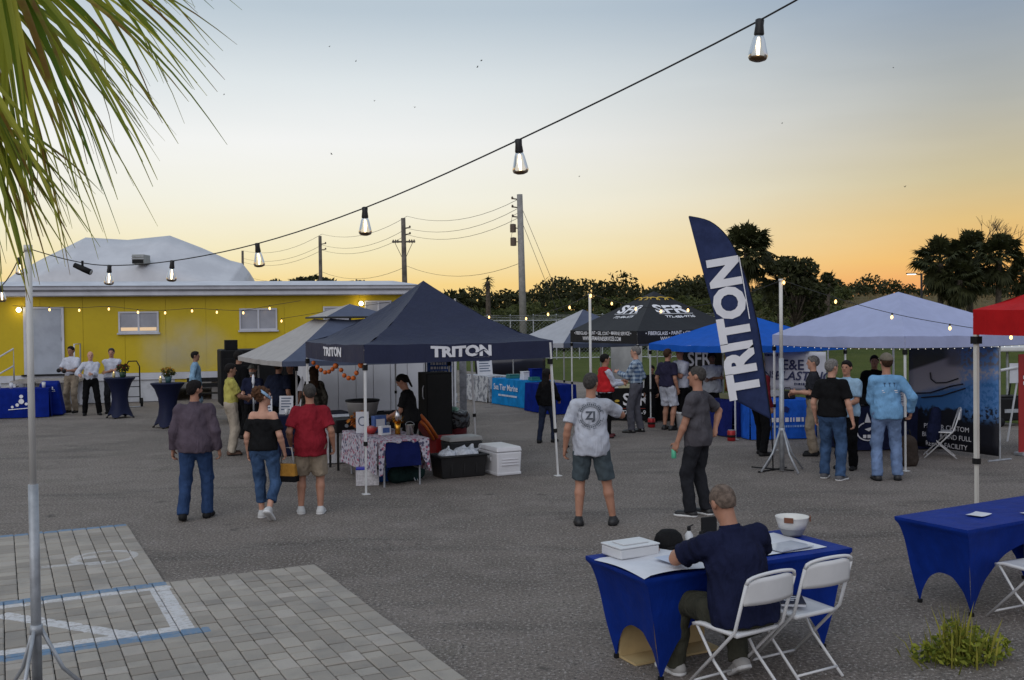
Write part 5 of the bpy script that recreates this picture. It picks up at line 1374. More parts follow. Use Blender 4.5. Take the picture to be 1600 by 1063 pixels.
lp2 = [PLtop, P(30, 404, 6.7), P(2, 448, 7.2), P(-60, 500, 7.9)]
strand('short string of clear bulbs running left from the near pole', smooth_path([Vector(p) for p in lp2]), True, .0036, .9, bulbs=[lp2[1], lp2[2]])
# small black floodlight clipped under the near wire
q = P(129, 420, 6.45); t = thing('clip_light', 'small black cylinder spotlight clipped on the near string', 'spotlight', q); d = Vector((.052, 0, -.024))
MB().tube([-d, d * .2, d], [.016, .019, .019], 12).build('body', BLACKISH, t, True); MB().tube([(0, 0, .01), (0, 0, .05)], .008, 6).build('clip', BLACKISH, t); MB().tube([d * 1.0, d * 1.08], .016, 12).build('lens', GALV, t)
# far strings
fb = [(77, 481), (124, 482), (170, 480), (215, 485), (258, 486), (300, 483), (339, 485), (380, 486), (421, 479)]
fp = [P(x, y - 1, 27.5) for x, y in fb]
strand('string of warm bulbs hung along the yellow wall', smooth_path([P(20, 478, 27.5)] + fp + [P(470, 470, 27.5)], 3), False, .006, 1.0, bulbs=fp)
fp = [P(x, y, d) for x, y, d in ((440, 498, 29), (612, 472, 29.5), (711, 468, 30))]
strand('string of bulbs from the gazebo to the distant pole', smooth_path(fp, 4), False, .006, 1.0, bulbs=fp[:2])
fp = [P(x, y, d) for x, y, d in ((737, 483, 29), (764, 492, 28), (822, 494, 25.5), (856, 487, 24), (890, 476, 22.5))]
strand('string of warm bulbs in front of the scrub between two poles', smooth_path([P(711, 468, 30)] + fp + [P(923, 459, PC.y)], 3), False, .006, .95, bulbs=fp + [P(923, 457, PC.y - .05)])
fp = [P(x, y, d) for x, y, d in ((956, 470, 19.8), (993, 478, 19.2), (1033, 482, 18.6), (1075, 480, 18.1), (1140, 468, 17.2))]
strand('string of warm bulbs crossing the black canopy', smooth_path([P(923, 459, PC.y)] + fp + [P(1222, 438, PR.y)], 3), False, .006, .8, bulbs=fp + [P(1225, 436, PR.y - .05)])
fp = [P(x, y, d) for x, y, d in ((1306, 466, 15.2), (1394, 490, 14.6), (1484, 507, 14.0), (1580, 521, 13.4))]
strand('string of warm bulbs sagging over the white canopy', smooth_path([P(1222, 438, PR.y)] + fp + [P(1700, 535, 12.8)], 3), False, .005, .75, bulbs=fp)

# ------------------------------------------------------------------ feather flag
FD = 16.15
t = thing('feather_flag', 'tall leaning navy feather flag with white lettering', 'flag', (P(1207, 735, FD).x, FD, 0))
o0 = Vector(t.location)
Lp = [(1076, 340), (1152, 628)]; Rp = [(1076, 338), (1108, 346), (1134, 368), (1152, 400), (1166, 438), (1177, 480), (1186, 525), (1193, 575), (1199, 620), (1204, 655)]
Rp = [tuple(q.to_2d()) for q in smooth_path([Vector((x, y, 0)) for x, y in Rp], 4)]
def flag_pt(a, b):
    l = Vector((Lp[0][0] + (Lp[1][0] - Lp[0][0]) * b, Lp[0][1] + (Lp[1][1] - Lp[0][1]) * b)); k = b ** .8 * (len(Rp) - 1); i = min(int(k), len(Rp) - 2); r = Vector(Rp[i]).lerp(Vector(Rp[i + 1]), k - i)
    q = l.lerp(r, a); w = P(q.x, q.y, FD); w = w - o0; w.y += .018 * math.sin(b * 7 + a * 2) * (1 - a); return w
FLAGM = cloth('navy flag fabric', (.032, .045, .115), folds=.25, rough=.7, translucent=.1)
MB().grid(flag_pt, 14, 44, True).build('flag_cloth', FLAGM, t, True, solid=.003)
m = MB(); m.tube([P(*q, FD) - o0 + Vector((.012, .015, 0)) for q in Rp] + [P(1207, 700, FD) - o0, P(1208, 737, FD) - o0], [.008] * 20 + [.011] * (len(Rp) - 18), 7).build('pole', BLACKISH, t, True)
MB().tube([(-.28, -.22, .015), (.28, .22, .015)], .012, 6).tube([(-.28, .22, .03), (.28, -.22, .03)], .012, 6).build('cross_base', BLACKISH, t)
def flag_print(v, f, c, ux, uy, m_, off=-.045):
    sc_ = FD / F_PX; out = []
    for p in v:
        q = (c[0] + (ux[0] * p[0] + uy[0] * p[1]) / sc_, c[1] + (ux[1] * p[0] + uy[1] * p[1]) / sc_); w = P(q[0], q[1], FD) - o0
        out.append((w.x, w.y - .024, w.z))
    return obj('lettering', fast_mesh('lettering', out, f, False), m_, t)
ux = (-.168, -.986); uy = (-.986, .168)
v, f = wordmark(.05); v = fit(v, 2.26, .53); flag_print(v, f, (1146, 513), ux, uy, WHITE_PRINT)
sv, sf2 = swoosh(2.22, .5); 
flag_print(np.array([(.1, -.30, 0), (1.1, -.30, 0), (1.1, -.285, 0), (.1, -.285, 0)]), [(0, 1, 2, 3)], (1144, 513), ux, uy, WHITE_PRINT)
# ------------------------------------------------------------------ navy tent: contents
def bars(n, w, h, origin, material, parent, seed=1):
    """rows of print too small to read: short dashes"""
    rg = random.Random(seed); m = MB(); x0, y0, z0 = origin
    for k in range(n):
        z = z0 - k * h * 1.7; x = x0 - w / 2
        while x < x0 + w / 2 - .02:
            l = min(rg.uniform(.25, .9) * h * 1.3, x0 + w / 2 - x); m.add([(x, y0, z - h / 2), (x + l, y0, z - h / 2), (x + l, y0, z + h / 2), (x, y0, z + h / 2)], [(0, 1, 2, 3)]); x += l + h * .35
    return m.build('lettering', material, parent)
def Lw(N, a, b, z=0.0): return Vector((N[0], N[1], 0)) + U2 * a + W2 * b + ZV * z
# flamingo-print cloth over a table
s = NT('flamingo print cloth'); vec = s.n('ShaderNodeTexCoord').outputs['Object']
vo = s.n('ShaderNodeTexVoronoi'); vo.inputs['Scale'].default_value = 21; s.l(vec, vo.inputs['Vector'])
sep_ = s.n('ShaderNodeSeparateColor'); s.l(vo.outputs['Color'], sep_.inputs[0])
mp = s.n('ShaderNodeMapping'); mp.inputs['Scale'].default_value = (30, 30, 9); s.l(vec, mp.inputs[0]); st_ = s.noise(mp.outputs[0], 1, 2)
msk = s.math('MULTIPLY', s.math('LESS_THAN', vo.outputs['Distance'], .5), s.math('GREATER_THAN', st_, .40))
hue = s.mix(s.math('GREATER_THAN', sep_.outputs[0], .55), (.30, .09, .14, 1), (.085, .08, .13, 1)); hue = s.mix(s.math('GREATER_THAN', sep_.outputs[1], .75), hue, (.25, .20, .23, 1))
s.pbsdf(s.mix(msk, (.42, .40, .46, 1), hue), .9, s.bump(s.noise(vec, 9, 2), .5, .02), Specular_IOR_Level=.2); FLAM = s.m
FT = Vector((-1.98, 14.85, 0)); fh = .70
ft = draped('table with a pink and grey flamingo-print cloth under the navy tent', FT, ANG, .80, 1.72, fh, FLAM, drop=.50, skirts='lrb', seed=4, flare=.02)
# the near end shows a dark blue under-cloth and one hanging corner of the print
m = MB(); m.grid(lambda a, b: (.10 + a * .55 + .02 * b, -.004 - .02 * b, fh - .035 - .36 * b), 8, 4, True); m.build('under_cloth', cloth('dark blue under-cloth', (.008, .013, .075), folds=.2), ft, True)
m = MB(); m.grid(lambda a, b: (-.004 + a * .80, -.012, fh - (.035 + .02 * math.sin(a * 20)) * b), 10, 2, True); m.build('table_skirt', FLAM, ft, True)
m = MB(); m.add([(0.0, -.016, fh), (.12, -.016, fh), (.06, -.03, fh - .5), (.0, -.03, fh - .52)], [(0, 3, 2, 1)]); m.build('table_skirt', FLAM, ft, True); m = MB(); m.add([(.62, -.016, fh), (.80, -.016, fh), (.80, -.03, fh - .46), (.70, -.03, fh - .30)], [(0, 3, 2, 1)]); m.build('table_skirt', FLAM, ft, True)
def ftop(a, b): return on(FT, a, b, fh + .004)
def board_sign(label, loc, rz, w, h, back_=None, tilt=.15, art='ring', cat='sign'):
    t = thing('sign_stand', label, cat, loc, rz)
    def bp(x, z, y=0): return (x, y + z * tilt, z)
    m = MB(); m.add([bp(-w / 2, 0), bp(w / 2, 0), bp(w / 2, h), bp(-w / 2, h), bp(-w / 2, 0, .008), bp(w / 2, 0, .008), bp(w / 2, h, .008), bp(-w / 2, h, .008)], [(0, 1, 2, 3), (7, 6, 5, 4), (0, 4, 5, 1), (1, 5, 6, 2), (2, 6, 7, 3), (3, 7, 4, 0)]); m.build('board', PAPER, t)
    MB().tube([bp(0, h * .8, .008), (0, h * .55, 0.0)], .006, 5).build('prop', GALV, t)
    ink = mat('sign ink', (.10, .13, .20), .7, .1)
    m = MB()
    if art == 'ring':
        for i in range(14):
            a, b = 2 * math.pi * i / 14, 2 * math.pi * (i + 1) / 14; q = [bp(r * w * math.cos(x), h * .55 + r * w * 1.1 * math.sin(x), -.004) for x in (a, b) for r in (.26, .34)]; m.add([q[0], q[1], q[3], q[2]], [(0, 1, 2, 3)])
    else:
        for k in range(5):
            z = h * (.84 - .15 * k); m.add([bp(-w * .36, z, -.004), bp(w * (.36 - .1 * (k % 2)), z, -.004), bp(w * (.36 - .1 * (k % 2)), z + h * .06, -.004), bp(-w * .36, z + h * .06, -.004)], [(0, 1, 2, 3)])
    m.build('print', ink, t)
    return t
board_sign('white tabletop sign with a blue ring on the flamingo cloth', ftop(.15, 1.15), ANG - .3, .20, .33)
t = thing('bowl', 'red bowl behind the tent leg on the flamingo cloth', 'bowl', ftop(.22, .95)); MB().lathe([(.05, 0), (.09, .05), (.11, .10), (.104, .10), (.08, .05), (.001, .02)], (0, 0, 0), 16).build('body', mat('red plastic', (.42, .04, .04), .4, .08), t, True)
MB().lathe([(.001, .13), (.05, .12), (.095, .095)], (0, 0, 0), 12).build('contents', mat('pink wrap', (.45, .16, .16), .6, .3, 30), t, True)
BLUEB = mat('blue print card', (.06, .12, .33), .6, .15, 12)
for i, (a, b, w_, h_, lb, m_) in enumerate(((.36, .72, .17, .14, 'white box with blue marks nearest on the flamingo cloth', WPLAST), (.42, 1.15, .22, .26, 'blue and white carton on the flamingo cloth', BLUEB))):
    t = thing('carton', lb, 'carton', ftop(a, b), ANG + .2); MB().box(-w_ / 2, w_ / 2, -.05, .05, 0, h_).build('body', m_, t, bevel=.004); MB().box(-w_ * .35, w_ * .35, -.056, -.0505, h_ * .25, h_ * .8).build('print', BLUEB if m_ is WPLAST else PAPER, t)
# gold tinsel centrepiece and steel pail
t = thing('tinsel_centrepiece', 'gold and orange tinsel spray on the flamingo cloth', 'decoration', ftop(.56, .68))
GT = mat('gold foil', (.62, .30, .04), .22, .2, 40, metal=.9); ST = mat('silver foil', (.6, .6, .62), .2, .1, metal=.9)
m = MB(); rg = random.Random(3)
for i in range(60):
    a = rg.uniform(0, 6.28); e = rg.uniform(.1, 1.5); d = Vector((math.cos(a) * math.cos(e), math.sin(a) * math.cos(e), math.sin(e))); w = d.orthogonal().normalized() * .008; p0 = Vector((0, 0, .16)); m.add([p0 - w, p0 + w, p0 + d * rg.uniform(.08, .19)], [(0, 1, 2)])
m.build('tinsel', GT, t); MB().lathe([(.045, 0), (.04, .08), (.05, .17)], (0, 0, 0), 10).build('base', GT, t, True); MB().lathe([(.03, .20), (.045, .28), (.02, .36), (.001, .38)], (0, -.01, 0), 10).build('balloon_weight', ST, t, True)
t = thing('pail', 'small shiny metal pail on the flamingo cloth', 'pail', ftop(.70, .52)); MB().lathe([(.055, 0), (.07, .15), (.074, .152), (.066, .148), (.05, .01), (.001, .008)], (0, 0, 0), 18).build('body', mat('shiny tin', (.60, .58, .52), .25, .1, metal=.8), t, True); MB().tube([(.07 * math.cos(a), .0, .15 + .05 * math.sin(a)) for a in [math.pi * i / 8 for i in range(9)]], .003, 5).build('handle', GALV, t)
t = thing('flower_arrangement', 'orange autumn leaves at the far end of the flamingo cloth', 'flowers', ftop(.2, 1.55)); v, f = leaf_cloud([((0, 0, .18), (.16, .12, .13), 90)], .05, 4); obj('foliage', fast_mesh('foliage', v, f, False), leafmat('autumn leaves', (.30, .05, .01), (.45, .18, .02)), t); MB().lathe([(.05, 0), (.06, .1), (.05, .12)], (0, 0, 0), 10).build('vase', BLACKISH, t, True)
# boxes and bags under and before the table
q = G(573, 760); t = thing('carton', 'white carton with a blue lid on the ground beside the tent leg', 'carton', (q.x - .16, q.y, 0), ANG - .35); MB().box(0, .34, 0, .22, .004, .24).build('body', mat('printed white carton', (.55, .53, .55), .7, .15, 30), t, bevel=.004); MB().box(.0, .16, -.006, .2, .241, .265).build('lid', mat('cobalt plastic', (.02, .03, .35), .4), t, bevel=.004)
q = G(603, 753); t = thing('storage_box', 'small blue plastic box under the flamingo table', 'box', (q.x, q.y, 0), ANG); MB().frustum(0, .1, .003, .2, .2, .2, .24, .24).build('body', mat('blue plastic', (.02, .11, .42), .4, .08), t, bevel=.008); MB().frustum(0, .1, .202, .222, .26, .26, .25, .25).build('lid', mat('blue plastic', (.02, .11, .42), .4), t, bevel=.006)
q = G(634, 754); t = thing('duffel_bag', 'dark green duffel bag under the flamingo table', 'bag', (q.x, q.y + .1, 0), ANG + .3); f_ = Field((-.4, -.25, -.02), (.4, .25, .35), .018); f_.put('c', ((-.2, 0, .12), (.2, 0, .12), .13, .13, (1, .95)), .03, [((0, 0, .003), (0, 0, -1))]); f_.wrinkle(.012, 25, 3); v, qd = f_.mesh(); obj('body', fast_mesh('body', v, qd), cloth('dark green canvas', (.014, .032, .030)), t); MB().tube([(-.12, -.1, .2), (-.1, -.08, .30), (.1, -.08, .30), (.12, -.1, .2)], .012, 6).build('handle', BLACKISH, t, True)
q = G(650, 752); t = thing('folded_chair', 'folded teal camp chair leaning at the flamingo table corner', 'chair', (q.x, q.y, 0), ANG); MB().tube([(0, 0, .02), (-.16, .12, .42)], .028, 8).build('seat_fabric', cloth('teal canvas', (.02, .07, .085)), t, True); MB().tube([(.03, 0, .01), (-.14, .12, .46)], .010, 6).build('leg', GALV, t); MB().tube([(-.02, -.03, .01), (-.18, .08, .44)], .010, 6).build('leg', GALV, t)
# coolers, tote, bin
q = G(690, 750); t = thing('storage_tote', 'black plastic tote full of ice bags and bottles', 'tote', (q.x, q.y, 0), ANG)
TOTE = mat('black tote plastic', (.014, .014, .015), .45, .1, 5)
hh_ = .36; m = MB()
for z0, z1, w0, w1 in ((.003, hh_, .0, .035),):
    ob = [(.03, .03), (.75, .03), (.75, .42), (.03, .42)]; ot = [(-.01, -.01), (.79, -.01), (.79, .46), (-.01, .46)]; it = [(.02, .02), (.76, .02), (.76, .43), (.02, .43)]
    vs = [(x, y, .003) for x, y in ob] + [(x, y, hh_) for x, y in ot] + [(x, y, hh_) for x, y in it] + [(x, y, .12) for x, y in [(.06, .06), (.72, .06), (.72, .39), (.06, .39)]]
    m.add(vs, [(3, 2, 1, 0)] + [(i, (i + 1) % 4, 4 + (i + 1) % 4, 4 + i) for i in range(4)] + [(4 + i, 4 + (i + 1) % 4, 8 + (i + 1) % 4, 8 + i) for i in range(4)] + [(8 + i, 8 + (i + 1) % 4, 12 + (i + 1) % 4, 12 + i) for i in range(4)] + [(12, 13, 14, 15)])
m.build('body', TOTE, t, bevel=.012); MB().tube([(-.02, -.02, hh_ - .02), (.80, -.02, hh_ - .02), (.80, .47, hh_ - .02), (-.02, .47, hh_ - .02), (-.02, -.02, hh_ - .02)], .014, 6).build('rim', TOTE, t, True)
for x in (.18, .39, .6): MB().box(x - .012, x + .012, .004, .022, .06, hh_ - .05).build('rib', TOTE, t)
ICE = mat('ice bag plastic', (.55, .58, .64), .2, .15, 14, .6, 30, .02)
for i, (x, y, r) in enumerate(((.18, .2, .14), (.45, .22, .17), (.60, .25, .13))):
    f_ = Field((-.25, -.25, -.2), (.25, .25, .25), .018); f_.put('e', ((0, 0, 0), (r, r * .9, r * .75), None), 0); f_.put('c', ((0, 0, .05), (.03, 0, .15), .05, .015, (1, 1)), .05); f_.wrinkle(.016, 34, i); v, qd = f_.mesh()
    o = obj('ice_bag', fast_mesh('ice_bag', v, qd), ICE); o.location = Vector((q.x, q.y, 0)) + U2 * x + W2 * y + ZV * .33; tag(o, ('ice bag at the left end of the black tote', 'tallest ice bag in the middle of the black tote', 'ice bag at the right end of the black tote')[i], 'bag', 'ice bags in the tote')
for i, (x, y) in enumerate(((.26, .15), (.70, .3))):
    t2 = thing('bottle', ('white bottle lying left in the black tote', 'clear bottle poking out right in the black tote')[i], 'bottle', Vector((q.x, q.y, 0)) + U2 * x + W2 * y + ZV * .36); t2.rotation_euler = (.5, -.7 + i * 1.6, 0); MB().lathe([(.03, -.1), (.032, .05), (.012, .09), (.012, .12)], (0, 0, 0), 10).build('body', ICE, t2, True); MB().lathe([(.014, .12), (.014, .14)], (0, 0, 0), 8).build('cap', WPLAST, t2)
def cooler(label, loc, rz, w, d, h, body, lidm, lid_open=0.0):
    t = thing('cooler', label, 'cooler', loc, rz); 
    MB().frustum(w / 2, d / 2, .004, h * .82, w * .92, d * .94, w, d).build('body', body, t, bevel=.025, seg=3)
    MB().frustum(w / 2, d / 2, .003, .05, w * .96, d * .96, w * .97, d * .97).build('base_rim', body, t, bevel=.012)
    for z in (.36, .46, .56): MB().box(w * .2, w * .86, -.006, .02, h * z, h * (z + .03)).build('groove', body, t, bevel=.004)
    MB().box(-.012, .006, d * .3, d * .7, h * .5, h * .62).build('handle', body, t, bevel=.006)
    if lid_open == 0:
        MB().frustum(w / 2, d / 2, h * .83, h, w * 1.02, d * 1.02, w * .95, d * .96).build('lid', lidm, t, bevel=.02, seg=3)
    return t
CW = mat('white cooler plastic', (.66, .66, .69), .4, .05, 2, dirt=.06)
q = G(777, 745); cooler('white closed cooler right of the black tote', (q.x, q.y, 0), ANG, .44, .72, .45, CW, CW)
q = G(712, 728); t = cooler('cooler with a pale grey lid behind the black tote', (q.x - .10, q.y + .1, 0), ANG, .62, .42, .46, mat('dark cooler body', (.03, .032, .035), .5), mat('pale grey lid', (.44, .43, .41), .5, .06))
q = G(672, 722); t = thing('cooler', 'red cooler with its orange-rimmed lid standing open', 'cooler', (q.x + .1, q.y + .15, 0), ANG); RD = mat('red cooler plastic', (.34, .02, .02), .4, .1); OR = mat('orange lid rim', (.55, .13, .02), .4, .12)
MB().frustum(.25, .2, .003, .40, .46, .36, .5, .4).build('body', RD, t, bevel=.02, seg=3)
c0 = [(0.0, 0, .40), (-.0, .40, .40), (-.30, .40, .80), (-.30, 0, .80)]; m = MB(); m.add(c0 + [(x - .05, y, z - .04) for x, y, z in c0], [(0, 1, 2, 3), (7, 6, 5, 4), (0, 4, 5, 1), (1, 5, 6, 2), (2, 6, 7, 3), (3, 7, 4, 0)]); m.build('lid', RD, t, bevel=.015)
MB().tube([(.02, -.012, .40), (-.15, -.012, .66), (-.29, -.012, .82)], .028, 8).tube([(-.05, -.02, .37), (-.20, -.02, .62), (-.37, -.02, .77)], .026, 8).build('lid_rim', OR, t, True)
q = G(712, 702); t = thing('trash_bin', 'bin lined with a black trash bag behind the coolers', 'bin', (q.x, q.y, 0)); MB().lathe([(.2, 0), (.23, .55), (.23, .56)], (0, 0, 0), 18).build('body', mat('maroon bin', (.13, .015, .02), .5), t, True)
f_ = Field((-.4, -.4, .3), (.4, .4, .85), .018); f_.put('c', ((0, 0, .52), (0, 0, .68), .27, .25, (1, 1)), 0, [((0, 0, .72), (0, 0, 1)), ((0, 0, .42), (0, 0, -1))]); f_.wrinkle(.03, 30, 8); v, qd = f_.mesh(); obj('bag', fast_mesh('bag', v, qd), mat('black bag plastic', (.012, .012, .014), .25, .2, 9), t)
v, f = leaf_cloud([((-.05, 0, .76), (.1, .08, .05), 40)], .05, 6); obj('crumpled_paper', fast_mesh('crumpled_paper', v, f, False), mat('mint paper', (.30, .50, .40), .7), t)
# back of the tent: griddle, tub, cabinet, banner, trailer
q = Vector((P(575, 700, 16.9).x, 16.9, 0)); t = thing('griddle', 'black gas griddle on legs behind the tent leg', 'grill', q - U2 * .55, ANG); GB = mat('black enamel', (.010, .010, .011), .4, .1, spec=.25)
MB().box(0, 1.1, 0, .55, .62, .84).build('body', GB, t, bevel=.02); 
for i in range(5): MB().lathe([(.028, 0), (.028, .03)], (0, 0, 0), 10).build('knob', GALV, t).location = (.18 + i * .18, -.01, .74)
for x in (.05, 1.05):
    for y in (.05, .5): MB().tube([(x, y, 0), (x, y, .62)], .02, 6).build('leg', GB, t)
for c_ in [x for x in bpy.data.objects if x.parent == t and x.name.startswith('knob')]: c_.rotation_euler = (R_(90), 0, 0)
t = thing('tub', 'large grey tub with a black rim on the griddle', 'tub', q + W2 * .25 + ZV * .845, ANG); MB().lathe([(.22, 0), (.27, .24), (.28, .26), (.26, .25), (.21, .02), (.001, .015)], (0, 0, 0), 22).build('body', mat('grey tub', (.27, .265, .26), .5, .08), t, True); MB().lathe([(.275, .255), (.292, .27), (.285, .295), (.262, .28), (.265, .262)], (0, 0, 0), 22).build('rim', BLACKISH, t, True)
q = Vector((P(535, 660, 17.6).x, 17.6, 0)); t = draped('side table with white cloth at the back left of the navy tent', q - U2 * .5, ANG, 1.0, .6, .80, cloth('white tablecloth', (.50, .50, .53)), seed=9)
q = Vector((P(687, 650, 18.9).x, 18.9, 0)); t = thing('speaker_cabinet', 'tall black loudspeaker cabinet at the back of the navy tent', 'loudspeaker', q - U2 * .26, ANG); MB().box(0, .52, 0, .42, .003, 1.49).build('cabinet', mat('black cabinet', (.009, .009, .009), .75, .15, 8, .3, 200, .002, spec=.15), t, bevel=.012); MB().box(.03, .49, -.012, -.002, .15, 1.45).build('grille', mat('black grille', (.010, .010, .010), .9, .1, 8, .8, 300, .003), t)
MB().tube([(-.012, .1, 1.0), (-.03, .1, 1.05), (-.03, .1, 1.2), (-.012, .1, 1.25)], .01, 6).build('handle', GALV, t)
# white ribbed trailer behind
TR0 = Vector((-4.25, 22.5, 0)); t = thing('cargo_trailer', 'white ribbed cargo trailer behind the navy tent', 'trailer', TR0, ANG); TW = mat('white trailer skin', (.56, .56, .59), .45, .05, 1.5, dirt=.08)
xx = 0
while xx < 3.0:
    MB().box(xx + .006, xx + .40, 0, .03, .42, 1.98).build('side_panel', TW, t, bevel=.004); xx += .41
MB().box(-.02, 3.12, .031, 2.0, .40, 1.99).build('box_body', TW, t); MB().box(-.04, 3.14, -.02, 2.02, .30, .40).build('sill_rail', BLACKISH, t); MB().box(-.05, 3.15, -.03, 2.03, 1.991, 2.02).build('roof_rail', GALV, t)
for x in (1.2, 1.95): w = MB().tube([(x, .02, .30), (x, .26, .30)], .30, 20).build('wheel', BLACKISH, t, True); MB().tube([(x, -.005, .30), (x, .03, .30)], .16, 14).build('rim', GALV, w)
MB().tube([(-.02, .8, .32), (-.9, 1.0, .35)], .04, 6).tube([(-.02, 1.2, .32), (-.9, 1.0, .35)], .04, 6).build('tow_bar', BLACKISH, t)
def banner_px(label, px0, px1, py0, py1, depth, m_, name='banner', posts=True, lines=(), rz=None, slope=0.0):
    a, b = P(px0, py0, depth), P(px1, py1, depth + slope); w = math.hypot(b.x - a.x, b.y - a.y); h = a.z - b.z; t = thing(name, label, 'banner', (a.x, a.y, 0), math.atan2(b.y - a.y, b.x - a.x))
    zt, zb = P(px0, py0, depth).z, P(px0, py1, depth).z
    MB().grid(lambda u_, v_: (u_ * w, .012 * math.sin(u_ * 9) * math.sin(math.pi * v_), zb + (zt - zb) * v_), 16, 8).build('sheet', m_, t, True, solid=.003)
    if posts:
        for x in (-.03, w + .03): MB().tube([(x, .03, 0), (x, .03, zt + .04)], .018, 6).build('post', GALV, t)
    return t, w, zb, zt
tb_, w, zb, zt = banner_px('blue banner above the black loudspeaker', 667, 706, 563, 584, 20.2, mat('blue banner vinyl', (.03, .10, .36), .5, .1)); 
bars(3, w * .7, .05, (w / 2, -.02, zt - .07), WHITE_PRINT, tb_)
o = None; pp = P(724, 640, 20.5); t = thing('clear_post', 'grey metal display post right of the loudspeaker', 'post', (pp.x, 20.5, 0)); MB().box(-.07, .07, -.05, .05, .02, 1.7).build('post', mat('dull grey metal', (.30, .31, .34), .4, .2, 12, metal=.4), t, bevel=.006); MB().box(-.18, .18, -.16, .16, .003, .02).build('base', GALV, t)
# orange garland below the left valance
t = thing('garland', 'garland of orange balls hanging under the navy tent side', 'garland'); OB = mat('orange paper ball', (.50, .105, .01), .6, .15, 40, .4, 60, .004)
gp = []
for x, y in ((490, 567), (496, 573.5), (501.6, 578.5), (508, 582), (514, 581), (519.4, 577), (524.5, 572), (533, 578.5), (538, 587), (544.7, 591), (552, 591), (557, 583), (564, 571)):
    d = ray(x, y); Nn = -U2 * 1.0; o_ = A + U2 * .06
    k = (o_ - Vector((0, 0, HCAM))).dot(U2) / d.dot(U2); gp.append(Vector((0, 0, HCAM)) + d * k)
MB().tube(gp, .004, 5).build('cord', WIRE, t, True); b0 = None
for i, p in enumerate(gp):
    if b0 is None: b0 = MB().sphere((0, 0, 0), .036, 12, 8).build('ball', OB, t, True); b0.location = p
    else: c_ = b0.copy(); COL.objects.link(c_); c_.parent = t; c_.location = p; c_.scale = (1 + .25 * (i in (6, 12)),) * 3

# ------------------------------------------------------------------ gazebo: tables, smoker
SB = Vector((-7.05, 24.6, 0)); t = thing('smoker_trailer', 'long black barbecue smoker trailer behind the gazebo', 'smoker', SB, ANG - .12); BS = mat('black painted steel', (.007, .007, .008), .6, .2, 4, .2, 40, .003, spec=.15)
MB().box(0, 3.0, 0, 1.3, .45, 1.80).build('box', BS, t, bevel=.03); MB().box(.12, .42, .2, .5, 1.80, 2.04).build('chimney', BS, t, bevel=.01); MB().box(.05, 1.4, -.03, -.002, .75, 1.6).build('door', BS, t, bevel=.015); MB().box(1.5, 2.9, -.03, -.002, .75, 1.6).build('door', BS, t, bevel=.015); MB().tube([(.3, -.07, 1.0), (.3, -.07, 1.35)], .015, 6).build('handle', GALV, t)
for x in (.8, 2.1): MB().tube([(x, -.04, .30), (x, .18, .30)], .30, 18).build('wheel', BLACKISH, t, True)
q = Vector((P(448, 690, 18.6).x, 18.6, 0)); GT1 = q - U2 * .55; draped('navy cloth table under the gazebo behind the person in red', GT1, ANG, 1.8, .7, .74, SPNAVY, seed=12)
board_sign('white upright sign with blue lines on the gazebo table', on(GT1, .25, .15, .745), ANG - .2, .16, .36, art='lines')
board_sign('second white sign at the back of the gazebo table', on(GT1, .62, .3, .745), ANG - .5, .26, .34, art='lines')
t = thing('pennant', 'small white triangular pennant on the gazebo table', 'pennant', on(GT1, .95, .35, .745)); MB().tube([(0, 0, 0), (0, 0, .68)], .006, 6).build('stick', GALV, t); MB().add([(-.11, 0, .42), (.11, 0, .42), (0, 0, .70)], [(0, 1, 2)]).build('cloth', PAPER, t, solid=.004)
t = thing('pile_of_cups', 'cluster of white cups and packets on the gazebo table', 'cups', on(GT1, .75, .2, .745)); 
for i in range(6): MB().lathe([(.03, 0), (.04, .11 + .03 * (i % 3)), (.001, .11 + .03 * (i % 3))], (RNG.uniform(-.25, .25), RNG.uniform(-.1, .15), 0), 9).build('cup', WPLAST, t, True)
t = thing('tap_tower', 'thin silver tap tower standing on the gazebo table', 'tap', on(GT1, .05, .4, .745)); MB().tube([(0, 0, 0), (0, 0, .55)], .018, 8).build('column', GALV, t, True); MB().tube([(0, 0, .42), (0, -.10, .44), (0, -.1, .38)], .012, 6).build('spout', GALV, t, True); MB().lathe([(.012, .55), (.03, .62), (.02, .74), (.001, .76)], (0, 0, 0), 9).build('handle', PAPER, t, True)
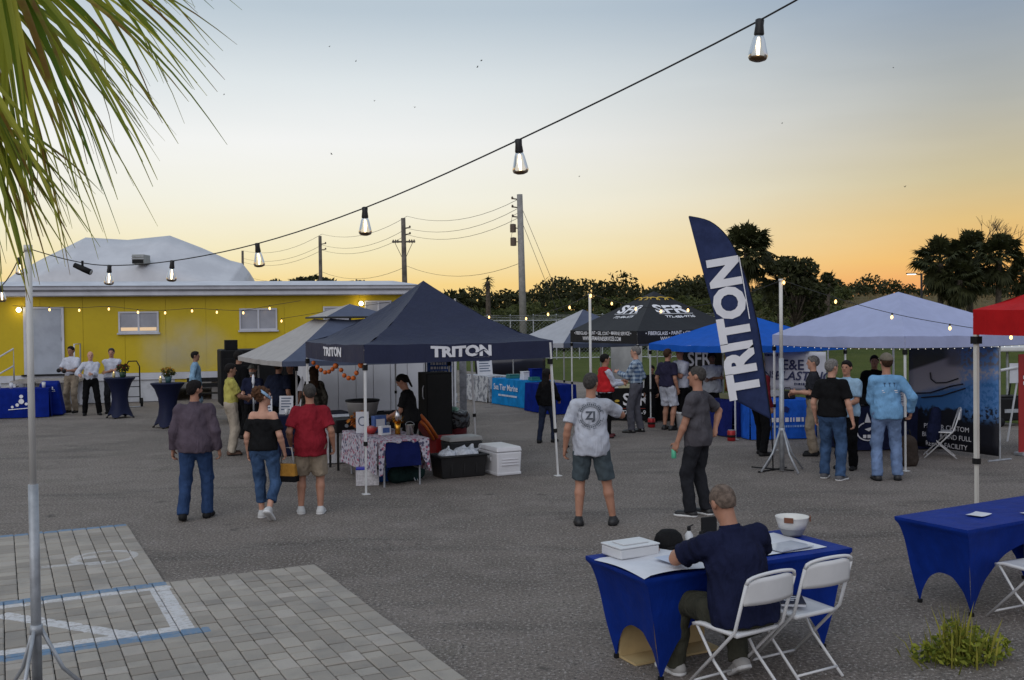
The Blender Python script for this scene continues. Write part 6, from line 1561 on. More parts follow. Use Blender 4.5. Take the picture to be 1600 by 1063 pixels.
# ------------------------------------------------------------------ by the yellow building
for (px, py, lb, d_) in ((188, 653, 'navy stretch-covered cocktail table by the three people in white', None), (263, 668, 'navy stretch-covered cocktail table behind the person in plum', None)):
    q = G(px, py); t = thing('cocktail_table', lb, 'table', q, 0, 'cocktail tables by the yellow building'); prof = [(.36, .02), (.35, .03), (.235, .30), (.20, .50), (.22, .70), (.30, .92), (.385, 1.03), (.395, 1.045), (.385, 1.06), (.001, 1.062)]
    m = MB(); n = 24; 
    for r_, z_ in prof:
        for j in range(n):
            a = 2 * math.pi * j / n; lobe = 1 + (.16 * math.cos(4 * a) * max(0, 1 - z_ / .5)) - (.16 * max(0, 1 - z_ / .5)); m.v.append((r_ * lobe * math.cos(a), r_ * lobe * math.sin(a), z_ + (.10 * (1 - math.cos(4 * a)) / 2 if z_ < .05 else 0)))
    for i in range(len(prof) - 1):
        for j in range(n): m.f.append((i * n + j, i * n + (j + 1) % n, (i + 1) * n + (j + 1) % n, (i + 1) * n + j))
    m.build('stretch_cover', SPNAVY, t, True)
    for j in range(4): a = math.pi / 2 * j; MB().lathe([(.03, 0), (.03, .03)], (.35 * math.cos(a), .35 * math.sin(a), 0), 8).build('foot', BLACKISH, t)
    tp = Vector((q.x, q.y, 1.064))
    dark = px < 200
    t = thing('flower_pot', ('dark leafy potted plant on the cocktail table beside the three people' if dark else 'pot of orange and yellow flowers on the nearer cocktail table'), 'flowers', tp + Vector((.08 if dark else .02, 0, 0)))
    MB().lathe([(.06, 0), (.085, .14), (.001, .145)], (0, 0, 0), 12).build('pot', mat('teal pot', (.04, .10, .11), .5) if not dark else mat('green pot', (.02, .06, .03), .5), t, True)
    v, f = leaf_cloud([((0, 0, .24), (.17, .17, .12), 140)], .045, px); obj('foliage', fast_mesh('foliage', v, f, False), L_BRUSH, t)
    v, f = leaf_cloud([((.03, -.04, .29), (.17, .15, .08), 50)], .04, px + 1); obj('blossom', fast_mesh('blossom', v, f, False), leafmat('orange blossoms', (.45, .13, .02), (.5, .30, .03)) if not dark else leafmat('dark red blossoms', (.10, .01, .01), (.2, .02, .02)), t)
    t = thing('candle', ('lit yellow candle on the cocktail table beside the three people' if dark else 'pale candle on the nearer cocktail table'), 'candle', tp + Vector((-.12 if dark else -.14, -.08, 0))); MB().lathe([(.035, 0), (.038, .12), (.03, .122), (.001, .11)], (0, 0, 0), 12).build('jar', mat('waxy jar', (.55, .45, .20), .4), t, True)
    MB().lathe([(.001, .12), (.009, .135), (.001, .165)], (0, 0, 0), 8).build('flame', emit('flame', (1, .6, .2), 4), t, True)
q = G(30, 655); t = draped('deep blue cloth table with a white emblem at the far left', (-14.3, 26.6, 0), BANG, 2.0, .75, .78, CLBLUE, seed=21)
def emblem(parent, cx, z, sc, y=-.05, name='print'):
    m = MB()
    for k, (x, zz, r) in enumerate(((0, .22, .05), (.0, .09, .07), (-.10, .0, .045), (.12, .02, .04), (-.22, -.05, .035))):
        m.add([(cx + (x + r * math.cos(a)) * sc, y, z + (zz + r * math.sin(a)) * sc) for a in [2 * math.pi * i / 8 for i in range(8)]], [tuple(range(8))])
    m.add([(cx - .32 * sc, y, z - .13 * sc), (cx + .2 * sc, y, z - .10 * sc), (cx + .2 * sc, y, z - .08 * sc), (cx - .32 * sc, y, z - .11 * sc)], [(0, 1, 2, 3)]); return m.build(name, WHITE_PRINT, parent)
emblem(t, 1.33, .36, 1.0)
q = G(78, 650); t = thing('covered_chair', 'chair under a deep blue cover beside the far left table', 'chair', (P(80, 620, 27.6).x - .3, 27.4, 0), BANG); MB().add([(0, -.03, .02), (.66, -.03, .02), (.66, .5, .02), (0, .5, .02), (.06, .02, .86), (.52, .02, .86), (.52, .40, .95), (.06, .40, .95)], [(3, 2, 1, 0), (4, 5, 6, 7), (0, 1, 5, 4), (1, 2, 6, 5), (2, 3, 7, 6), (3, 0, 4, 7)]).build('cover', CLBLUE, t, bevel=.05, seg=3); emblem(t, .40, .70, .35, -.02)
for i, (a, m_, lb) in enumerate(((.15, WPLAST, 'leftmost white cup on the far left blue table'), (.45, PAPER, 'second white cup on the far left blue table'), (1.0, BLACKISH, 'dark bottle on the far left blue table'), (1.25, WPLAST, 'white jar near the pole on the far left blue table'))):
    t = thing('cup' if i != 2 else 'bottle', lb, 'cup' if i != 2 else 'bottle', Vector((-14.3, 26.6, .785)) + BD * (a + .5) + Vector((0, .3, 0))); MB().lathe([(.04, 0), (.05, .14), (.045, .14), (.001, .02)], (0, 0, 0), 10).build('body', m_, t, True); MB().lathe([(.046, .141), (.05, .15), (.001, .155)], (0, 0, 0), 10).build('lid', m_, t, True)
q = G(208, 636); t = thing('hand_truck', 'black hand truck with a curved handle beside the cocktail table', 'hand truck', q, BANG); MB().tube([(-.2, 0, .1), (-.2, 0, 1.2), (-.1, 0, 1.36), (.12, 0, 1.36), (.2, 0, 1.2), (.2, 0, .1)], .02, 7).build('frame', BLACKISH, t, True)
for z in (.3, .6, .9): MB().tube([(-.2, 0, z), (.2, 0, z)], .013, 6).build('crossbar', BLACKISH, t)
for x in (-.24, .24): MB().tube([(x - .03, .08, .13), (x + .03, .08, .13)], .13, 16).build('wheel', BLACKISH, t, True)
MB().box(-.22, .22, -.22, .0, .01, .025).build('toe_plate', GALV, t)
q = G(335, 640); t = thing('bench', 'black slatted bench in front of the building base', 'bench', (q.x - .8, q.y, 0), BANG)
for i in range(3): MB().box(0, 1.5, .03 + .15 * i, .15 + .15 * i, .43, .46).build('slat', BLACKISH, t)
for i in range(2): MB().box(0, 1.5, .46, .49, .60 + .16 * i, .72 + .16 * i).build('back_slat', BLACKISH, t)
for x in (.12, 1.38): MB().tube([(x, .06, 0), (x, .08, .43)], .02, 6).tube([(x, .40, 0), (x, .50, .9)], .02, 6).build('leg', BLACKISH, t)
# thin smoke drifting from the cooking area across the wall
s = NT('smoke'); vol = s.n('ShaderNodeVolumePrincipled'); vol.inputs['Color'].default_value = (.85, .85, .86, 1); vec = s.n('ShaderNodeTexCoord').outputs['Object']
mpn = s.n('ShaderNodeMapping'); mpn.inputs['Scale'].default_value = (.9, .9, .6); s.l(vec, mpn.inputs[0])
ln_ = s.n('ShaderNodeVectorMath', operation='LENGTH'); mp2 = s.n('ShaderNodeMapping'); mp2.inputs['Scale'].default_value = (1 / 1.7, 1 / .5, 1 / 1.1); s.l(vec, mp2.inputs[0]); s.l(mp2.outputs[0], ln_.inputs[0])
fall = s.ss(ln_.outputs['Value'], .2, 1.0, 1, 0); s.l(s.math('MULTIPLY', s.math('MULTIPLY', fall, s.ss(s.noise(mpn.outputs[0], 1.3, 3), .30, .65)), 1.5), vol.inputs['Density']); s.t.links.new(vol.outputs[0], s.out.inputs['Volume'])
q = P(285, 545, 29.5); o = MB().sphere((0, 0, 0), 1.0, 16, 10).build('smoke', None); o.data.materials.append(s.m); o.data.transform(Matrix.Diagonal((1.8, .6, 1.2, 1))); o.location = q; tag(o, 'thin pale smoke drifting in front of the yellow wall', 'smoke', kind='stuff')

# ------------------------------------------------------------------ right-hand row: tables, banners
q = Vector((.40, 27.8, 0)); t = draped('azure cloth table with white lettering in front of the pale canopy', q, ANG, .85, 2.2, .76, CLSKY, seed=31)
text('Sea Tier Marine', .24, (-.045, 1.25, .52), -W2.cross(ZV).cross(ZV) * 0 + Vector((0, -1, 0)), ZV, WHITE_PRINT, t, sx=1.0, bold=.01); o = bars(1, 1.2, .05, (0, 0, 0), WHITE_PRINT, t, 2); o.rotation_euler = (0, 0, -math.pi / 2); o.location = (-.05, 1.1, .30)
for i, (a, b, w_, h_, m_, lb) in enumerate(((.35, .7, .45, .22, PAPER, 'white card leaning on the azure table'), (.35, .25, .4, .08, mat('teal tray', (.02, .16, .16), .5), 'teal tray at the near end of the azure table'), (.4, 1.6, .6, .10, mat('teal tray', (.02, .16, .16), .5), 'teal boxes at the far end of the azure table'), (.55, .55, .5, .3, CLBLUE, 'blue bag standing on the azure table'))):
    t = thing('display_box', lb, 'box', on(q, a, b, .765), ANG); MB().frustum(0, 0, .0, h_, w_ * .7, .25, w_ * .65, .2).build('body', m_, t, bevel=.008); MB().frustum(0, 0, h_ + .001, h_ + .015, w_ * .68, .24, w_ * .66, .22).build('lid', m_, t, bevel=.004)
s = NT('grey camouflage cloth'); vec = s.n('ShaderNodeTexCoord').outputs['Object']; s.pbsdf(s.mix(s.ss(s.noise(vec, 7, 3), .45, .6), (.46, .47, .50, 1), (.16, .17, .20, 1)), .9, s.bump(s.noise(vec, 9, 2), .4, .02)); CAMO = s.m
q2 = UW(0.0, 2.5, q); t = draped('grey patterned cloth table beyond the azure one', q2, ANG, .8, 1.7, .78, CAMO, seed=33)
board_sign('pale board standing on the grey patterned table', on(q2, .2, .6, .785), ANG, .5, .5, art='lines')
# small display boat on the lawn behind
q = P(800, 600, 33); t = thing('display_boat', 'small dark-hulled boat with white rails behind the azure table', 'boat', (q.x, 33, 0), R_(-12)); HULL = mat('dark navy hull', (.02, .022, .035), .3, .1); WG = mat('white gelcoat', (.62, .62, .62), .3, .04)
def hull(a, b):
    x = -1.1 + 2.2 * a; w = .55 * (1 - max(0, (a - .45) / .55) ** 2.2); an = (b - .5) * math.pi; sheer = 1.18 + .12 * a; return (x, w * math.sin(an) * 1.0, sheer - .62 * math.cos(an) ** .8 * (1 - .25 * max(0, a - .7)))
MB().grid(hull, 16, 12).build('hull', HULL, t, True, solid=.02); MB().tube([hull(i / 16, 0) for i in range(17)], .035, 6).tube([hull(i / 16, 1) for i in range(17)], .035, 6).build('gunwale', WG, t, True)
MB().tube([(-.6, -.5, 1.2), (-.55, -.4, 1.5), (.3, -.35, 1.52), (.6, -.4, 1.28)], .03, 6).tube([(-.6, .5, 1.2), (-.55, .4, 1.5), (.3, .35, 1.52), (.6, .4, 1.28)], .03, 6).build('rail', WG, t, True); MB().box(-.5, .2, -.38, .38, 1.52, 1.56).build('top', WG, t, bevel=.01)
for x in (-.6, .6): MB().box(x - .06, x + .06, -.4, .4, 0, .66).build('stand', BLACKISH, t)
q = Vector((1.55, 26.0, 0)); draped('dark blue cloth table behind the person with long dark hair', UW(-.5, .2, q), ANG, .7, 1.5, .76, CLBLUE, seed=36)
# black table of the fibreglass stall
SQ = Vector((2.33, 24.4, 0)); SANG = -.2; STB = draped('black cloth table with gold and white SFR print', SQ, SANG, 1.9, .75, .76, cloth('black tablecloth', (.012, .012, .013)), seed=38, flare=.0)
text('SFR', .40, (.62, -.03, .50), (1, 0, 0), ZV, WHITE_PRINT, STB, bold=.02); text('772-486-9736', .14, (.68, -.03, .20), (1, 0, 0), ZV, WHITE_PRINT, STB, bold=.015); MB().box(.3, .98, -.032, -.03, .295, .305).build('rule', mat('red print', (.35, .05, .03), .6), STB)
for k in range(5): a = k * 1.2; MB().add([(.18 + .06 * math.cos(a + i * .7), -.035, .48 - .07 * k + .03 * math.sin(i * .7)) for i in range(9)], [tuple(range(9))]).build('swirl', GOLD, STB)
for k in range(5): MB().add([(1.6 + .09 * math.cos(i * .78) + .06 * (k % 2), -.035, .60 - .1 * k + .05 * math.sin(i * .78)) for i in range(8)], [tuple(range(8))]).build('swirl', GOLD, STB)
for i, (a, b, w_, d_, h_, m_, lb) in enumerate(((.30, .35, .5, .3, .08, mat('cream tray', (.50, .47, .30), .6), 'cream tray on the black stall table'), (.9, .4, .3, .25, .16, WPLAST, 'white box on the black stall table'), (.1, .3, .2, .2, .14, WPLAST, 'small white tub at the left of the black stall table'))):
    t = thing('display_box', lb, 'box', on(SQ, a, b, .765, SANG), SANG); MB().frustum(0, 0, 0, h_, w_ * .94, d_ * .94, w_, d_).build('body', m_, t, bevel=.01); MB().frustum(0, 0, h_ + .001, h_ + .012, w_ * 1.01, d_ * 1.01, w_ * .98, d_ * .98).build('lid', m_, t, bevel=.004)
tb_, w, zb, zt = banner_px('black hanging banner with SFR lettering behind the stall', 1062, 1130, 545, 612, 24.6, mat('black banner vinyl', (.012, .012, .013), .5, .1), slope=.6); text('SFR', .46, (w * .42, -.03, zt - .28), (1, 0, 0), ZV, WHITE_PRINT, tb_, bold=.02); bars(1, .6, .06, (w * .45, -.03, zt - .60), mat('grey print', (.3, .3, .3), .6), tb_, 5)
tb_, w, zb, zt = banner_px('orange brown printed banner beside the black one', 1132, 1172, 545, 612, 24.9, mat('orange brown vinyl', (.24, .10, .02), .5, .4, 3), slope=.4)
wb = P(975, 540, 31); t = thing('pale_board', 'pale grey upright panel behind the black canopy', 'panel', (wb.x - .4, 31, 0)); MB().box(0, .95, 0, .05, .5, 1.85).build('panel', mat('pale grey panel', (.40, .40, .39), .6, .1), t, bevel=.01); MB().tube([(.1, .02, 0), (.1, .02, .5)], .02, 6).tube([(.85, .02, 0), (.85, .02, .5)], .02, 6).build('leg', GALV, t)
# blue canopy stall
BQ = UW(.15, -.05, BN); draped('dark blue cloth table under the bright blue canopy', UW(0, .3, BQ), ANG, 1.7, .75, .76, cloth('dark royal tablecloth', (.010, .016, .11)), seed=41, flare=.05)
for i, (a, w_, h_, m_, lb) in enumerate(((.25, .36, .10, mat('olive tray', (.20, .20, .11), .6), 'olive tray on the dark blue table'), (.8, .34, .14, PAPER, 'white papers box on the dark blue table'), (1.35, .3, .12, WPLAST, 'white tub at the right of the dark blue table'))):
    t = thing('display_box', lb, 'box', on(UW(0, .3, BQ), a, .4, .765), ANG); MB().frustum(0, 0, 0, h_, w_ * .94, .25, w_, .27).build('body', m_, t, bevel=.01); MB().frustum(0, 0, h_ + .001, h_ + .012, w_, .272, w_ * .97, .26).build('lid', m_, t, bevel=.004)
q = G(1068, 672); t = thing('bucket', 'white plastic bucket behind the person in dark grey', 'bucket', q); MB().lathe([(.14, 0), (.165, .36), (.172, .365), (.172, .40), (.155, .40), (.13, .02), (.001, .015)], (0, 0, 0), 18).build('body', WPLAST, t, True); MB().tube([(.17 * math.cos(a), .02, .36 - .14 * math.sin(a)) for a in [math.pi * i / 8 for i in range(9)]], .005, 5).build('handle', GALV, t)
CAN = mat('red can paint', (.36, .02, .025), .3, .1, metal=.2)
for px, py, lb in ((1018, 668, 'red can weight at the slanted canopy leg'), (1143, 689, 'red can weight at the near leg of the bright blue canopy')):
    t = thing('can', lb, 'can', G(px, py), 0, 'red leg weights'); MB().lathe([(.07, 0), (.085, .01), (.085, .19), (.07, .21)], (0, 0, 0), 14).build('body', CAN, t, True); MB().lathe([(.07, .211), (.072, .218), (.001, .219)], (0, 0, 0), 12).build('lid', GALV, t, True); MB().lathe([(.0865, .07), (.0865, .12)], (0, 0, 0), 14).build('band', BLACKISH, t, True)
# bright blue table and blasting banner under the white canopy
q = G(1212, 690); q = Vector((q.x - .45, q.y + .2, 0)); t = draped('bright blue cloth table with white print behind the light pole', q, ANG - .35, 1.35, .75, .78, CLBRT, seed=44)
bars(1, .75, .085, (.72, -.05, .40), WHITE_PRINT, t, 3); bars(1, .8, .04, (.7, -.055, .27), mat('pale blue print', (.25, .40, .7), .6), t, 4); m = MB().add([(.72 + .09 * math.cos(a), -.03, .60 + .07 * math.sin(a)) for a in (0.3, 1.5, 2.6, 3.6, 5.2)], [(0, 1, 2, 3, 4)]).build('emblem', mat('dark blue print', (.01, .02, .12), .6), t)
for i, a in enumerate((.35, .75)): t2 = thing('camera_case', ('black bag at the left of the bright blue table', 'black bag at the right of the bright blue table')[i], 'bag', q + Vector((math.cos(ANG - .35), math.sin(ANG - .35), 0)) * a * 1.3 + Vector((-.1, .35, .785))); MB().frustum(0, 0, 0, .16, .3, .2, .24, .15).build('body', BLACKISH, t2, bevel=.03, seg=3); MB().tube([(-.08, 0, .15), (-.05, 0, .22), (.05, 0, .22), (.08, 0, .15)], .01, 6).build('handle', BLACKISH, t2, True)
VIN = mat('white banner vinyl', (.52, .52, .56), .5, .08, 2); INKD = mat('dark blue ink', (.03, .035, .09), .6, .05)
tb_, w, zb, zt = banner_px('white E&E BLASTING banner under the white canopy', 1196, 1291, 549, 608, 21.8, VIN, slope=-.8)
text('E&E', .30, (w * .47, -.03, zt - .29), (1, 0, 0), ZV, INKD, tb_, bold=.02); text('BLASTING', .26, (w * .62, -.03, zt - .52), (1, 0, 0), ZV, INKD, tb_, bold=.02, shear=.25, sx=1.05); bars(1, .45, .05, (w * .66, -.03, zt - .68), INKD, tb_, 7)
text('NS.', .2, (w * .10, -.03, zt - .50), (1, 0, 0), ZV, INKD, tb_, bold=.01); bars(1, .3, .05, (w * .12, -.03, zt - .08), INKD, tb_, 8)
# navy table with anchor-shaped logo
q = G(1320, 706); NQ = Vector((q.x, q.y, 0)); t = draped('navy cloth table with a white sail logo under the white canopy', NQ, ANG - .38, 1.9, .75, .78, CLNAVY, seed=47, flare=.0)
m = MB(); 
for k in range(16):
    a0, a1 = R_(110) + R_(230) * k / 16, R_(110) + R_(230) * (k + 1) / 16; pts_ = [(.42 + r * math.cos(a), -.028, .36 + r * .8 * math.sin(a)) for a in (a0, a1) for r in (.19, .215)]; m.add([pts_[0], pts_[1], pts_[3], pts_[2]], [(3, 2, 1, 0)])
m.add([(.36, -.029, .52), (.48, -.029, .52), (.41, -.029, .70)], [(0, 1, 2)]); m.add([(.36, -.029, .40), (.56, -.029, .46), (.44, -.029, .36)], [(2, 1, 0)]); m.build('sail_logo', WHITE_PRINT, t); bars(1, .34, .06, (.50, -.03, .27), WHITE_PRINT, t, 6)
aN = ANG - .38
def onN(a, b, z=.785): return on(NQ, a, b, z, aN)
t = thing('display_monitor', 'small black monitor on the navy table', 'monitor', onN(.45, .35), aN); MB().box(-.14, .14, -.02, .02, .03, .22).build('screen', BLACKISH, t, bevel=.006); MB().box(-.09, .09, -.06, .06, 0, .012).build('foot', BLACKISH, t); MB().box(-.012, .012, -.01, .01, .012, .03).build('neck', BLACKISH, t)
o = MB().box(-.16, .16, -.1, .1, 0, .012).build('paper_stack', PAPER); o.location = onN(.12, .2); o.rotation_euler = (0, 0, aN); tag(o, 'white paper stack at the left end of the navy table', 'paper')
board_sign('tall acrylic sign at the right end of the navy table', onN(1.12, .15), aN, .17, .30, art='lines')
q = G(1426, 731); t = thing('backpack', 'dark brown bag on the ground beside the white canopy leg', 'bag', (q.x, q.y + .2, 0), aN); f_ = Field((-.3, -.25, -.02), (.3, .25, .6), .018); f_.put('c', ((0, 0, .12), (0, 0, .36), .18, .15, (1, .7)), 0, [((0, 0, .003), (0, 0, -1))]); f_.wrinkle(.012, 24, 5); v, qd = f_.mesh(); obj('body', fast_mesh('body', v, qd), cloth('brown canvas', (.045, .035, .03)), t); MB().tube([(-.05, 0, .48), (-.03, 0, .58), (.03, 0, .58), (.05, 0, .48)], .012, 6).build('handle', BLACKISH, t, True)
q = G(1462, 716); folding_chair('white folding chair draped with a navy jacket behind the navy table', (q.x + .12, q.y + .1, 0), R_(70))
f_ = Field((-.4, -.35, -.3), (.4, .35, .35), .018); f_.put('c', ((0, 0, -.12), (0, 0, .12), .24, .21, (1, .42)), 0); f_.wrinkle(.014, 20, 9); v, qd = f_.mesh(); o = obj('jacket', fast_mesh('jacket', v, qd), cloth('navy jacket cloth', (.012, .016, .045))); o.location = (q.x + .0, q.y + .05, .56); o.rotation_euler = (.1, .1, R_(55)); tag(o, 'navy jacket hung over a white folding chair', 'jacket')
# big boat banner
s = NT('boat photograph banner'); tcn = s.n('ShaderNodeTexCoord').outputs['UV']
s_ = s.n('ShaderNodeNewGeometry').outputs['Position']; 
BNA, BNB = P(1420, 560, 18.6), P(1560, 560, 16.9)
bw = math.hypot(BNB.x - BNA.x, BNB.y - BNA.y); bz0, bz1 = .08, 1.90
t = thing('boat_banner', 'large dark banner with a white boat on blue water', 'banner', (BNA.x, BNA.y, 0), math.atan2(BNB.y - BNA.y, BNB.x - BNA.x))
vec = s.n('ShaderNodeTexCoord').outputs['Object']; sx = s.n('ShaderNodeSeparateXYZ'); s.l(vec, sx.inputs[0]); X_, Z_ = sx.outputs['X'], sx.outputs['Z']
nz = s.noise(vec, 5, 4, .6); nz2 = s.noise(vec, 14, 3)
hul = s.math('SUBTRACT', Z_, s.math('ADD', s.math('MULTIPLY', X_, .22), 1.08))           # above the hull line
col = s.mix(s.ss(s.math('ADD', hul, s.math('MULTIPLY', nz, .12)), -.12, .06), (.035, .13, .33, 1), (.30, .29, .33, 1))
deck = s.math('SUBTRACT', Z_, s.math('ADD', s.math('MULTIPLY', X_, .30), 1.42)); col = s.mix(s.ss(deck, -.02, .04), col, (.045, .05, .05, 1))
cab = s.math('MULTIPLY', s.ss(X_, .75, .95), s.ss(Z_, 1.5, 1.6)); col = s.mix(cab, col, (.14, .14, .17, 1))
wave = s.math('SUBTRACT', s.math('ADD', .78, s.math('MULTIPLY', s.math('SUBTRACT', nz, .5), .7)), s.math('ADD', Z_, s.math('MULTIPLY', X_, -.05))); col = s.mix(s.ss(wave, -.03, .08), col, (.008, .010, .018, 1))
spl = s.math('MULTIPLY', s.ss(X_, 1.0, 1.3), s.math('MULTIPLY', s.ss(Z_, .55, .75), s.ss(nz2, .42, .55))); col = s.mix(s.math('MULTIPLY', spl, .8), col, (.08, .20, .45, 1))
col = s.mix(s.ss(Z_, .62, .5), col, (.009, .010, .016, 1)); s.pbsdf(col, .5, Specular_IOR_Level=.3)
MB().grid(lambda a, b: (a * bw, .01 * math.sin(a * 7) * math.sin(b * 3), bz0 + (bz1 - bz0) * b), 14, 10).build('sheet', s.m, t, True, solid=.003)
for k, tx in enumerate(('PREMIER CUSTOM', 'BUILDER AND FULL', 'REPAIR FACILITY')): text(tx, .12, (bw * .45, -.03, .46 - .155 * k), (1, 0, 0), ZV, WHITE_PRINT, t, sx=1.0)
m = MB()
for pts_ in ([(.5, 1.42), (.52, 1.30), (.62, 1.24), (.85, 1.26), (1.1, 1.34)], [(.05, 1.02), (.5, 1.06), (.95, 1.20), (1.2, 1.25)], [(.3, .96), (.75, 1.02), (1.25, 1.18)]): m.tube([(x, -.018, z) for x, z in pts_], .012, 5)
m.build('hull_stripe', mat('black ink', (.012, .013, .02), .6), t)
for x in (0, bw): MB().tube([(x, .03, 0), (x, .03, bz1 + .03)], .016, 6).build('post', GALV, t); MB().tube([(x, -.25, .015), (x, .3, .015)], .016, 6).build('foot', GALV, t)
# items beyond the banner at the right edge
q = P(1592, 640, 17.5); t = thing('roller_banner', 'red roller banner cut off by the right edge', 'banner', (q.x, 17.5, 0), .5); MB().box(0, .8, 0, .01, .06, 1.75).build('sheet', mat('red vinyl', (.36, .02, .02), .5, .08), t); MB().box(-.02, .82, -.09, .09, .003, .06).build('base', GALV, t, bevel=.01); bars(2, .5, .06, (.36, -.006, 1.35), WHITE_PRINT, t, 9)
MB().tube([(.4, .012, .06), (.4, .03, 1.75)], .01, 6).build('pole', GALV, t)
q = P(1578, 700, 19.5); t = thing('easel', 'white easel leg with a pale sheet before the lawn', 'easel', (q.x - .05, 19.5, 0)); MB().tube([(0, 0, 0), (.26, .05, 1.4)], .018, 6).build('leg', WPLAST, t); MB().tube([(.55, 0, 0), (.28, .05, 1.4)], .018, 6).build('leg', WPLAST, t); MB().box(.05, .33, .0, .015, 1.12, 1.5).build('sheet', PAPER, t); MB().tube([(-.28, 0, 1.34), (.2, 0, 1.42)], .03, 6).build('arm', WPLAST, t, True)
q = P(1582, 650, 22.0); t = thing('equipment_case', 'black equipment case on the ground before the lawn', 'case', (q.x - .35, 22, 0), .2); MB().box(0, .9, 0, .5, .12, .62).build('body', BLACKISH, t, bevel=.04, seg=3); MB().box(.15, .75, .05, .45, .622, .66).build('lid', BLACKISH, t, bevel=.015); MB().box(.2, .55, -.012, -.002, .3, .38).build('label_plate', GALV, t); MB().tube([(.5, .25, .66), (.55, .25, .95), (.85, .25, 1.0)], .02, 6).build('hose', BLACKISH, t, True)
for x in (.1, .8): MB().tube([(x, -.02, .1), (x, .06, .1)], .1, 14).build('wheel', BLACKISH, t, True)
q = P(1590, 552, 24); t = thing('wing_panel', 'long pale boat roof on posts before the lawn', 'roof', (q.x - .5, 24, 0)); MB().box(0, 2.4, 0, 1.0, 1.55, 1.68).build('top', WG, t, bevel=.04, seg=3)
for x in (.5, 2.2): MB().tube([(x, .5, 0), (x, .5, 1.55)], .03, 6).build('post', GALV, t)
# ------------------------------------------------------------------ people
def C(n, c, **k): return cloth(n, c, **k)
DENIM = C('dark blue jeans', (.028, .055, .13)); DENIM2 = C('mid blue jeans', (.045, .085, .17), var=.25); DENIM3 = C('light blue jeans', (.16, .235, .40), var=.18)
KHAKI = C('khaki', (.27, .22, .165)); KHAKI2 = C('pale khaki', (.36, .31, .25)); BLKC = C('black cloth', (.006, .006, .007)); NAVYC = C('navy cotton', (.014, .017, .040)); WHT = C('white cotton', (.50, .52, .60))
DKTR = C('charcoal trousers', (.022, .023, .028)); GRYT = C('grey trousers', (.095, .095, .115)); BROWNSH = mat('brown shoe leather', (.07, .03, .015), .5); WSHOE = mat('white canvas shoe', (.50, .50, .50), .7, .1); DSHOE = mat('dark shoe', (.015, .015, .017), .45); GSHOE = mat('grey running shoe', (.33, .32, .31), .7, .15)
SHINY = mat('polished black shoe', (.012, .012, .012), .12, .05, spec=.8)
def at(px, py): q = G(px, py); return (q.x, q.y, 0)
def H_(px, py_head, loc): return P(px, py_head, loc[1]).z
def who(label, px, py, head, yaw, hscale=1.0, **k):
    loc = at(px, py); return person(label, loc, H_(px, head, loc) * hscale, yaw, **k)
# near group walking away
PLUM = C('plum shirt cloth', (.088, .068, .088))
who('person in plum long-sleeved shirt and dark blue jeans walking away', 307, 811, 594, 4, shirt=PLUM, legs=DENIM, skin='tan', hair=('short', 'black'), beard='black', sleeves='long', hem=.86, bulk=1.10, belly=.03, hy=-38,
    fl=(-.13, -.14, .10), fr=(.12, .08, .085), foot_pitch=(14, 0), wl=(-.285, .05, .87), wr=(.285, .03, .87), seed=1, collar=True)
lw_ = who('person in black off-shoulder top and cropped jeans with a light blue headband', 414, 811, 606, -4, shirt=C('black knit top', (.010, .010, .011)), legs=DENIM2, skin='fair', hair=('bun', 'auburn'), band=C('light blue headband', (.30, .45, .62)), sleeves='short', hem=.94, bulk=.95, female=True,
    hy=-55, bottoms='crop', shoes=(WSHOE, WHITE_RUB), fl=(-.07, .10, .085), fr=(.12, -.20, .17), foot_pitch=(0, 38), offshoulder=True, collar=False, wl=(-.23, .06, .88), wr=(.26, .05, .90), seed=2)
rd_ = who('person in red shirt and khaki shorts seen from behind', 487, 803, 600, 8, shirt=C('crimson shirt cloth', (.22, .016, .026)), legs=KHAKI, skin='tan', hair=('short', 'darkgrey'), hem=.80, bulk=1.12, belly=.05, bottoms='shorts', shoes=(WSHOE, WHITE_RUB), hy=12,
    fl=(-.14, .03, .085), fr=(.12, -.02, .085), wl=(-.27, .12, .93), wr=(.30, .05, .90), seed=3)
# shoulder bag on the person in black
hp = lw_['hand'][1]; t = thing('handbag', 'yellow and black handbag at the hip of the person in black top', 'bag', hp + Vector((.05, -.02, -.30)), R_(-15))
MB().frustum(0, 0, 0, .22, .27, .10, .22, .07).build('body', C('mustard canvas', (.30, .15, .03)), t, bevel=.02, seg=3); MB().frustum(0, 0, -.006, .07, .277, .106, .272, .104).build('base', BLKC, t, bevel=.01); MB().tube([(-.09, 0, .2), (-.06, 0, .42), (.06, 0, .42), (.09, 0, .2)], .010, 6).build('strap', C('silver strap', (.3, .3, .3)), t, True)
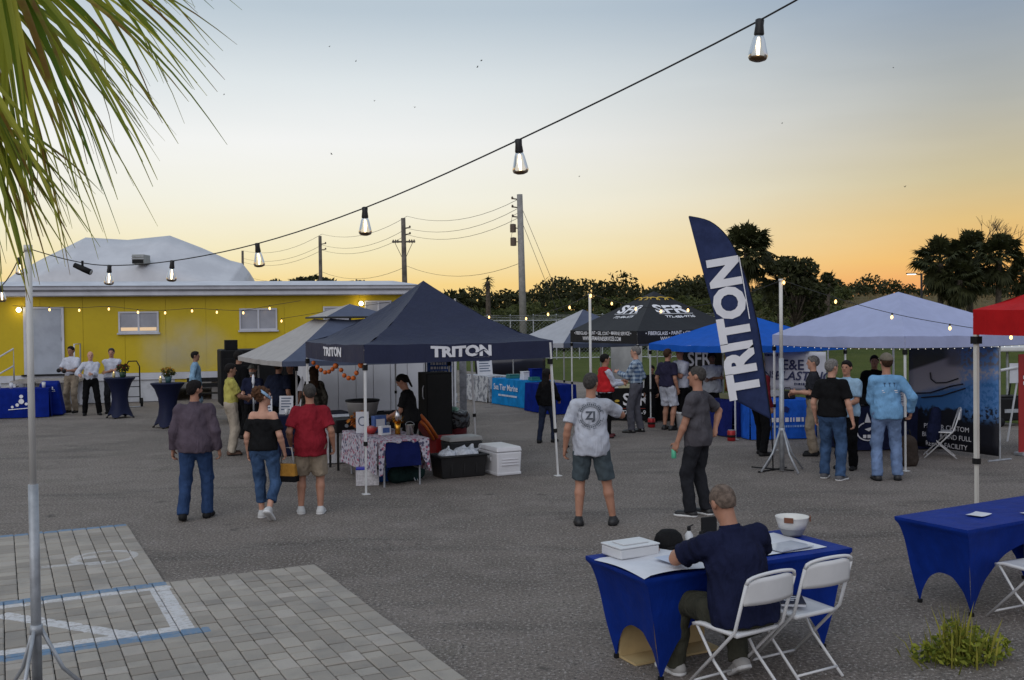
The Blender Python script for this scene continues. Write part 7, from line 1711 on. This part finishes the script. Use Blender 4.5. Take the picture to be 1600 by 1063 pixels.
# near pair at right
zj = who('person in light grey T-shirt with a round back print, raising a phone', 925, 821, 583, -6, shirt=C('heather grey T-shirt', (.42, .44, .50)), legs=C('slate shorts', (.065, .085, .098)), skin='tan', hair=('short', 'darkgrey'), hem=.82, bulk=1.05, bottoms='shorts', shoes=(DSHOE, BLACKISH), hy=-20,
    fl=(-.15, .0, .085), fr=(.24, .04, .085), wl=(-.30, .02, .88), wr=(.16, .33, 1.34), pr=(1, .1, -.6), collar=False, lean=2, seed=5)
INK = mat('T-shirt ink', (.07, .08, .10), .8); back = zj['shirt']; sc_ = zj['sc']
v, f = text_geo('ZJ', .13, bold=.03); decal(v, f, (0, -.05, 1.27 * sc_), (1, 0, 0), (0, 0, 1), back, INK)
m = MB()
for r0, r1 in ((.105, .111), (.150, .155)):
    for k in range(40):
        a, b = 2 * math.pi * k / 40, 2 * math.pi * (k + 1) / 40
        if r0 > .14 and k % 3 == 0: continue
        q = [(r * math.cos(x), r * math.sin(x), 0) for x in (a, b) for r in (r0, r1)]; m.add([q[0], q[1], q[3], q[2]], [(0, 1, 3, 2)][:0] or [(0, 1, 2, 3)])
for k in range(14): 
    a = R_(25) + R_(130) * k / 13; m.add([(r * math.cos(a + d), r * math.sin(a + d), 0) for r, d in ((.118, -.05), (.142, -.05), (.142, .05), (.118, .05))], [(0, 1, 2, 3)]); a += math.pi; m.add([(r * math.cos(a + d), r * math.sin(a + d), 0) for r, d in ((.120, -.05), (.138, -.05), (.138, .05), (.120, .05))], [(0, 1, 2, 3)])
decal(np.array(m.v), m.f, (0, -.05, 1.27 * sc_), (1, 0, 0), (0, 0, 1), back, INK)
t = thing('phone', 'dark phone raised by the person in light grey T-shirt', 'phone', zj['hand'][1] + Vector((.0, .02, .04)), .2); MB().box(-.037, .037, -.005, .005, -.07, .08).build('body', BLACKISH, t, bevel=.004); MB().box(-.033, .033, -.0065, -.0053, -.065, .075).build('screen', mat('phone glass', (.02, .02, .03), .08), t)
t = thing('wristband', 'dark watch on the left wrist of the person in light grey', 'watch', zj['hand'][-1] + Vector((0, 0, .12))); MB().lathe([(.032, -.012), (.036, 0), (.032, .012)], (0, 0, 0), 14).build('band', BLACKISH, t, True); MB().box(-.045, -.034, -.015, .015, -.014, .014).build('face', BLACKISH, t)
dg = who('person in dark grey T-shirt holding a green can at his side', 1092, 806, 572, 56, shirt=C('dark grey T-shirt', (.072, .068, .078)), legs=DKTR, skin='tan', hair=('buzz', 'darkgrey'), hem=.84, bulk=1.0, shoes=(DSHOE, WHITE_RUB), hy=8, fl=(-.11, .06, .085), fr=(.11, -.05, .085), wl=(-.24, .16, .86), wr=(.22, -.12, 1.00), pr=(1, -.3, 0), collar=False, seed=6)
t = thing('drink_can', 'green can held by the person in dark grey', 'can', dg['hand'][-1] + Vector((-.02, 0, -.05))); MB().lathe([(.024, -.055), (.031, -.048), (.031, .05), (.025, .058)], (0, 0, 0), 14).build('body', mat('mint green can', (.10, .45, .28), .3, .1), t, True); MB().lathe([(.024, .0585), (.022, .056), (.001, .056)], (0, 0, 0), 12).build('lid', GALV, t, True)
# seated person at the blue table
SL = (1.49, 6.60, 0)
seat_ = person('person in navy polo sitting at the blue table, writing', SL, 1.80, 20, shirt=C('navy polo cloth', (.012, .015, .042)), legs=C('olive trousers', (.048, .048, .036)), skin='tan', hair=('buzz', 'buzz'), hem=.875, bulk=1.2, shoes=(GSHOE, WHITE_RUB), lean=11, hy=2, hp=-14, side_tilt=-4,
    pelvis=(0, 0, .53), fl=(-.23, .48, .085), fr=(.10, .22, .14), foot_pitch=(0, 30), kneepole=(0, .5, 1), wl=(-.16, .52, .80), wr=(.20, .50, .80), pl=(-1, -.25, -.35), pr=(1, -.2, -.35), curl=.75, seed=7, vox=.0085)
f_ = Field((-.2, -.3, 1.2), (.2, .3, 1.7), .009); 
t = thing('pen', 'black pen in the writing hand of the person in navy', 'pen', seat_['hand'][-1]); MB().tube([(0, .0, -.05), (.02, -.03, .07)], .005, 6).build('barrel', BLACKISH, t, True); MB().tube([(.02, -.03, .07), (.0215, -.032, .08)], .004, 6).build('cap', GALV, t)
t = thing('wristwatch', 'pale watch on the left wrist of the person in navy', 'watch', seat_['hand'][-1] + Vector((.02, -.12, .0))); MB().lathe([(.030, -.010), (.034, 0), (.030, .010)], (0, 0, 0), 14).build('band', GALV, t, True); MB().box(-.018, .018, -.040, -.032, -.014, .014).build('face', PAPER, t); t.rotation_euler = (R_(80), 0, R_(20))
# under the gazebo / left middle
yl = who('person in yellow polo and pale trousers holding a cup', 362, 711, 568, -62, shirt=C('lemon polo cloth', (.42, .38, .10)), legs=KHAKI2, skin='olive', hair=('short', 'black'), hem=.97, shoes=(BROWNSH, BLACKISH), wr=(.10, .36, 1.08), wl=(-.16, .30, 1.05), curl=.9, seed=8)
t = thing('cup', 'white cup held by the person in yellow polo', 'cup', yl['hand'][1] + Vector((0, 0, -.03))); MB().lathe([(.028, -.05), (.038, .06), (.035, .06), (.001, -.04)], (0, 0, 0), 12).build('body', WPLAST, t, True); MB().lathe([(.039, .061), (.036, .07), (.001, .072)], (0, 0, 0), 12).build('lid', WPLAST, t, True)
def mid(label, px, head, depth, H, yaw, **k):
    q = P(px, 520, depth); return person(label, (q.x, depth, 0), H, yaw, **k)
mid('person in black with dark hair behind the person in yellow', 372, 550, 21.6, P(372, 548, 21.6).z, -30, shirt=BLKC, legs=BLKC, skin='olive', hair=('short', 'black'), sleeves='long', seed=9)
mid('person in navy shirt and cap with grey beard behind the gazebo leg', 394, 572, 20.6, P(394, 570, 20.6).z, 170, shirt=NAVYC, legs=BLKC, skin='fair', hair=('short', 'grey'), beard='grey', cap=C('grey cap', (.10, .10, .09)), wl=(-.12, .3, 1.08), wr=(.12, .3, 1.1), seed=10)
mid('person in navy T-shirt with back turned under the gazebo', 434, 564, 19.8, P(434, 563, 19.8).z, -20, shirt=C('deep navy T-shirt', (.014, .018, .036)), legs=BLKC, skin='tan', hair=('short', 'brown'), hem=.85, bulk=1.15, cap=C('ochre cap', (.20, .14, .03)), seed=11)
mid('person in black polo facing out under the gazebo', 453, 566, 21.2, P(453, 566, 21.2).z, 150, shirt=BLKC, legs=BLKC, skin='tan', hair=('short', 'black'), bulk=1.1, wr=(.05, .3, 1.1), seed=12)
mid('person with long brown hair in camouflage jacket behind the red shirt', 489, 573, 19.2, P(489, 573, 19.2).z, 25, shirt=C('drab camouflage', (.06, .055, .045), var=.5, vscale=14), legs=DKTR, skin='fair', hair=('long', 'brown'), sleeves='long', female=True, seed=13)
ck = mid('person with ponytail in black T-shirt preparing food under the navy tent', 641, 590, 16.35, 1.62, 78, shirt=C('faded black T-shirt', (.014, .014, .015)), legs=BLKC, skin='tan', hair=('ponytail', 'black'), female=True, hp=-22, lean=10, wl=(-.12, .36, 1.0), wr=(.14, .36, .98), collar=False, seed=14)
# three in white by the building
for px, py, hd, yw, sk, hr, lg, lb, kw in ((113, 645, 541, 170, 'olive', ('short', 'black'), KHAKI, 'person in white polo and khaki trousers with gloved hands, leftmost of three', dict(wl=(-.10, .30, 1.12), wr=(.14, .34, 1.14))),
                                         (143, 649, 549, 205, 'fair', ('none', 'grey'), BLKC, 'bald person in white shirt and black trousers, middle of three', dict(wl=(-.02, .34, 1.14), wr=(.30, .25, 1.12), sleeves='long', fl=(-.2, .05, .085), fr=(.17, 0, .085))),
                                         (176, 646, 544, 195, 'tan', ('short', 'darkgrey'), DKTR, 'person in white polo with folded arms, rightmost of three', dict(wl=(.10, .26, 1.12), wr=(-.08, .28, 1.17)))):
    loc = at(px, py); r = person(lb, loc, H_(px, hd, loc), yw, shirt=WHT, legs=lg, skin=sk, hair=hr, hem=.98 if px != 176 else .9, belt=BLKC, seed=px, **kw)
    if px == 113:
        for s__ in (-1, 1): o = MB().sphere((0, 0, 0), .06, 10, 7).build('glove', BLACKISH, None, True); o.location = r['hand'][s__]; tag(o, ('left', 'right')[s__ > 0] + ' black glove of the leftmost person in white', 'glove')
mid('person in light blue long-sleeved shirt standing sideways by the building', 304, 549, 25.6, P(304, 549, 25.6).z, -75, shirt=C('light blue shirt cloth', (.22, .36, .50)), legs=C('pale blue jeans', (.20, .28, .36)), skin='olive', hair=('short', 'black'), sleeves='long', hem=.85, seed=20)
# middle distance, right of the navy tent
who('person with long dark hair in black top and dark jeans beside the tent leg', 856, 692, 577, -25, shirt=BLKC, legs=C('ink jeans', (.02, .026, .05)), bottoms='slim', skin='olive', hair=('long', 'black'), sleeves='long', female=True, fl=(-.16, -.14, .085), fr=(.10, .12, .085), hy=-30, wr=(.2, .25, 1.0), seed=21)
who('person in red vest over white sleeves and black trousers', 946, 684, 553, -72, shirt=C('red vest cloth', (.46, .02, .025)), under=WHT, sleeves='none', legs=BLKC, skin='tan', hair=('short', 'black'), hem=.96, bulk=1.1, belly=.03, shoes=(mat('dark red shoe', (.10, .01, .012), .4), BLACKISH), wr=(.10, .36, 1.12), wl=(-.05, .40, 1.16), fl=(-.12, .1, .085), fr=(.12, -.06, .085), seed=22)
s = NT('blue plaid cloth'); vec = s.n('ShaderNodeTexCoord').outputs['Object']; sx = s.n('ShaderNodeSeparateXYZ'); s.l(vec, sx.inputs[0])
def stripe(v, p, d): return s.math('LESS_THAN', s.math('FRACT', s.math('DIVIDE', s.math('ADD', v, 5.0), p)), d)
xy = s.math('ADD', sx.outputs['X'], s.math('MULTIPLY', sx.outputs['Y'], .9)); pl_ = s.math('ADD', s.math('MULTIPLY', stripe(xy, .085, .45), .5), s.math('MULTIPLY', stripe(sx.outputs['Z'], .085, .45), .5)); s.pbsdf(s.mix(pl_, (.34, .42, .50, 1), (.035, .075, .16, 1)), .9); PLAID = s.m
who('person in blue plaid shirt and grey trousers facing the red vest', 995, 676, 541, 68, shirt=PLAID, legs=GRYT, skin='fair', hair=('short', 'grey'), sleeves='long', hem=.98, shoes=(SHINY, BLACKISH), belt=BLKC, wl=(-.06, .36, 1.22), wr=(.16, .16, 1.08), fl=(-.10, .08, .085), fr=(.13, -.05, .085), seed=23)
mid('person in black seated low behind the black stall table', 1018, 572, 23.9, P(1018, 571, 23.9).z, 140, shirt=BLKC, legs=BLKC, skin='olive', hair=('short', 'black'), sleeves='long', seed=24)
who('person in navy polo and white shorts in front of the blue canopy', 1044, 672, 545, -48, shirt=C('plum navy polo', (.024, .022, .046)), legs=WHT, bottoms='shorts', skin='tan', hair=('short', 'brown'), hem=.95, bulk=1.08, shoes=(DSHOE, BLACKISH), seed=25)
mid('person in white shirt and light blue cap talking under the blue canopy', 1063, 545, 22.4, P(1063, 543, 22.4).z, 120, shirt=WHT, legs=BLKC, skin='tan', hair=('short', 'brown'), cap=C('light blue cap', (.15, .32, .56)), wl=(-.05, .32, 1.25), seed=26)
mid('person in pale grey T-shirt with folded arms behind the dark blue table', 1112, 552, 22.2, P(1112, 551, 22.2).z, 178, shirt=C('pale grey T-shirt', (.34, .36, .40)), legs=BLKC, skin='brown', hair=('curly', 'black'), bulk=1.1, wl=(.11, .27, 1.15), wr=(-.10, .29, 1.19), hem=.86, seed=27)
who('person in maroon sweater and black trousers behind the feather flag', 1188, 711, 561, -60, shirt=C('maroon sweater', (.115, .012, .018)), legs=BLKC, skin='tan', hair=('short', 'brown'), sleeves='long', fl=(-.10, .10, .085), fr=(.16, -.08, .085), seed=28)
who('grey-haired person in charcoal polo and khaki trousers facing left', 1272, 712, 556, 78, shirt=C('charcoal polo', (.026, .027, .034)), legs=KHAKI, skin='fair', hair=('short', 'grey'), hem=.97, wl=(-.06, .30, 1.12), wr=(.10, .32, 1.08), seed=29)
bp = who('person in black polo and blue jeans standing before the bright blue table', 1300, 749, 561, -38, shirt=C('black polo cloth', (.009, .009, .010)), legs=DENIM2, skin='fair', hair=('short', 'grey'), hem=.93, bulk=1.06, hy=-25, shoes=(mat('grey sneaker', (.08, .08, .09), .7), WHITE_RUB), fl=(-.13, .05, .085), fr=(.14, -.05, .085), wr=(.30, .02, .87), seed=30)
who('person in pale blue T-shirt half hidden by the black polo', 1324, 733, 563, 140, shirt=C('pale blue T-shirt', (.28, .42, .56)), legs=BLKC, skin='tan', hair=('short', 'black'), hem=.86, bulk=1.05, wl=(-.1, .3, 1.05), seed=31)
mid('person in black with dark hair behind the light blue shirt', 1366, 556, 18.9, P(1366, 555, 18.9).z, 160, shirt=BLKC, legs=BLKC, skin='olive', hair=('short', 'black'), sleeves='long', seed=32)
lb_ = who('person in light blue long-sleeved shirt with tree print and tan cap', 1386, 751, 553, -10, shirt=C('sky blue shirt', (.165, .34, .56)), legs=DENIM3, skin='tan', hair=('short', 'brown'), cap=C('tan cap', (.17, .15, .12)), sleeves='long', hem=.87, bulk=1.02, belly=.02, shoes=(DSHOE, BLACKISH), hy=10, fl=(-.13, .0, .085), fr=(.15, .06, .085), wl=(-.10, .30, 1.12), wr=(.32, .02, .95), pl=(-.5, -.9, -.7), pr=(.6, -.9, -.3), collar=False, seed=33)
m = MB(); ps_ = lb_['sc']
for cx in (-.07, 0, .07):
    for k in range(7): a = R_(-20 + 220 * k / 6); m.add([(cx - .004, 0, 0), (cx + .004, 0, 0), (cx + .032 * math.cos(a), .012 + .024 * math.sin(a), 0)], [(0, 1, 2)])
    m.add([(cx - .004, -.04, 0), (cx + .004, -.04, 0), (cx + .003, 0, 0), (cx - .003, 0, 0)], [(0, 1, 2, 3)])
decal(np.array(m.v), m.f, (.02, -.05, 1.34 * ps_), (1, 0, 0), (0, 0, 1), lb_['shirt'], mat('navy shirt ink', (.02, .04, .09), .8))
m = MB(); m.add([(-.11, -.006, 0), (.11, -.006, 0), (.11, .006, 0), (-.11, .006, 0)], [(0, 1, 2, 3)]); m.add([(-.10, -.03, 0), (.12, -.03, 0), (.12, -.022, 0), (-.10, -.022, 0)], [(0, 1, 2, 3)]); decal(np.array(m.v), m.f, (.02, -.05, 1.25 * ps_), (1, 0, 0), (0, 0, 1), lb_['shirt'], WHITE_PRINT)

# ------------------------------------------------------------------ palm hanging into the top left
s = NT('near palm leaflet'); gi = s.n('ShaderNodeNewGeometry'); rnd = gi.outputs['Random Per Island']; vec = s.n('ShaderNodeTexCoord').outputs['Object']
vc = s.n('ShaderNodeVertexColor') if False else None
nzp = s.noise(vec, 7, 4); col = s.mix(rnd, (.15, .25, .03, 1), (.62, .60, .08, 1)); brown = s.math('MULTIPLY', s.ss(s.math('ADD', nzp, s.math('MULTIPLY', s.math('FRACT', s.math('MULTIPLY', rnd, 9.1)), .35)), .72, .92), .8); col = s.mix(brown, col, (.26, .11, .035, 1))
b = s.pbsdf(col, .45, s.bump(s.noise(vec, 120, 2), .2, .002), Specular_IOR_Level=.4); tr_ = s.n('ShaderNodeBsdfTranslucent'); s.l(col, tr_.inputs[0]); mx = s.n('ShaderNodeMixShader'); mx.inputs[0].default_value = .66; s.l(b.outputs[0], mx.inputs[1]); s.l(tr_.outputs[0], mx.inputs[2]); s.l(mx.outputs[0], s.out.inputs['Surface']); NEARP = s.m
pt_base = P(-260, 500, 3.7); PT = thing('palm_tree', 'near palm with long yellow-green fronds hanging at the top left', 'palm tree', (pt_base.x, 3.7, 0))
PB0 = Vector((pt_base.x, 3.7, 0)); ptop = P(-230, -330, 3.7)
MB().tube([(0, 0, 0), (.03, 0, 1.5), (0, 0, ptop.z - .1)], [.17, .14, .15], 12).build('trunk', BARK, PT, True)
rg = random.Random(77)
def frond(hub, d0, spread, n, L, tilt, dy, seed):
    rg = random.Random(seed); m = MB()
    pe = MB().tube([ptop - PB0, (ptop.lerp(hub, .55) + ZV * .10) - PB0, hub - PB0], [.020, .016, .010], 7).build('frond', mat('palm stalk', (.15, .16, .05), .6, .1), PT, True)
    for i in range(n):
        a = R_(d0) + R_(spread) * (i / (n - 1) - .5) + rg.uniform(-.03, .03)
        d = Vector((math.cos(a), dy + rg.uniform(-.22, .22), math.sin(a))).normalized(); ln = L * rg.uniform(.78, 1.1) * (1 - .12 * abs(i / (n - 1) - .5) * 2)
        wmax = rg.uniform(.0065, .0125); k = 12; dr = rg.uniform(1.0, 2.0) ; side = d.cross(Vector((0, 1, 0))).normalized(); pts_ = []
        cur = rg.uniform(-.08, .08)
        for j in range(k + 1):
            t_ = j / k; p = hub + d * ln * t_ + Vector((cur * t_ ** 2, 0, -.34 * dr * ln * max(0, t_ - .22) ** 1.9)); 
            if t_ > .8: p += Vector((cur * .25 * (t_ - .8), 0, -.05 * (t_ - .8)))
            pts_.append(p)
        vs = []
        for j, p in enumerate(pts_):
            t_ = j / k; w = wmax * min(1, .35 + t_ * 3.2) * (1 - max(0, t_ - .35) / .65) ** .8 + .0012; tl = rg.uniform(-.1, .1)
            sd = (side * math.cos(tilt + .5 * t_) + Vector((0, 1, 0)) * math.sin(tilt + .5 * t_))
            vs += [p - sd * w - PB0, p + Vector((0, .4 * w, .25 * w)) - PB0, p + sd * w - PB0]
        m.add(vs, [q for j in range(k) for q in ((3 * j, 3 * j + 1, 3 * j + 4, 3 * j + 3), (3 * j + 1, 3 * j + 2, 3 * j + 5, 3 * j + 4))])
        if rg.random() < .35:                                  # split tip curling off
            e = pts_[7]; dv = (pts_[9] - pts_[7]).normalized(); sp_ = rg.uniform(-.25, .25); qs = [e + dv * ln * .30 * u_ + Vector((sp_ * ln * u_ ** 2 * .35, 0, -.16 * ln * u_ ** 2.2)) for u_ in (0, .25, .5, .75, 1)]; m.tube([x - PB0 for x in qs], [.0026, .0024, .002, .0014, .0006], 3, False)
    m.build('leaflets', NEARP, pe, True)
frond(P(-5, -75, 3.4), -40, 104, 34, .76, .5, .05, 1)
frond(P(-30, -35, 3.6), -64, 88, 32, .76, .9, .15, 2)
frond(P(40, -120, 3.8), -16, 56, 24, .76, .3, .25, 3)
frond(P(-50, 165, 3.45), -66, 84, 30, .48, .8, .05, 4)
frond(P(-75, 70, 3.2), -74, 64, 26, .60, .6, -.05, 5)

# ------------------------------------------------------------------ weeds at the lower right
q = G(1500, 1035); t = thing('weed_clump', 'clump of yellow-green weeds growing at the lower right corner', 'plant', q); m = MB(); rg = random.Random(9)
for i in range(110):
    a = rg.uniform(0, 6.28); r = min(abs(rg.gauss(0, .13)), .30); p = Vector((r * 1.35 * math.cos(a), r * .9 * math.sin(a), 0)); h = rg.uniform(.08, .42) * math.exp(-(r / .25) ** 2) + .04
    ln = Vector((p.x * .35 + rg.uniform(-.08, .08), p.y * .3 + rg.uniform(-.06, .06), 0)); w = Vector((rg.uniform(-1, 1), rg.uniform(-1, 1), 0)).normalized() * rg.uniform(.003, .006); mid_ = p + ZV * h * .6 + ln * .35; tip = p + ZV * h + ln * .9
    m.add([p - w, p + w, mid_ + w * 1.1, tip, mid_ - w * 1.1], [(0, 1, 2, 3, 4)])
m.build('blades', leafmat('weed blades', (.10, .12, .015), (.42, .38, .07), .4), t)
v, f = leaf_cloud([((-.02, 0, .10), (.24, .16, .11), 420), ((.10, .02, .16), (.12, .1, .09), 160), ((.27, .03, .10), (.11, .09, .09), 170), ((-.24, 0, .07), (.12, .1, .07), 120), ((-.05, .02, .22), (.07, .06, .09), 110), ((.02, .0, .06), (.30, .2, .06), 300)], .024, 31); obj('leaves', fast_mesh('leaves', v, f, False), leafmat('weed leaves', (.07, .11, .015), (.40, .42, .06), .4), t)
m = MB()
for i in range(14): a = rg.uniform(0, 6.28); m.tube([(0.02 * i - .12, 0, 0), (.02 * i - .12 + rg.uniform(-.1, .1), rg.uniform(-.1, .1), rg.uniform(.1, .22))], [.005, .002], 4)
m.build('stems', mat('woody stem', (.16, .08, .05), .8, .2), t)
# loose gravel and litter on the yard (too many to count)
rgn = np.random.default_rng(12); n = 9000; V = []; Fq = []
base = np.array([(1, 0, 0), (-.6, .8, 0), (-.6, -.8, 0), (0, 0, .8)]) 
xs = rgn.uniform(-3.2, 5.2, n); ys = 6.2 + 8 * rgn.uniform(0, 1, n) ** 1.4; sz = .003 + .011 * rgn.uniform(0, 1, n) ** 3; an = rgn.uniform(0, 6.28, n)
keep = np.array([not ((Vector((x, y, 0)) - PO).dot(U2) < a_far + .03 and -(Vector((x, y, 0)) - PO).dot(W2) > -.03) for x, y in zip(xs, ys)])
xs, ys, sz, an = xs[keep], ys[keep], sz[keep], an[keep]
c, s_ = np.cos(an), np.sin(an); bx_ = base[None, :, 0] * c[:, None] - base[None, :, 1] * s_[:, None]; by_ = base[None, :, 0] * s_[:, None] + base[None, :, 1] * c[:, None]
V = np.stack([xs[:, None] + bx_ * sz[:, None], ys[:, None] + by_ * sz[:, None], np.tile(base[:, 2], (len(xs), 1)) * sz[:, None] + .001], 2).reshape(-1, 3)
k = np.arange(len(xs))[:, None] * 4; Fq = np.concatenate([k + np.array([0, 1, 3]), k + np.array([1, 2, 3]), k + np.array([2, 0, 3])])
tag(obj('loose_gravel', fast_mesh('loose_gravel', V, Fq, False), mat('gravel stone', (.27, .26, .25), .9, .35, 60)), 'loose gravel scattered over the yard', 'gravel', kind='stuff')
# birds, tiny and far
BM = None
for i, (x, y, d) in enumerate(((518, 241, 60), (556, 96, 80), (585, 158, 90), (648, 168, 85), (746, 105, 60), (752, 95, 62), (515, 73, 90), (1222, 193, 90), (1414, 292, 70), (1396, 106, 95), (350, 148, 80), (905, 276, 95))):
    p = P(x, y, d)
    if BM is None: BM = fast_mesh('bird', MB().sphere((0, 0, 0), .03, 6, 4, 2.2).v + [(0, .0, 0), (.13, .05, .05), (.025, .06, 0), (-.13, .05, .05), (-.025, .06, 0)], MB().sphere((0, 0, 0), .06, 6, 4, 2.2).f + [(30 + 0 + 0, 30 + 1, 30 + 2)] * 0 + [(len(MB().sphere((0, 0, 0), .06, 6, 4).v) + a, len(MB().sphere((0, 0, 0), .06, 6, 4).v) + b, len(MB().sphere((0, 0, 0), .06, 6, 4).v) + c) for a, b, c in ((0, 1, 2), (0, 4, 3))], False); BM.materials.append(BLACKISH)
    o = bpy.data.objects.new('bird', BM); COL.objects.link(o); o.location = p; o.rotation_euler = (R_(70), RNG.uniform(-.5, .5), RNG.uniform(0, 6)); tag(o, 'tiny dark bird in the sky ' + ('left of the three bulbs, darkest of the specks', 'highest but one, left of the top bulb string', 'just above the middle of the string, left speck', 'just above the middle of the string, right speck', 'lower of the close pair right of centre', 'upper of the close pair right of centre', 'highest speck near the top left', 'right of the top bulb, low', 'lowest and farthest right, above the white canopy', 'far right, level with the top bulb', 'beside the palm frond tips', 'right of the second bulb, alone')[i], 'bird', 'birds in the sky')
